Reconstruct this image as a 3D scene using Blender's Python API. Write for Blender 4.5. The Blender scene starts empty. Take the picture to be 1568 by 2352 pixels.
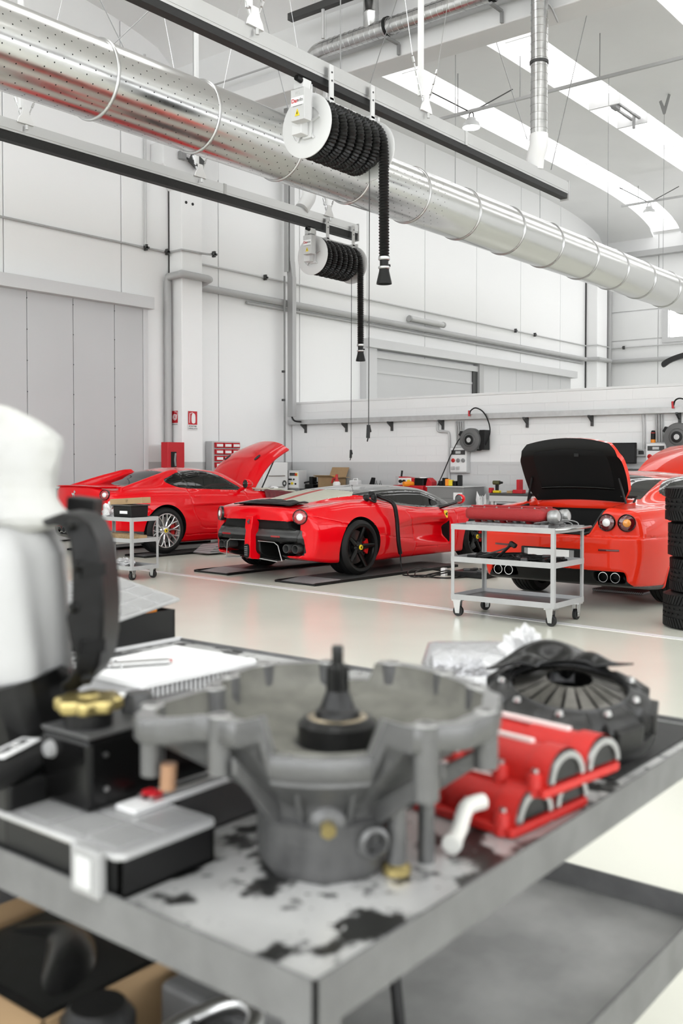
import bpy, bmesh, math, random
import numpy as np
from mathutils import Vector, Matrix
PI = math.pi
SC = bpy.context.scene
COL = SC.collection
rnd = random.Random(7)

# ------------------------------------------------------------------ camera
F = 2287.0; CH = 1.45; AZ = math.radians(38.5); PITCH = math.radians(1.5)
SHP = 114.0 - F*math.tan(PITCH)
FWD = np.array([math.cos(AZ)*math.cos(PITCH), math.sin(AZ)*math.cos(PITCH), -math.sin(PITCH)])
RGT = np.array([math.sin(AZ), -math.cos(AZ), 0.0])
UPV = np.cross(RGT, FWD)
CAM = np.array([0.0, 0.0, CH])
cam = bpy.data.cameras.new('camera')
camo = bpy.data.objects.new('camera', cam); COL.objects.link(camo)
R3 = Matrix((RGT, UPV, -FWD)).transposed()
camo.matrix_world = Matrix.Translation(CAM) @ R3.to_4x4()
cam.sensor_fit = 'AUTO'; cam.sensor_width = 36.0; cam.lens = F/2352*36.0
cam.shift_y = -SHP/2352.0
cam.clip_start = 0.05; cam.clip_end = 200
cam.dof.use_dof = True; cam.dof.focus_distance = 12.6; cam.dof.aperture_fstop = 3.4
SC.camera = camo

# ------------------------------------------------------------------ light
w = bpy.data.worlds.new('sky'); SC.world = w; w.use_nodes = True
bg = w.node_tree.nodes['Background']
bg.inputs[0].default_value = (0.96, 0.98, 1.0, 1); bg.inputs[1].default_value = 3.1
SC.view_settings.view_transform = 'Standard'; SC.view_settings.look = 'None'
SC.view_settings.gamma = 1.0; SC.view_settings.use_curve_mapping = False
SC.view_settings.exposure = 0.68
SC.cycles.max_bounces = 6; SC.cycles.diffuse_bounces = 4; SC.cycles.glossy_bounces = 3; SC.cycles.transparent_max_bounces = 10; SC.cycles.caustics_reflective = False; SC.cycles.caustics_refractive = False
SKYLIGHT = 1.9       # radiance of the translucent skylight panes
LAMP = 12.0          # radiance of the pendant lamps

# ------------------------------------------------------------------ pixel -> place
def ray(u, v): return FWD + RGT*(u-784)/F + UPV*(1176-SHP-v)/F
def atz(u, v, z=0.0): r = ray(u, v); return CAM + r*(z-CH)/r[2]
def atx(u, v, x): r = ray(u, v); return CAM + r*x/r[0]
def aty(u, v, y): r = ray(u, v); return CAM + r*y/r[1]
def atd(u, v, d): return CAM + ray(u, v)*d

# ------------------------------------------------------------------ materials
MATS = {}
def mat(name, col=(.8,.8,.8), rough=.5, metal=0.0, coat=0.0, var=0.0, vscale=6.0, bump=0.0, bscale=60.0,
        emit=None, trans=0.0, ior=1.45, alpha=1.0, col2=None, spec=.5, rvar=0.0, stretch=None, detail=4.0):
    m = bpy.data.materials.new(name); m.use_nodes = True
    nt = m.node_tree; b = nt.nodes['Principled BSDF']
    if isinstance(col, (int, float)): col = (col, col, col)
    b.inputs['Base Color'].default_value = (*col, 1); b.inputs['Roughness'].default_value = rough
    b.inputs['Metallic'].default_value = metal; b.inputs['Coat Weight'].default_value = coat
    b.inputs['Coat Roughness'].default_value = .04
    b.inputs['Transmission Weight'].default_value = trans; b.inputs['IOR'].default_value = ior
    b.inputs['Alpha'].default_value = alpha; b.inputs['Specular IOR Level'].default_value = spec
    if var or bump or rvar or col2:
        tc = nt.nodes.new('ShaderNodeTexCoord'); vec = tc.outputs['Object']
        if stretch:
            mp = nt.nodes.new('ShaderNodeMapping'); mp.inputs['Scale'].default_value = stretch
            nt.links.new(vec, mp.inputs['Vector']); vec = mp.outputs['Vector']
        nz = nt.nodes.new('ShaderNodeTexNoise'); nz.inputs['Scale'].default_value = vscale; nz.inputs['Detail'].default_value = detail
        nt.links.new(vec, nz.inputs['Vector'])
        if var or col2:
            cr = nt.nodes.new('ShaderNodeValToRGB'); c2 = col2 or tuple(c*(1-var) for c in col)
            cr.color_ramp.elements[0].position = .35; cr.color_ramp.elements[1].position = .65
            cr.color_ramp.elements[0].color = (*c2, 1); cr.color_ramp.elements[1].color = (*col, 1)
            nt.links.new(nz.outputs['Fac'], cr.inputs['Fac']); nt.links.new(cr.outputs['Color'], b.inputs['Base Color'])
        if rvar:
            mr = nt.nodes.new('ShaderNodeMapRange'); mr.inputs['To Min'].default_value = max(.02, rough-rvar); mr.inputs['To Max'].default_value = rough+rvar
            nt.links.new(nz.outputs['Fac'], mr.inputs['Value']); nt.links.new(mr.outputs['Result'], b.inputs['Roughness'])
        if bump:
            n2 = nt.nodes.new('ShaderNodeTexNoise'); n2.inputs['Scale'].default_value = bscale; nt.links.new(vec, n2.inputs['Vector'])
            bp = nt.nodes.new('ShaderNodeBump'); bp.inputs['Strength'].default_value = bump; bp.inputs['Distance'].default_value = .01
            nt.links.new(n2.outputs['Fac'], bp.inputs['Height']); nt.links.new(bp.outputs['Normal'], b.inputs['Normal'])
    if emit:
        b.inputs['Emission Color'].default_value = (*emit[0], 1); b.inputs['Emission Strength'].default_value = emit[1]
    MATS[name] = m
    return m
def two_sided(name, outer, inner):
    """painted sheet metal: paint outside, dark lining inside"""
    m = bpy.data.materials.new(name); m.use_nodes = True; nt = m.node_tree
    b = nt.nodes['Principled BSDF']; out = nt.nodes['Material Output']
    b.inputs['Base Color'].default_value = (*outer[0], 1); b.inputs['Roughness'].default_value = outer[1]
    b.inputs['Coat Weight'].default_value = outer[2]; b.inputs['Specular IOR Level'].default_value = .06; b.inputs['Coat Roughness'].default_value = .03; b.inputs['Coat IOR'].default_value = 1.32
    d = nt.nodes.new('ShaderNodeBsdfDiffuse'); d.inputs['Color'].default_value = (*inner, 1)
    g = nt.nodes.new('ShaderNodeNewGeometry'); mx = nt.nodes.new('ShaderNodeMixShader')
    nt.links.new(g.outputs['Backfacing'], mx.inputs[0]); nt.links.new(b.outputs[0], mx.inputs[1]); nt.links.new(d.outputs[0], mx.inputs[2])
    nt.links.new(mx.outputs[0], out.inputs['Surface']); MATS[name] = m
    return m

m_white = mat('white_wall', (.80,.80,.80), .6, var=.04, vscale=.7, bump=.05, bscale=40)
m_cap = mat('white_concrete', (.76,.76,.76), .65, var=.05, vscale=1.2)
m_ceil = mat('ceiling_concrete', (.80,.80,.80), .7, var=.05, vscale=.5, bump=.05, bscale=20)
m_beam = mat('beam_white', (.76,.76,.76), .6, var=.04, vscale=.6)
m_doorgrey = mat('door_grey', (.52,.52,.525), .45, var=.05, vscale=.4)
m_doorframe = mat('door_frame_grey', (.58,.58,.585), .45)
m_black = mat('black_plastic', (.018,.018,.018), .42)
m_blackrub = mat('black_rubber', (.015,.015,.015), .55, var=.3, vscale=30)
m_dark = mat('dark_grey', (.05,.05,.05), .5)
m_midgrey = mat('mid_grey', (.25,.25,.25), .5)
m_lightgrey = mat('light_grey_paint', (.55,.55,.55), .4)
m_whitep = mat('white_paint', (.82,.82,.82), .35)
m_alu = mat('aluminium', (.66,.66,.66), .34, metal=.85, rvar=.08, vscale=3)
m_galv = mat('galvanised_steel', (.62,.62,.62), .22, metal=1, var=.18, vscale=9, rvar=.07, bump=.03, bscale=15)
m_steel = mat('steel', (.55,.55,.55), .3, metal=1, rvar=.08)
m_chrome = mat('chrome', (.8,.8,.8), .1, metal=1)
m_pipegrey = mat('grey_pipe', (.42,.42,.42), .45)
m_trayg = mat('grey_tray', (.45,.45,.45), .4, metal=.4)
m_red = mat('red_plastic', (.55,.02,.02), .35, coat=.3)
m_redsign = mat('red_sign', (.50,.012,.02), .4)
m_yellow = mat('yellow_plastic', (.8,.6,.02), .4)
m_orange = mat('orange_plastic', (.9,.28,.01), .4)
m_card = mat('cardboard', (.42,.28,.15), .8, var=.12, vscale=5)
m_wood = mat('wood', (.45,.30,.15), .7, var=.35, vscale=8, stretch=(1,9,9))
m_paper = mat('paper', (.82,.82,.82), .6)
m_wire = mat('steel_wire', (.3,.3,.3), .4, metal=.6)
m_skylight = mat('skylight_pane', (.9,.9,.9), .5, emit=((1,1,1), SKYLIGHT))
m_lampglow = mat('lamp_diffuser', (.9,.9,.9), .5, emit=((1,1,1), LAMP))
m_window = mat('window_daylight', (.9,.9,.9), .5, emit=((1,1,1), 4.0))

# ------------------------------------------------------------------ mesh helpers
class MB:
    def __init__(s): s.v = []; s.f = []; s.mi = []; s.cur = 0
    def add(s, vs, fs):
        o = len(s.v); s.v += [tuple(map(float, p)) for p in vs]; s.f += [tuple(i+o for i in f) for f in fs]; s.mi += [s.cur]*len(fs); return s
    def box(s, x0, x1, y0, y1, z0, z1):
        vs = [(x, y, z) for z in (z0, z1) for y in (y0, y1) for x in (x0, x1)]
        return s.add(vs, [(0,2,3,1),(4,5,7,6),(0,1,5,4),(2,6,7,3),(0,4,6,2),(1,3,7,5)])
    def cbox(s, c, d, rot=None):
        hx, hy, hz = d[0]/2, d[1]/2, d[2]/2
        vs = [Vector((x, y, z)) for z in (-hz, hz) for y in (-hy, hy) for x in (-hx, hx)]
        if rot is not None: vs = [rot @ p for p in vs]
        vs = [p+Vector(c) for p in vs]
        return s.add(vs, [(0,2,3,1),(4,5,7,6),(0,1,5,4),(2,6,7,3),(0,4,6,2),(1,3,7,5)])
    def beam(s, p0, p1, w, h, upv=(0,0,1)):
        p0 = Vector(p0); p1 = Vector(p1); d = (p1-p0).normalized(); u = Vector(upv)
        if abs(d.dot(u)) > .99: u = Vector((1,0,0))
        r = d.cross(u).normalized(); u = r.cross(d)
        vs = [p+r*a*w/2+u*b*h/2 for p in (p0, p1) for a, b in ((-1,-1),(1,-1),(1,1),(-1,1))]
        return s.add(vs, [(0,1,2,3),(7,6,5,4),(0,4,5,1),(1,5,6,2),(2,6,7,3),(3,7,4,0)])
    def rings(s, rings, closed=True, cap0=True, cap1=True):
        n = len(rings[0]); vs = [p for r in rings for p in r]; fs = []
        for i in range(len(rings)-1):
            for j in range(n if closed else n-1):
                k = (j+1) % n; fs.append((i*n+j, i*n+k, (i+1)*n+k, (i+1)*n+j))
        if cap0 and closed: fs.append(tuple(range(n-1, -1, -1)))
        if cap1 and closed: fs.append(tuple(range((len(rings)-1)*n, len(rings)*n)))
        return s.add(vs, fs)
    def tube(s, pts, r, n=8, cap=True, closed=False):
        P = [Vector(p) for p in pts]; m = len(P); rs = r if hasattr(r, '__len__') else [r]*m
        T = []
        for i in range(m):
            if closed: t = P[(i+1) % m]-P[i-1]
            else: t = P[min(i+1, m-1)]-P[max(i-1, 0)]
            T.append(t.normalized() if t.length > 1e-9 else Vector((0,0,1)))
        a = Vector((0,0,1)) if abs(T[0].z) < .9 else Vector((1,0,0))
        nrm = (a-T[0]*a.dot(T[0])).normalized(); R = []
        for i in range(m):
            nrm = nrm-T[i]*nrm.dot(T[i])
            nrm = nrm.normalized() if nrm.length > 1e-6 else T[i].orthogonal().normalized()
            b = T[i].cross(nrm)
            R.append([P[i]+(nrm*math.cos(2*PI*j/n)+b*math.sin(2*PI*j/n))*rs[i] for j in range(n)])
        if closed: R.append(R[0]); cap = False
        return s.rings(R, True, cap, cap)
    def cyl(s, p0, p1, r0, r1=None, n=16, cap=True): return s.tube([p0, p1], [r0, r0 if r1 is None else r1], n, cap)
    def lathe(s, prof, n=24, o=(0,0,0), ax=(0,0,1), a0=0.0, a1=2*PI, cap=False):
        ax = Vector(ax).normalized(); e1 = ax.orthogonal().normalized(); e2 = ax.cross(e1); o = Vector(o)
        full = abs(a1-a0-2*PI) < 1e-6; k = n if full else n+1
        R = [[o+ax*z+(e1*math.cos(a0+(a1-a0)*j/n)+e2*math.sin(a0+(a1-a0)*j/n))*r for j in range(k)] for r, z in prof]
        return s.rings(R, full, cap, cap)
    def prism(s, poly, a, b, o=(0,0,0), ex=(1,0,0), ey=(0,1,0), ez=(0,0,1)):
        o, ex, ey, ez = map(Vector, (o, ex, ey, ez)); n = len(poly)
        vs = [o+ex*p[0]+ey*p[1]+ez*t for t in (a, b) for p in poly]
        fs = [tuple(range(n-1,-1,-1)), tuple(range(n, 2*n))]+[(i, (i+1) % n, n+(i+1) % n, n+i) for i in range(n)]
        return s.add(vs, fs)
    def grid(s, fn, nu, nv, cu=False):
        vs = [fn(i/(nu if cu else nu-1), j/(nv-1)) for j in range(nv) for i in range(nu)]; fs = []
        for j in range(nv-1):
            for i in range(nu if cu else nu-1):
                k = (i+1) % nu; fs.append((j*nu+i, j*nu+k, (j+1)*nu+k, (j+1)*nu+i))
        return s.add(vs, fs)
    def mesh(s, name, mats, smooth=None):
        me = bpy.data.meshes.new(name); me.from_pydata(s.v, [], s.f); 
        mats = mats if isinstance(mats, (list, tuple)) else [mats]
        for m in mats: me.materials.append(m)
        if len(mats) > 1: me.polygons.foreach_set('material_index', s.mi)
        bm = bmesh.new(); bm.from_mesh(me); bmesh.ops.recalc_face_normals(bm, faces=bm.faces); bm.to_mesh(me); bm.free()
        if smooth is not None:
            me.shade_smooth()
            if smooth < 179: me.set_sharp_from_angle(angle=math.radians(smooth))
        me.update(); return me
    def build(s, name, mats, parent=None, smooth=None, bevel=0, loc=None, solid=0):
        o = bpy.data.objects.new(name, s.mesh(name, mats, smooth)); COL.objects.link(o)
        if parent is not None: o.parent = parent
        if loc is not None: o.location = loc
        if solid:
            md = o.modifiers.new('thickness', 'SOLIDIFY'); md.thickness = solid; md.offset = 0
        if bevel:
            md = o.modifiers.new('bevel', 'BEVEL'); md.width = bevel; md.segments = 2; md.limit_method = 'ANGLE'; md.angle_limit = math.radians(40)
        return o
def obj_mesh(name, me, parent=None, loc=None, rot=None):
    o = bpy.data.objects.new(name, me); COL.objects.link(o)
    if parent is not None: o.parent = parent
    if loc is not None: o.location = loc
    if rot is not None: o.rotation_euler = rot
    return o
def tag(o, label, cat, group=None):
    o['label'] = label; o['category'] = cat
    if group: o['group'] = group
    return o
def thing(name, label, cat, loc=(0,0,0), rotz=0.0, group=None):
    o = bpy.data.objects.new(name, None); COL.objects.link(o); o.empty_display_size = .1
    o.location = tuple(map(float, loc)); o.rotation_euler = (0, 0, rotz); return tag(o, label, cat, group)
def struct(o, label=None):
    o['kind'] = 'structure'
    if label: o['label'] = label
    return o
def dup(o, parent=None, loc=None, rotz=None, label=None):
    c = o.copy(); COL.objects.link(c); c.parent = parent
    if loc is not None: c.location = tuple(map(float, loc))
    if rotz is not None: c.rotation_euler = (0, 0, rotz)
    if label: c['label'] = label
    for ch in list(o.children): dup(ch, c)
    return c
def text_obj(txt, size, m, name='lettering', parent=None, mw=None, depth=.001, bold=False, align='CENTER'):
    cu = bpy.data.curves.new(name, 'FONT'); cu.body = txt; cu.size = size; cu.extrude = depth; cu.align_x = align; cu.align_y = 'CENTER'
    if bold: cu.offset = size*.018
    t = bpy.data.objects.new(name, cu); COL.objects.link(t)
    dg = bpy.context.evaluated_depsgraph_get(); me = bpy.data.meshes.new_from_object(t.evaluated_get(dg))
    bpy.data.objects.remove(t); bpy.data.curves.remove(cu)
    me.materials.clear(); me.materials.append(m); me.name = name
    if mw is not None: me.transform(mw)
    return obj_mesh(name, me, parent)
def frame(o, ex, ey):
    ex = Vector(ex).normalized(); ey = Vector(ey).normalized(); ez = ex.cross(ey)
    m = Matrix((ex, ey, ez)).transposed().to_4x4(); m.translation = Vector(o); return m
def pchip(xs, ys):
    xs = np.asarray(xs, float); ys = np.asarray(ys, float); h = np.diff(xs); dl = np.diff(ys)/h
    d = np.zeros_like(ys)
    for i in range(1, len(xs)-1):
        if dl[i-1]*dl[i] > 0:
            w1 = 2*h[i]+h[i-1]; w2 = h[i]+2*h[i-1]; d[i] = (w1+w2)/(w1/dl[i-1]+w2/dl[i])
    d[0] = dl[0]; d[-1] = dl[-1]
    def f(x):
        x = np.clip(x, xs[0], xs[-1]); i = np.clip(np.searchsorted(xs, x)-1, 0, len(xs)-2)
        t = (x-xs[i])/h[i]; t2 = t*t; t3 = t2*t
        return (2*t3-3*t2+1)*ys[i]+(t3-2*t2+t)*h[i]*d[i]+(-2*t3+3*t2)*ys[i+1]+(t3-t2)*h[i]*d[i+1]
    return f
def smooth_path(pts, n=6):
    """Catmull-Rom through pts"""
    P = [Vector(p) for p in pts]; P = [P[0]*2-P[1]]+P+[P[-1]*2-P[-2]]; out = []
    for i in range(1, len(P)-2):
        a, b, c, d = P[i-1], P[i], P[i+1], P[i+2]
        for k in range(n):
            t = k/n; out.append(.5*((2*b)+(c-a)*t+(2*a-5*b+4*c-d)*t*t+(3*b-a-3*c+d)*t**3))
    out.append(P[-2]); return out
# ================================================================== THE ROOM
YW = 15.5; XH = 17.55; XE = 34.9
def paint_band(name, up, low, zb):
    m = mat(name, up, .55, bump=.06, bscale=30); nt = m.node_tree; b = nt.nodes['Principled BSDF']
    g = nt.nodes.new('ShaderNodeNewGeometry'); sp = nt.nodes.new('ShaderNodeSeparateXYZ'); lt = nt.nodes.new('ShaderNodeMath'); lt.operation = 'LESS_THAN'; lt.inputs[1].default_value = zb
    mx = nt.nodes.new('ShaderNodeMix'); mx.data_type = 'RGBA'
    nt.links.new(g.outputs['Position'], sp.inputs[0]); nt.links.new(sp.outputs['Z'], lt.inputs[0]); nt.links.new(lt.outputs[0], mx.inputs['Factor'])
    mx.inputs['A'].default_value = (*up, 1); mx.inputs['B'].default_value = (*low, 1)
    nt.links.new(mx.outputs['Result'], b.inputs['Base Color']); return m
m_wallband = paint_band('wall_paint_two_tone', (.84,.84,.84), (.50,.50,.50), 1.46)
m_blockband = paint_band('block_paint_two_tone', (.86,.86,.86), (.64,.64,.64), 1.46)

# floor: grey epoxy, glossy
def floor_mat():
    m = mat('epoxy_floor', (.68,.68,.60), .22, var=.07, vscale=.45, rvar=.07, bump=.02, bscale=6)
    return m
fl = MB(); fl.box(-14, 36, -16, 16.2, -.2, 0); floor = struct(fl.build('floor', floor_mat()), 'pale grey glossy epoxy workshop floor')
p0 = atz(238, 1297.5); p1 = atz(1568, 1468); d = (p1-p0)/np.linalg.norm(p1-p0); p1 = p1+d*3; nrm = np.array([-d[1], d[0], 0])*.055
ln = MB(); ln.prism([(q[0], q[1]) for q in (p0-nrm, p1-nrm, p1+nrm, p0+nrm)], 0.0, .002)
ln.build('painted_line', mat('line_paint', (.84,.84,.84), .3), floor)

# long wall (panels) --------------------------------------------------
wl = MB(); wl.box(-14, 36, YW, YW+.3, 0, 10.6); wall_left = struct(wl.build('wall_left', m_wallband), 'white concrete panel wall with grey painted foot')
js = [2.2, 4.8, 7.4, 9.99, 12.57, 15.19, 17.85, 20.5, 23.15, 25.92, 28.66, 31.47, 34.9]
for a, b in zip(js[:-1], js[1:]):
    q = MB(); q.box(a+.012, b-.012, YW-.04, YW, 0, 10.4); q.build('wall_panel', m_wallband, wall_left, bevel=.008)
YF = YW-.04          # panel face
# end wall ------------------------------------------------------------
we = MB(); we.box(XE+.05, XE+.35, -16, YW, 0, 10.6); wall_back = struct(we.build('wall_back', m_white), 'white panel end wall with high window')
jy = [15.5, 13.35, 12.35, 10.2, 7.6, 5.0, 2.4, -.2]
wa = atx(1535, 775, XE); wb_ = atx(1535, 690, XE); wz0 = wa[2]; wy = wa[1]
for a, b in zip(jy[:-1], jy[1:]):
    for z0, z1 in ((0, wz0-.02), (wz0+.02, 6.9), (6.94, 10.4)):
        if z0 > wz0-.1 and z1 < 7 and a <= wy+.1: continue
        q = MB(); q.box(XE, XE+.05, b+.012, a-.012, z0, z1); q.build('wall_panel', m_white, wall_back, bevel=.008)
wn = MB()
wn.box(XE-.06, XE+.06, wy-5, wy+.22, wz0-.17, wz0); wn.box(XE-.06, XE+.06, wy, wy+.22, wz0, 6.9)
for k in range(1, 4): wn.box(XE-.03, XE+.03, wy-k*1.3-.04, wy-k*1.3+.04, wz0, 6.9)
win = struct(wn.build('window_1', m_doorframe), 'bright high window in the far end wall')
for k in range(4):
    q = MB(); q.box(XE+.0, XE+.02, wy-(k+1)*1.3+.05, wy-k*1.3-.05, wz0, 6.88); q.build('pane', m_window, win)

# unseen walls behind the camera: foot for darker reflections, open band added for daylight -------------------
def daylight_wall(axis, pos, a, b, name, label):
    def bx(u0, u1, z0, z1, d0=-.1, d1=.1): return MB().box(pos+d0, pos+d1, u0, u1, z0, z1) if axis == 'x' else MB().box(u0, u1, pos+d0, pos+d1, z0, z1)
    wl_ = struct(bx(a, b, 0, 3.6).build(name, m_wallband), label)
    bx(a, b, 8.6, 10.6).build('lintel', m_white, wl_)
    n = int((b-a)/3.0)
    for k in range(n+1): u_ = a+(b-a)*k/n; bx(u_-.09, u_+.09, 3.6, 8.6).build('mullion', m_doorframe, wl_)
    bx(a, b, 6.0, 6.12, -.06, .06).build('transom', m_doorframe, wl_)
daylight_wall('x', -13.9, -15.9, 15.4, 'wall_front', 'unseen white wall behind the photographer, its open band added for daylight')
daylight_wall('y', -15.9, -13.9, 34.8, 'wall_right', 'unseen white wall right of the photographer, its open band added for daylight')
# column and capital ---------------------------------------------------
def column(x0, x1, y0, zt, cx0, cx1, zc0, zc1, name, label):
    q = MB(); q.box(x0, x1, y0, YF, 0, zt); c = struct(q.build(name, m_wallband, bevel=.02), label)
    q = MB(); q.prism([(cx0, zc1), (cx0, zc0+.4), (x0-.002, zc0), (x1+.002, zc0), (cx1, zc0+.4), (cx1, zc1)], y0-.005, YF, ex=(1,0,0), ey=(0,0,1), ez=(0,1,0))
    q.build('capital', m_cap, c, bevel=.02)
    q = MB()
    for hx in (.12, .3): q.cyl((x0+hx, y0-.012, zc0-.25), (x0+hx, y0+.02, zc0-.25), .03, n=10)
    q.build('bolt_hole', m_black, c)
    return c
column(13.78, 14.35, 15.07, 8.25, 13.3, 14.82, 6.95, 7.8, 'column', 'white concrete column carrying the red fire signs')
column(33.46, 34.3, 15.0, 9.0, 32.9, 34.6, 8.3, 9.0, 'column', 'white concrete column in the far corner')
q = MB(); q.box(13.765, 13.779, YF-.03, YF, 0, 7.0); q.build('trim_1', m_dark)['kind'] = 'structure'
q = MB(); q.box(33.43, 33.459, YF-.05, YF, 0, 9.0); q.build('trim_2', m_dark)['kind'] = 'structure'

# girder -----------------------------------------------------------------
def girder(x0, x1, z0, z1, label):
    q = MB(); q.prism([(x0, z0), (x1, z0), (x1, z0+.3), (x1-.14, z0+.5), (x1-.14, z1), (x0+.14, z1), (x0+.14, z0+.5), (x0, z0+.3)], -14, YF, ex=(1,0,0), ey=(0,0,1), ez=(0,1,0))
    return struct(q.build('trim_3', m_beam, bevel=.02), label)
girder(13.8, 14.35, 8.25, 9.9, 'deep white concrete girder under the roof')

# vaulted roof with skylight strips ------------------------------------------
def roofz(x, x0, x1):
    e = np.minimum((x-x0)/5.0, (x1-x)/5.0); e = np.clip(e, 0, 1)
    return 9.45+.75*np.sqrt(np.clip(1-(1-e)**2, 0, 1))+.05*np.sin(PI*(x-x0)/(x1-x0))
strips = [(12.55, 13.55), (9.72, 10.82), (6.1, 7.25), (2.6, 3.75), (-.9, .25), (-4.4, -3.25), (-7.9, -6.75), (-11.4, -10.25)]  # first three are in view; the rest carry on unseen, added for light
def bay(x0, x1, sx0, sx1, name, label, strips):
    ym = [YW+.1]
    for a, b in strips: ym += [b, a]
    ym += [-14.0]
    N = 48; xs = [x0+(x1-x0)*i/N for i in range(N+1)]; ch = None
    q = MB()
    for k in range(len(ym)-1):
        ya, yb = ym[k], ym[k+1]
        if k % 2 == 0: q.grid(lambda s, t: (x0+(x1-x0)*s, ya+(yb-ya)*t, float(roofz(x0+(x1-x0)*s, x0, x1))), N+1, 2)
        else:
            for xa, xb in ((x0, sx0), (sx1, x1)):
                if xb-xa > .02: q.grid(lambda s, t: (xa+(xb-xa)*s, ya+(yb-ya)*t, float(roofz(xa+(xb-xa)*s, x0, x1))), 8, 2)
    c = struct(q.build(name, m_ceil, smooth=60), label)
    for a, b in strips:
        for yy, nm in ((a, 'curb'), (b, 'curb')):
            g = MB(); g.grid(lambda s, t: (sx0+(sx1-sx0)*s, yy+(b-yy+.0 if False else 0), float(roofz(sx0+(sx1-sx0)*s, x0, x1))+.42*t), N, 2); g.build(nm, m_whitep, c, solid=.03)
        g = MB()
        for xx in (sx0, sx1):
            z = float(roofz(xx, x0, x1)); g.box(xx-.02, xx+.02, a, b, z, z+.42)
        g.build('curb', m_whitep, c)
        np_ = 6
        for i in range(np_):
            xa, xb = sx0+(sx1-sx0)*i/np_+.03, sx0+(sx1-sx0)*(i+1)/np_-.03
            g = MB(); g.grid(lambda s, t: (xa+(xb-xa)*s, a+(b-a)*t, float(roofz(xa+(xb-xa)*s, x0, x1))+.40), 10, 2); g.build('skylight_pane', m_skylight, c)
            if i:
                g = MB(); z = float(roofz(xa-.03, x0, x1)); g.box(xa-.05, xa-.01, a, b, z+.30, z+.42); g.build('glazing_bar', m_lightgrey, c)
    return c
bay(14.2, 34.95, 16.2, 34.8, 'ceiling', 'grey vaulted concrete ceiling with bright skylight strips', strips[:4])
bay(-7.0, 13.95, -6.0, 11.0, 'ceiling', 'grey concrete ceiling of the nearer bay', [(8.4, 9.9), (-.4, 1.1), (-8.4, -6.9)])  # skylight strips of this bay are unseen, added for overhead light

# door_1 : big sliding door on the left ----------------------------------------
dr = MB(); dr.box(5.4, 13.0, YF-.10, YF-.04, .02, 4.55); door1 = struct(dr.build('door_1', m_dark), 'tall grey panelled sliding door at the left')
dj = [5.4, 6.38, 7.36, 8.36, 9.36, 10.35, 11.33, 12.28, 12.98]
for a, b in zip(dj[:-1], dj[1:]):
    q = MB(); q.box(a+.006, b-.006, YF-.14, YF-.09, .03, 4.55); q.build('door_panel', m_doorgrey, door1, bevel=.006)
q = MB(); q.box(12.98, 13.10, YF-.15, YF, .02, 4.5); q.build('door_edge', m_doorframe, door1, bevel=.006)
q = MB(); q.box(4.5, 13.14, YF-.30, YF, 4.47, 4.70); q.build('door_header', m_doorframe, door1, bevel=.006)
q = MB()
for a in dj[1:-1]:
    for z in np.arange(.5, 4.5, .55): q.cyl((a+.0, YF-.143, z), (a+.0, YF-.139, z), .012, n=6)
q.build('rivet_row', m_dark, door1)

# door_2 : roller door behind the partition --------------------------------------
q = MB(); q.box(20.2, 32.22, YF-.3, YF, 4.37, 4.60); door2 = struct(q.build('door_2', m_doorframe, bevel=.006), 'grey roller door behind the half-height wall')
q = MB(); q.box(20.2, 20.66, YF-.2, YF, 0, 4.37); q.build('door_jamb', m_doorframe, door2, bevel=.006)
q = MB(); q.box(25.75, 26.0, YF-.22, YF, 0, 4.37); q.build('door_jamb', m_pipegrey, door2, bevel=.006)
q = MB(); q.box(20.66, 25.75, YF-.16, YF-.05, 4.14, 4.3); q.build('lintel', m_lightgrey, door2)
q = MB(); q.box(20.66, 25.5, YF-.1, YF-.06, 0, 4.14); q.build('door_curtain', m_doorgrey, door2)
q = MB(); q.box(20.66, 25.5, YF-.12, YF-.1, 3.76, 3.82); q.build('door_rail', m_lightgrey, door2)
q = MB(); q.box(25.5, 25.75, YF-.14, YF, 0, 4.2); q.build('door_jamb', m_dark, door2)
dj = [26.0, 27.1, 28.2, 29.3, 30.4, 31.3, 32.1]
for a, b in zip(dj[:-1], dj[1:]):
    q = MB(); q.box(a+.006, b-.006, YF-.1, YF-.04, 0, 4.37); q.build('door_panel', m_doorgrey if False else m_doorframe, door2, bevel=.006)

# partition wall : painted blocks -------------------------------------------------
q = MB(); q.box(XH+.012, XH+.2, -12, YF-.02, 0, 2.83); part = struct(q.build('wall_partition', m_blockband), 'half-height white painted block wall behind the cars')
q = MB(); q.box(XH-.01, XH+.22, -12, YF-.02, 2.8, 2.85); q.build('coping', m_white, part, bevel=.01)
bl = MB(); bl.box(-.1, .012+.004, -.2494, .2494, -.0987, .0987); blm = bl.mesh('block', m_blockband)
bmesh_b = bmesh.new(); bmesh_b.from_mesh(blm); bmesh.ops.translate(bmesh_b, verts=bmesh_b.verts, vec=(.1,0,0)); bmesh_b.to_mesh(blm); bmesh_b.free()
nb = 0
for r in range(13, 1, -1):
    z = .2*r+.1
    if z > 2.79: continue
    y = YF-.28-(r % 2)*.25
    while y > 5.9:
        o = obj_mesh('block', blm, part, (XH, y, z)); nb += 1; y -= .5
# plain run of the same blocks towards the near end
q = MB(); q.box(XH, XH+.02, -12, 5.6, .2, 2.79); q.build('block_run', m_blockband, part)

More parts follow.
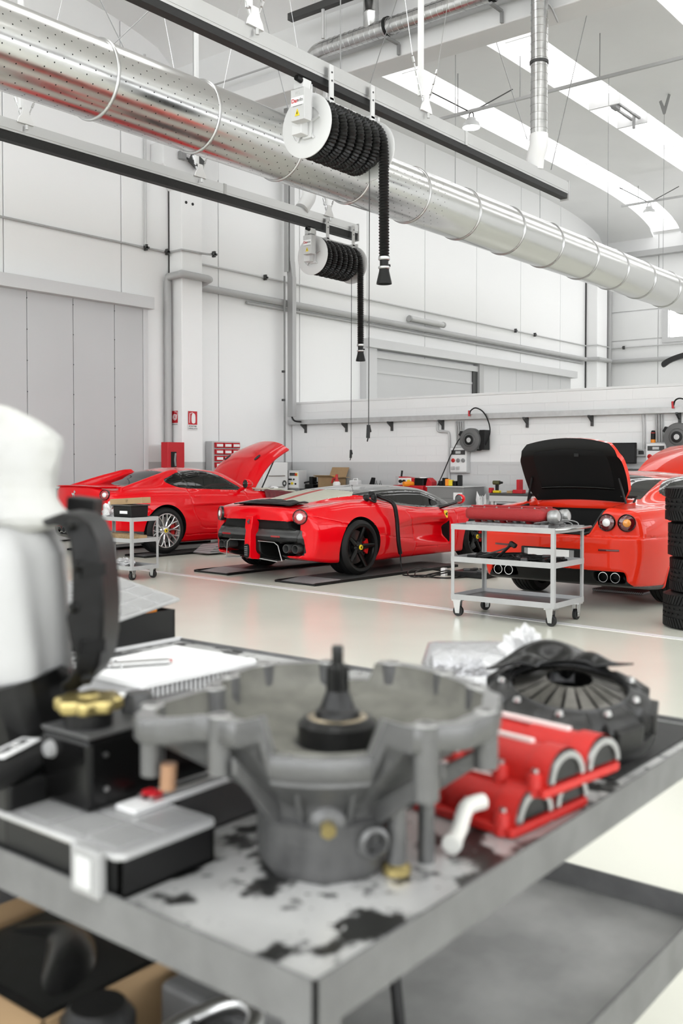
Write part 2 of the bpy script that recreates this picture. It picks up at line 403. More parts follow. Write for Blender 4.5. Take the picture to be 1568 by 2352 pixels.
# pipes, trays and conduits ---------------------------------------------------------
YP = YF-.10
pp = [(13.66, YP, .9), (13.66, YP, 5.1), (13.66, YP-.02, 5.2), (13.68, 14.98, 5.22), (13.74, 14.95, 5.22), (14.38, 14.95, 5.22), (14.46, 14.98, 5.22), (14.48, 15.1, 5.20), (14.48, YP, 5.14), (14.55, YP, 5.12)]
tag(MB().tube(pp+[(33.3, YP, 5.12), (33.4, 14.93, 5.12), (34.35, 14.9, 5.12), (34.5, YP-.1, 5.12), (34.78, YP-.2, 5.12), (34.8, 6, 5.12)], .075, 14).build('water_pipe', m_pipegrey, smooth=50), 'thick grey water pipe wrapping round the white columns', 'pipe')
tag(MB().tube([(16.0, YF-.05, 4.98), (33.2, YF-.05, 4.98)], .035, 10).build('water_pipe', m_pipegrey, smooth=50), 'thin grey pipe just under the thick water pipe', 'pipe')
cd1 = tag(MB().tube([(6, YF-.04, 5.70), (13.72, YF-.04, 5.71), (13.74, 15.03, 5.72), (14.40, 15.02, 5.74), (14.62, 15.02, 5.76)], .022, 8).build('conduit', m_pipegrey, smooth=50), 'grey conduit crossing the wall above the sliding door', 'conduit')
cd2 = tag(MB().tube([(14.36, YF-.04, 5.62), (33.4, YF-.04, 5.62), (33.42, 14.96, 5.62), (34.4, 14.96, 5.62), (34.84, 15.3, 5.62), (34.84, 4, 5.62)], .022, 8).build('conduit', m_lightgrey, smooth=50), 'pale conduit running along the wall above the grey water pipe', 'conduit')
xv = aty(327, 500, YW)[0]
tag(MB().tube([(xv, YF-.05, 5.72), (xv, YF-.05, 9.5)], .025, 8).build('conduit', m_lightgrey, smooth=50), 'vertical conduit rising left of the white column', 'conduit')
def clamp(x, y, z, lab, s=.06):
    par = cd1 if x < 14.8 else cd2
    q = MB(); q.box(-s, s, -.05, .03, -.02, .02); q.box(-.02, .02, -.05, .03, -s, s); o = q.build('clamp', m_dark, par); o.location = (x, y, z)
for x, y, z, lab in ((xv, YF-.05, 5.71, 'black clamp where the vertical conduit meets the long conduit'), (13.68, YF-.06, 5.71, 'black clamp on conduit left of the column'), (14.60, 15.0, 5.76, 'black clamp at the conduit end right of the column'),
                     (16.6, YF-.05, 5.62, 'black clamp on pale conduit left of the cable trunk'), (28.2, YF-.06, 5.62, 'left of two black clamps on the far conduit'), (29.5, YF-.06, 5.62, 'right of two black clamps on the far conduit'),
                     (34.82, 14.6, 5.62, 'black clamp on the end wall conduit beside the far column'), (34.82, 12.2, 5.62, 'black clamp on the end wall conduit under the window')): clamp(x, y, z, lab)
# vertical cable trunk in the corner
t = thing('wiring_channel', 'grey vertical metal wiring channel in the wall corner', 'wiring channel', (17.2, YF-.19, 2.5))
MB().box(-.06, .1, -.14, 0, 3.55, 7.0).build('cover', m_trayg, t, bevel=.004)
MB().box(.0, .13, -.16, 0, .0, 3.2).build('cover', m_trayg, t, bevel=.004)
MB().prism([(-.06, 3.55), (.1, 3.55), (.13, 3.2), (.0, 3.2)], -.15, 0, ex=(1,0,0), ey=(0,0,1), ez=(0,1,0)).build('bend', m_trayg, t, bevel=.004)
q = MB()
for z in np.arange(3.7, 6.9, .16): q.box(-.10, -.06, -.1, -.02, z, z+.012)
q.box(-.11, -.09, -.12, 0, 3.3, 7.0); q.build('ladder_side', m_pipegrey, t)
q = MB(); q.tube(smooth_path([(.06, -.08, .1), (.05, -.1, -.02), (.08, -.16, -.1), (.13, -.3, -.12)]), .02, 8); q.build('cable', m_black, t, smooth=60)
MB().cyl((-.13, -.03, -2.4), (-.13, -.03, 3.2), .022, n=8).build('conduit', m_midgrey, t)
MB().box(-.2, -.12, -.05, 0, 1.0, 1.05).build('clamp', m_dark, t); MB().box(-.2, -.12, -.05, 0, 0.35, .4).build('clamp', m_dark, t)

# cable rail on the partition --------------------------------------------------------
t = thing('wall_cable_rail', 'long galvanised cable rail on brackets across the block wall', 'cable rail', (XH, YF, 2.33))
MB().box(-.16, -.01, -22, -.05, .0, .02).build('tray', m_trayg, t)
MB().box(-.17, -.155, -22, -.05, -.005, .10).build('front_lip', mat('galv_lip', (.55,.55,.55), .4, metal=.5, var=.12, vscale=8), t)
for yy in (15.0, 13.8, 12.55, 11.25, 9.3, 7.95, 6.3, 4.7):
    q = MB(); q.prism([(-.19, 0), (-.19, -.03), (-.05, -.12), (-.05, -.2), (0, -.2), (0, 0)], -.02, .02, ex=(1,0,0), ey=(0,0,1), ez=(0,1,0)); o = q.build('bracket', m_dark, t); o.location = (0, yy-YF, 0)
for yy, z1, lab in ((11.25, 2.33, ''),): pass

# spare black lamp high on the column
c = aty(452, 372, 14.9); t = thing('floodlight', 'small black floodlight on top of the white column', 'floodlight', c)
MB().cbox((0,0,0), (.3,.16,.2), Matrix.Rotation(.5, 3, 'Y')).build('housing', m_dark, t, bevel=.01)
MB().cyl((-.1,.05,0), (-.25,.15,.1), .02).build('bracket', m_dark, t)
MB().cbox((-.3,.1,.08), (.14,.1,.16)).build('junction_box', m_midgrey, t, bevel=.01)
# wall lamp (fluorescent tube fitting on far wall)
c = aty(980, 739, YF-.1); t = thing('wall_lamp', 'long grey tube lamp mounted on the far wall', 'lamp', c)
MB().cyl((-.8,0,0), (.8,0,0), .075, n=12).build('tube_housing', m_lightgrey, t, smooth=40)
MB().cyl((-.86,0,0), (-.8,0,0), .085, n=12).build('end_cap', m_pipegrey, t, smooth=40); MB().cyl((.8,0,0), (.86,0,0), .085, n=12).build('end_cap', m_pipegrey, t, smooth=40)
# ================================================================== DUCT, RAILS, HOSE REELS
def duct_mat():
    m = mat('perforated_galvanised_sheet', (.70,.70,.69), .2, metal=1, rvar=.06, vscale=5, bump=.02, bscale=6)
    nt = m.node_tree; b = nt.nodes['Principled BSDF']; tc = nt.nodes.new('ShaderNodeTexCoord'); sp = nt.nodes.new('ShaderNodeSeparateXYZ')
    nt.links.new(tc.outputs['Object'], sp.inputs[0])
    def M(op, a, b2=None):
        n = nt.nodes.new('ShaderNodeMath'); n.operation = op
        for i, x in enumerate((a, b2)):
            if x is None: continue
            if isinstance(x, (int, float)): n.inputs[i].default_value = x
            else: nt.links.new(x, n.inputs[i])
        return n.outputs[0]
    ang = M('ARCTAN2', sp.outputs['Y'], sp.outputs['Z']); a = M('MULTIPLY', ang, .43/.14); x = M('MULTIPLY', sp.outputs['X'], 1/.2)
    best = None
    for off in (0., .5):
        fx = M('SUBTRACT', M('FRACT', M('ADD', x, off+100.)), .5); fa = M('SUBTRACT', M('FRACT', M('ADD', a, off+100.)), .5)
        dd = M('ADD', M('POWER', M('MULTIPLY', fx, .2), 2.), M('POWER', M('MULTIPLY', fa, .14), 2.)); best = dd if best is None else M('MINIMUM', best, dd)
    hole = M('LESS_THAN', best, .008**2)
    side = M('LESS_THAN', sp.outputs['Z'], .22); hole = M('MULTIPLY', hole, side)
    hole = M('MULTIPLY', hole, M('LESS_THAN', sp.outputs['X'], 10.6))
    mx = nt.nodes.new('ShaderNodeMix'); mx.data_type = 'RGBA'; nt.links.new(hole, mx.inputs['Factor'])
    mx.inputs['A'].default_value = (.70,.70,.69,1); mx.inputs['B'].default_value = (.01,.01,.01,1); nt.links.new(mx.outputs['Result'], b.inputs['Base Color'])
    inv = M('SUBTRACT', 1., hole); nt.links.new(inv, b.inputs['Metallic'])
    return m
m_duct = duct_mat()
DY, DZ, DR = 9.06, 5.68, .43
duct = thing('ventilation_duct', 'huge round galvanised ventilation duct crossing the whole workshop', 'duct', (3.0, DY, DZ))
rx = [2.4, 3.93, 5.46, 7.0, 8.52, 10.05, 11.57, 13.08, 14.6, 16.15, 17.7, 19.3, 20.85, 22.4, 24.0, 25.55, 27.1, 28.6]
for a, b in zip(rx[:-1], rx[1:]):
    MB().tube([(a-3, 0, 0), ((a+b)/2-3, 0, 0), (b-3, 0, 0)], DR, 72, cap=False).build('duct_segment', m_duct, duct, smooth=60)
rg = MB(); rg.lathe([(DR-.005, -.02), (DR+.012, -.016), (DR+.02, -.006), (DR+.02, .006), (DR+.012, .016), (DR-.005, .02)], 72, ax=(1,0,0)); rgm = rg.mesh('joint_ring', m_steel, 60)
for a in rx: obj_mesh('joint_ring', rgm, duct, (a-3, 0, 0))

def chain(q, p0, p1, n=7):
    p0, p1 = Vector(p0), Vector(p1)
    for i in range(n):
        a = p0.lerp(p1, i/n); b = p0.lerp(p1, (i+.8)/n); q.tube([a, b], .009 if i % 2 else .016, 5)
def suction_rail(y, x0, x1, za, zb, zc, posts, name_label, seams):
    t = thing('exhaust_rail', name_label, 'rail', (x0, y, za)); L = x1-x0; hh = zc-za
    q = MB(); q.prism([(0, zb-za), (.13, zb-za), (.13, hh), (.0, hh), (.0, hh-.02), (-.006, hh-.02), (-.006, zb-za+.03), (0, zb-za+.03)], 0, L, ex=(0,1,0), ey=(0,0,1), ez=(1,0,0)); q.build('profile', m_alu, t)
    q = MB(); q.prism([(.008, 0), (.12, 0), (.122, zb-za-.001), (.006, zb-za-.001)], 0, L-.02, ex=(0,1,0), ey=(0,0,1), ez=(1,0,0)); q.build('rubber_lip', m_blackrub, t)
    q = MB(); q.box(L, L+.02, -.01, .14, -.02, hh+.02); q.build('end_plate', m_lightgrey, t)
    for s in seams: MB().box(s-x0-.03, s-x0+.03, -.012, .14, zb-za, hh+.004).build('joint_cover', m_lightgrey, t)
    for px, ch in posts:
        k = px-x0
        MB().cbox((k, .065, hh+(9.95-zc)/2+.1), (.055, .055, 9.95-zc-.2)).build('hanger_post', m_whitep, t)
        q = MB(); q.prism([(-.12, 0), (.12, 0), (.10, .06), (.06, .12), (.04, .2), (-.04, .2), (-.06, .12), (-.10, .06)], -.012, .012, o=(k, -.02, hh-.02), ex=(1,0,0), ey=(0,0,1), ez=(0,1,0)); q.build('hanger_bracket', m_whitep, t)
        q = MB(); q.cyl((k, -.05, hh-.04), (k, -.05, hh-.1), .02, n=8); q.build('bolt', m_steel, t)
        if ch:
            for sx in (-1, 1):
                q = MB(); chain(q, (k+sx*.05, 0, hh+.08), (k+sx*.28, .0, hh+.6)); q.tube([(k+sx*.28, 0, hh+.6), (k+sx*1.2, 0, 9.95-za)], .005, 4); q.build('stay_chain', m_steel, t)
    return t
rail1 = suction_rail(6.97, 2.0, 14.44, 5.56, 5.635, 5.82, [(7.35, True), (10.43, True)], 'near aluminium exhaust rail with black slot, high up, in front of the duct', [11.4])
rail2 = suction_rail(11.4, 3.0, 14.83, 5.60, 5.72, 5.88, [(7.69, True), (10.8, True), (13.95, True)], 'far aluminium exhaust rail with black slot, below the duct at left', [11.35])

# hose reel ---------------------------------------------------------------------
def corr(path, r, pitch, n=10, amp=.16):
    """corrugated hose along a path"""
    P = [Vector(p) for p in path]; L = [0]
    for a, b in zip(P[:-1], P[1:]): L.append(L[-1]+(b-a).length)
    m = int(L[-1]/pitch)*2; pts = []; rs = []; j = 0
    for i in range(m+1):
        s = L[-1]*i/m
        while j < len(L)-2 and L[j+1] < s: j += 1
        t = (s-L[j])/max(1e-9, L[j+1]-L[j]); pts.append(P[j].lerp(P[j+1], t)); rs.append(r*(1 if i % 2 else 1-amp))
    return MB().tube(pts, rs, n)
m_hose = mat('corrugated_hose', (.022,.022,.022), .3)
m_reelgrey = mat('reel_grey_paint', (.66,.66,.66), .4)
def make_reel(loc, label, bottom_z, cord_z):
    t = thing('hose_reel', label, 'hose reel', loc, group='ceiling hose reels'); az = -.47; ay = .06; RC = .27
    for x in (.0, 1.15):
        q = MB(); q.lathe([(.07, x), (.20, x-.0), (.20, x-.012), (.33, x-.012), (.345, x-.004), (.345, x+.008), (.33, x+.014), (.07, x+.014)], 48, o=(0, ay, az), ax=(1,0,0)); q.build('flange', m_reelgrey, t, smooth=35)
        q = MB()
        for k in range(5):
            a = 2*PI*k/5+.3; q.beam((x-.012, ay+.05*math.cos(a), az+.05*math.sin(a)), (x-.012, ay+.2*math.cos(a), az+.2*math.sin(a)), .02, .03, (1,0,0))
        q.cyl((x-.03, ay, az), (x+.03, ay, az), .06, n=20); q.build('hub', m_reelgrey, t, smooth=35)
    MB().cyl((.02, ay, az), (1.13, ay, az), .2, n=32).build('drum', m_dark, t, smooth=40)
    path = []; turns = 6
    for i in range(turns*28+8):
        th = 2*PI*i/28; x = .10+.93*(i/(turns*28+7)); path.append((x, ay-RC*math.sin(th), az+RC*math.cos(th)))
    ex, ey, ez = path[-1]
    th0 = 2*PI*(turns*28+7)/28
    zend = bottom_z-loc[2]
    path += [(ex+.01, ay-RC-.005, az-.12), (ex+.015, ay-RC, az-.4), (ex+.01, ay-RC-.01, zend)]
    corr(path, .064, .034, 12, .2).build('hose', m_hose, t, smooth=42)
    hx, hy = ex+.01, ay-RC-.01
    noz = MB(); noz.lathe([(.05, .03), (.05, -.09), (.055, -.12), (.06, -.16), (.088, -.28), (.09, -.30), (.08, -.30), (.05, -.16)], 24, o=(hx, hy, zend)); n_ = noz.build('nozzle', m_black, t, smooth=40)
    MB().lathe([(.066, .01), (.068, .0), (.068, -.02), (.06, -.03)], 24, o=(hx, hy, zend)).build('clamp_ring', m_steel, n_, smooth=40)
    MB().lathe([(.062, -.10), (.068, -.105), (.068, -.12), (.06, -.13)], 24, o=(hx, hy, zend)).build('clamp_ring', m_steel, n_, smooth=40)
    MB().cbox((hx+.085, hy, zend-.075), (.05, .03, .03)).build('latch', m_black, n_, bevel=.006)
    MB().tube([(hx+.08, hy, zend-.2), (hx+.11, hy, zend-.21), (hx+.1, hy, zend-.235), (hx+.075, hy, zend-.22)], .012, 6).build('hook', m_black, n_)
    # frame
    MB().box(.0, 1.2, -.02, .02, -.30, -.13).build('beam', m_reelgrey, t, bevel=.004)
    MB().box(-.04, -.005, -.03, .09, -.62, -.05).build('end_plate', m_reelgrey, t, bevel=.004)
    MB().box(1.18, 1.215, -.03, .09, -.55, -.08).build('end_plate', m_reelgrey, t, bevel=.004)
    q = MB(); q.box(-.16, -.04, .0, .14, -.60, -.46); q.build('axle_bearing', m_reelgrey, t, bevel=.01)
    q = MB(); q.box(-.16, -.02, -.03, .11, -.12, -.02); q.build('motor_bracket', m_reelgrey, t, bevel=.01)
    q = MB(); q.lathe([(.03, 0), (.075, 0), (.075, .07), (.03, .07)], 20, o=(-.1, .03, -.16), ax=(0,1,0)); q.build('chain_wheel', m_steel, t, smooth=40)
    MB().cyl((-.24, .0, -.04), (-.16, .0, -.05), .03, n=14).build('motor_knob', m_black, t, smooth=40)
    cb = MB(); cb.box(-.26, -.14, -.13, .06, -.50, -.17); cb = cb.build('control_box', m_lightgrey, t, bevel=.006)
    MB().box(-.264, -.259, -.12, .05, -.345, -.255).build('label_plate', m_whitep, cb)
    fr = frame((-.266, -.035, -.295), (0,-1,0), (0,0,1))
    text_obj('Dar', .058, m_redsign, parent=cb, mw=fr @ Matrix.Translation((-.034,0,0)), bold=True)
    text_obj('win', .058, m_midgrey, parent=cb, mw=fr @ Matrix.Translation((.040,0,0)), bold=True)
    text_obj('WS', .045, m_lightgrey, parent=cb, mw=frame((-.2615, -.035, -.215), (0,-1,0), (0,0,1)))
    MB().box(-.265, -.261, -.1, .03, -.352, -.348).build('underline', m_midgrey, cb)
    MB().prism([(-.032, 0), (.032, 0), (0, .075)], 0, .004, o=(-.262, -.035, -.455), ex=(0,-1,0), ey=(0,0,1), ez=(-1,0,0)).build('warning_label', m_yellow, cb)
    MB().prism([(-.006, .015), (.006, .015), (.002, .03), (.008, .032), (-.002, .055), (0, .037), (-.006, .035)], 0, .002, o=(-.266, -.035, -.455), ex=(0,-1,0), ey=(0,0,1), ez=(-1,0,0)).build('warning_bolt', m_black, cb)
    for x in (.25, 1.0):
        h = MB().box(x-.035, x+.035, -.09, -.07, -.16, .22).build('hanger', m_reelgrey, t, bevel=.003)
        MB().box(x-.045, x+.045, -.09, .02, -.2, -.13).build('hanger_foot', m_reelgrey, h, bevel=.003)
        q = MB(); q.cyl((x, -.095, .14), (x, -.09, .14), .012, n=6); q.cyl((x, -.095, .05), (x, -.09, .05), .012, n=6); b_ = q.build('bolts', m_dark, h); b_['kind'] = 'stuff'
    cx = .92
    MB().tube([(cx, -.1, -.65), (cx-.015, -.1, cord_z-loc[2])], .006, 5).build('pull_cord', m_dark, t)
    g = MB(); g.cyl((cx-.015, -.1, cord_z-loc[2]+.02), (cx-.025, -.1, cord_z-loc[2]-.13), .022, n=8); g.cyl((cx+.0, -.1, cord_z-loc[2]+.0), (cx+.02, -.1, cord_z-loc[2]-.06), .014, n=8); g.tube([(cx-.025, -.1, cord_z-loc[2]-.13), (cx-.04, -.1, cord_z-loc[2]-.17)], .008, 5); g.build('cord_grip', m_black, t)
    return t
make_reel((8.27, 7.0, 5.56), 'larger-looking hose reel of black hose hanging on the near exhaust rail', 3.80, 1.86)
make_reel((13.62, 11.43, 5.60), 'smaller-looking hose reel of black hose hanging on the far exhaust rail', 3.62, 1.66)

# spiral ducts --------------------------------------------------------------------
def spiral(q, p0, p1, r, pitch=.11):
    p0, p1 = Vector(p0), Vector(p1); L = (p1-p0).length; n = max(2, int(L/pitch)); pts = []; rs = []
    for i in range(n):
        for f, k in ((0, 1.0), (.88, 1.0), (.90, 1.035), (.98, 1.035)): pts.append(p0.lerp(p1, (i+f)/n)); rs.append(r*k)
    pts.append(p1); rs.append(r); q.tube(pts, rs, 20, cap=True); return q
XS = 13.45
t = thing('spiral_duct', 'thin galvanised spiral duct along the girder with two drop pipes', 'duct', (XS, 6.97, 8.6))
spiral(MB(), (0, 4.15, 0), (0, -4.0, .05), .14).build('main_run', m_galv, t, smooth=40)
spiral(MB(), (0, 0, -2.33), (0, 0, -.05), .125).build('drop_pipe', m_galv, t, smooth=40)
MB().tube(smooth_path([(0, 0, -2.3), (.0, 0, -2.45), (.02, .06, -2.6), (.05, .1, -2.76)]), .135, 18).build('white_elbow', m_whitep, t, smooth=40)
MB().tube(smooth_path([(0, 4.1, 0), (.02, 4.3, -.02), (.04, 4.46, -.15), (.05, 4.5, -.35)]), .14, 18).build('elbow', m_galv, t, smooth=40)
spiral(MB(), (.05, 4.5, -.3), (.05, 4.5, -2.2), .125).build('drop_pipe', m_galv, t, smooth=40)
MB().tube(smooth_path([(.05, 4.5, -2.15), (.05, 4.5, -2.45), (-.05, 4.5, -2.6), (-.15, 4.5, -2.72)]), .125, 18).build('white_elbow', m_whitep, t, smooth=40)
spiral(MB(), (.0, 3.1, .0), (.0, 3.1, 1.05), .13, .3).build('riser', m_galv, t, smooth=40)
for yy in (2.75, .8):
    MB().lathe([(.141, -.03), (.155, -.03), (.155, .03), (.141, .03)], 24, o=(0, yy, .02), ax=(0,1,0)).build('clamp_band', m_black, t, smooth=40)
    q = MB(); q.beam((-.05, yy, -.17), (.3, yy, -.17), .05, .04); q.beam((.3, yy, -.17), (.3, yy, -.35), .04, .05); q.build('support_bracket', m_midgrey, t)
MB().lathe([(.126, -.02), (.14, -.02), (.14, .02), (.126, .02)], 24, o=(0, 0, -1.25)).build('clamp_band', m_dark, t, smooth=40)
MB().tube(smooth_path([(.17, .0, -2.6), (.15, .0, -2.2), (.15, 0, -.6), (.16, 0, -.35), (.3, -.02, -.32), (.5, -.05, -.5)]), .015, 6).build('conduit', m_pipegrey, t, smooth=60)
t = thing('power_rail', 'dark horizontal power rail hanging from the ceiling beside the girder', 'rail', (13.2, 9.6, 9.2))
MB().box(-.06, .06, -3.5, 2.05, -.06, .06).build('bar', m_dark, t)
MB().cyl((0, 1.5, .06), (0, 1.5, .8), .02, n=8).build('hanger', m_lightgrey, t)
q = MB(); q.cyl((0, 1.3, -.06), (0, 1.3, -.55), .03, n=8); q.build('drop', m_lightgrey, t)
tag(MB().tube([(13.7, 14.9, 8.75), (13.7, 2, 8.75)], .02, 6).build('conduit', m_pipegrey), 'thin conduit fixed along the white girder face', 'conduit')

# suspension cables ------------------------------------------------------------------
def cable(p0, p1, label, r=.006):
    tag(MB().tube([p0, p1], r, 5).build('suspension_cable', m_wire), label, 'cable', 'thin ceiling suspension cables')
def duct_pt(u):  # top of duct seen at column u
    r = ray(u, 400); x = DY*r[0]/r[1]; return (x, DY, DZ+DR)
for u, lab in ((1045, 'thin cable holding the duct right of the near hose reel'), (1240, 'thin cable holding the duct below the end of the near rail'), (1396, 'thin cable holding the duct below the right skylight'), (445, 'thin cable holding the duct behind the white hanger post')):
    x, y, z = duct_pt(u); cable((x, y, z), (x, y, 9.8), lab)
x = 8.82; cable((x, 7.03, 5.82), (x, 7.03, 9.9), 'white cable rising from the rail above the near hose reel', .007)
for (a, b, y, lab) in (((1210, 320), (1115, 20), 8.2, 'slanting cable left of the vertical spiral duct'), ((1265, 390), (1355, 0), 6.9, 'slanting cable from the near rail end to the ceiling'), ((850, 190), (895, 50), 8.8, 'slanting cable crossing the girder above the hose reel'),
                       ((666, 268), (635, 145), 9.0, 'slanting cable just left of the near hose reel'), ((262, 100), (345, 22), 9.0, 'pale slanting stay above the duct at left'), ((285, 112), (230, 0), 9.4, 'dark slanting cable above the duct at left')):
    pa = Vector(aty(*a, y)); pb = Vector(aty(*b, y)); pb = pa+(pb-pa)*min(3.0, (9.55-pa.z)/max(.2, pb.z-pa.z)); cable(pa, pb, lab)
c = atx(1525, 262, 23.6); cable(c, c+np.array([0,0,-3.8]), 'thin cable hanging at the right edge below the skylight')
q = MB(); q.prism([(-.12, .3), (-.02, 0), (.02, 0), (.14, .45), (.09, .47), (0, .15), (-.08, .32)], -.03, .03, o=c, ex=(.62,-.78,0), ey=(0,0,1), ez=(.78,.62,0)); tag(q.build('cable_hook', m_midgrey), 'grey forked hook on the ceiling at the right edge', 'hook')

# lamps on conduit bars ----------------------------------------------------------------
def lamp(u, v, D, lab):
    c = CAM+ray(u, v)*D; t = thing('pendant_lamp', lab, 'lamp', c, group='ceiling pendant lamps'); r = .2
    MB().lathe([(.02, .2), (.1, .2), (.11, .14), (.17, .10), (.2, .0), (.185, -.0), (.16, .08), (.02, .1)], 28).build('shade', m_lightgrey, t, smooth=40)
    MB().lathe([(.001, .012), (.185, .008), (.185, -.008), (.001, -.012)], 28).build('diffuser', m_lampglow, t, smooth=40)
    MB().tube([(0,-.06,.2), (0,-.05,.3), (0,0,.34), (0,.05,.3), (0,.06,.2)], .012, 6).build('bail', m_dark, t)
    return c
c1 = lamp(1082, 293, 22.0, 'round white pendant lamp on the nearer conduit bar'); c2 = lamp(1490, 490, 31.0, 'round white pendant lamp on the farther conduit bar')
def bar(c, y0, y1, lab):
    t = thing('conduit_bar', lab, 'lamp bar', (c[0], c[1], c[2]+.36))
    MB().box(-.03, .03, y0, y1, -.03, .03).build('bar', m_pipegrey, t)
    for yy, dx in ((.35, 0), (-1.2, 0), (-3.0, 0)):
        if yy > y0: MB().tube([(0, yy, 0), (0, yy, 9.95-c[2]-.2)], .01, 5).build('drop_rod', m_midgrey, t)
    MB().tube([(0, .05, 0), (-.5, .75, .45)], .014, 5).build('stay', m_dark, t); MB().tube([(0, -.1, 0), (.5, -.75, .45)], .014, 5).build('stay', m_dark, t)
bar(c1, -7.5, 1.0, 'long thin conduit bar under the skylights carrying the nearer lamp')
bar(c2, -5.0, .9, 'thin conduit bar near the far wall carrying the farther lamp')
# skylight vent with opener
c = atz(1425, 262, 10.25); t = thing('skylight_vent', 'grey motorised opening vent in the right skylight strip', 'vent', c)
MB().box(-.9, -.84, -.35, .45, -.05, .25).build('frame_bar', m_lightgrey, t); MB().box(.84, .9, -.35, .45, -.05, .25).build('frame_bar', m_lightgrey, t)
q = MB(); q.box(-.8, .8, -.2, -.14, .05, .1); q.build('rail', m_midgrey, t); q = MB(); q.box(-.8, .8, .0, .06, .05, .1); q.build('rail', m_midgrey, t)
MB().cbox((-.5, -.08, .02), (.3, .14, .12)).build('motor', m_midgrey, t, bevel=.01); MB().cbox((.6, -.1, -.05), (.06, .06, .35)).build('arm', m_midgrey, t)
# cable tray high on the end wall
t = thing('wall_cable_rail', 'grey cable tray high on the far end wall', 'cable rail', (XE-.2, 14.6, 8.9))
MB().box(-.1, .18, -9, 0, -.1, .1).build('tray', m_pipegrey, t); q = MB(); q.prism([(0,-.1), (.18,-.1), (.18,-.45)], -.03, .03, ex=(1,0,0), ey=(0,0,1), ez=(0,1,0)); o = q.build('bracket', m_dark, t); o.location = (0, -3.1, 0)
MB().cyl((34.7, 15.1, 0), (34.7, 15.1, 9.0), .09, n=12).build('trim_4', m_pipegrey, smooth=50)['kind'] = 'structure'
# ================================================================== IMPLICIT SURFACE TOOLS
def smin(a, b, k): 
    h = np.clip(.5+.5*(b-a)/k, 0, 1); return b*(1-h)+a*h-k*h*(1-h)
def smax(a, b, k): return -smin(-a, -b, k)
def lut(xs, ys, n=2048):
    f = pchip(xs, ys); a, b = xs[0], xs[-1]; tab = f(np.linspace(a, b, n)).astype(np.float32); sc = (n-1)/(b-a)
    def g(x):
        t = np.clip((x-a)*sc, 0, n-1.001); i = t.astype(np.int32); t = t-i; return tab[i]*(1-t)+tab[i+1]*t
    return g
def sstep(x, a, b):
    t = np.clip((x-a)/(b-a), 0, 1); return t*t*(3-2*t)
def surfnet(f, lo, hi, h, lip=1.7):
    B = 8; lo = np.array(lo, float); hi = np.array(hi, float); nb = np.ceil((hi-lo)/(h*B)).astype(int)
    cs = [lo[a]+(np.arange(nb[a])+.5)*B*h for a in range(3)]; X, Y, Z = np.meshgrid(*cs, indexing='ij')
    fc = f(X, Y, Z); V = np.empty(tuple(nb*B+1), np.float32)
    r = np.repeat(np.repeat(np.repeat(np.sign(fc), B, 0), B, 1), B, 2)
    V[:-1,:-1,:-1] = r; V[-1,:,:] = 1; V[:,-1,:] = 1; V[:,:,-1] = 1
    act = np.argwhere(np.abs(fc) < B*h*.87*lip); k = np.arange(B+1)
    for c in range(0, len(act), 400):
        A = act[c:c+400]; base = lo+A*B*h
        gx = base[:,0,None,None,None]+k[None,:,None,None]*h+np.zeros((1,1,B+1,B+1)); gy = base[:,1,None,None,None]+k[None,None,:,None]*h+np.zeros((1,B+1,1,B+1)); gz = base[:,2,None,None,None]+k[None,None,None,:]*h+np.zeros((1,B+1,B+1,1))
        R = f(gx, gy, gz)
        for a, v in zip(A, R): V[a[0]*B:a[0]*B+B+1, a[1]*B:a[1]*B+B+1, a[2]*B:a[2]*B+B+1] = v
    S = V < 0; cnt = np.zeros(tuple(np.array(S.shape)-1), np.uint8)
    offs = [(i, j, l) for i in (0, 1) for j in (0, 1) for l in (0, 1)]; n0, n1, n2 = cnt.shape
    for i, j, l in offs: cnt += S[i:i+n0, j:j+n1, l:l+n2]
    cells = np.argwhere((cnt > 0) & (cnt < 8)); idx = np.full(cnt.shape, -1, np.int64); idx[tuple(cells.T)] = np.arange(len(cells))
    cv = np.stack([V[cells[:,0]+i, cells[:,1]+j, cells[:,2]+l] for i, j, l in offs], 1); O = np.array(offs, float)
    acc = np.zeros((len(cells), 3)); num = np.zeros(len(cells))
    for a in range(8):
        for b in range(a+1, 8):
            if np.abs(O[a]-O[b]).sum() != 1: continue
            va, vb = cv[:,a], cv[:,b]; m = (va < 0) != (vb < 0); t = va[m]/(va[m]-vb[m])
            acc[m] += O[a]+(O[b]-O[a])*t[:,None]; num[m] += 1
    P = lo+(cells+acc/num[:,None])*h; F4 = []
    for ax in range(3):
        b, c = [(1, 2), (2, 0), (0, 1)][ax]; sl0 = [slice(None)]*3; sl1 = [slice(None)]*3; sl0[ax] = slice(0, -1); sl1[ax] = slice(1, None)
        s0, s1 = S[tuple(sl0)], S[tuple(sl1)]; e = np.argwhere(s0 != s1); e = e[(e[:,b] > 0) & (e[:,c] > 0) & (e[:,b] < cnt.shape[b]) & (e[:,c] < cnt.shape[c])]
        sg = s0[tuple(e.T)]; q = []
        for db, dc in ((-1,-1), (0,-1), (0,0), (-1,0)):
            w_ = e.copy(); w_[:,b] += db; w_[:,c] += dc; q.append(idx[tuple(w_.T)])
        q = np.stack(q, 1); q[~sg] = q[~sg][:, ::-1]; F4.append(q)
    F4 = np.concatenate(F4); return newton(f, P, h), F4[(F4 >= 0).all(1)]
def grad(f, P, e=.003):
    return np.stack([f(P[:,0]+e, P[:,1], P[:,2])-f(P[:,0]-e, P[:,1], P[:,2]), f(P[:,0], P[:,1]+e, P[:,2])-f(P[:,0], P[:,1]-e, P[:,2]), f(P[:,0], P[:,1], P[:,2]+e)-f(P[:,0], P[:,1], P[:,2]-e)], 1)/(2*e)
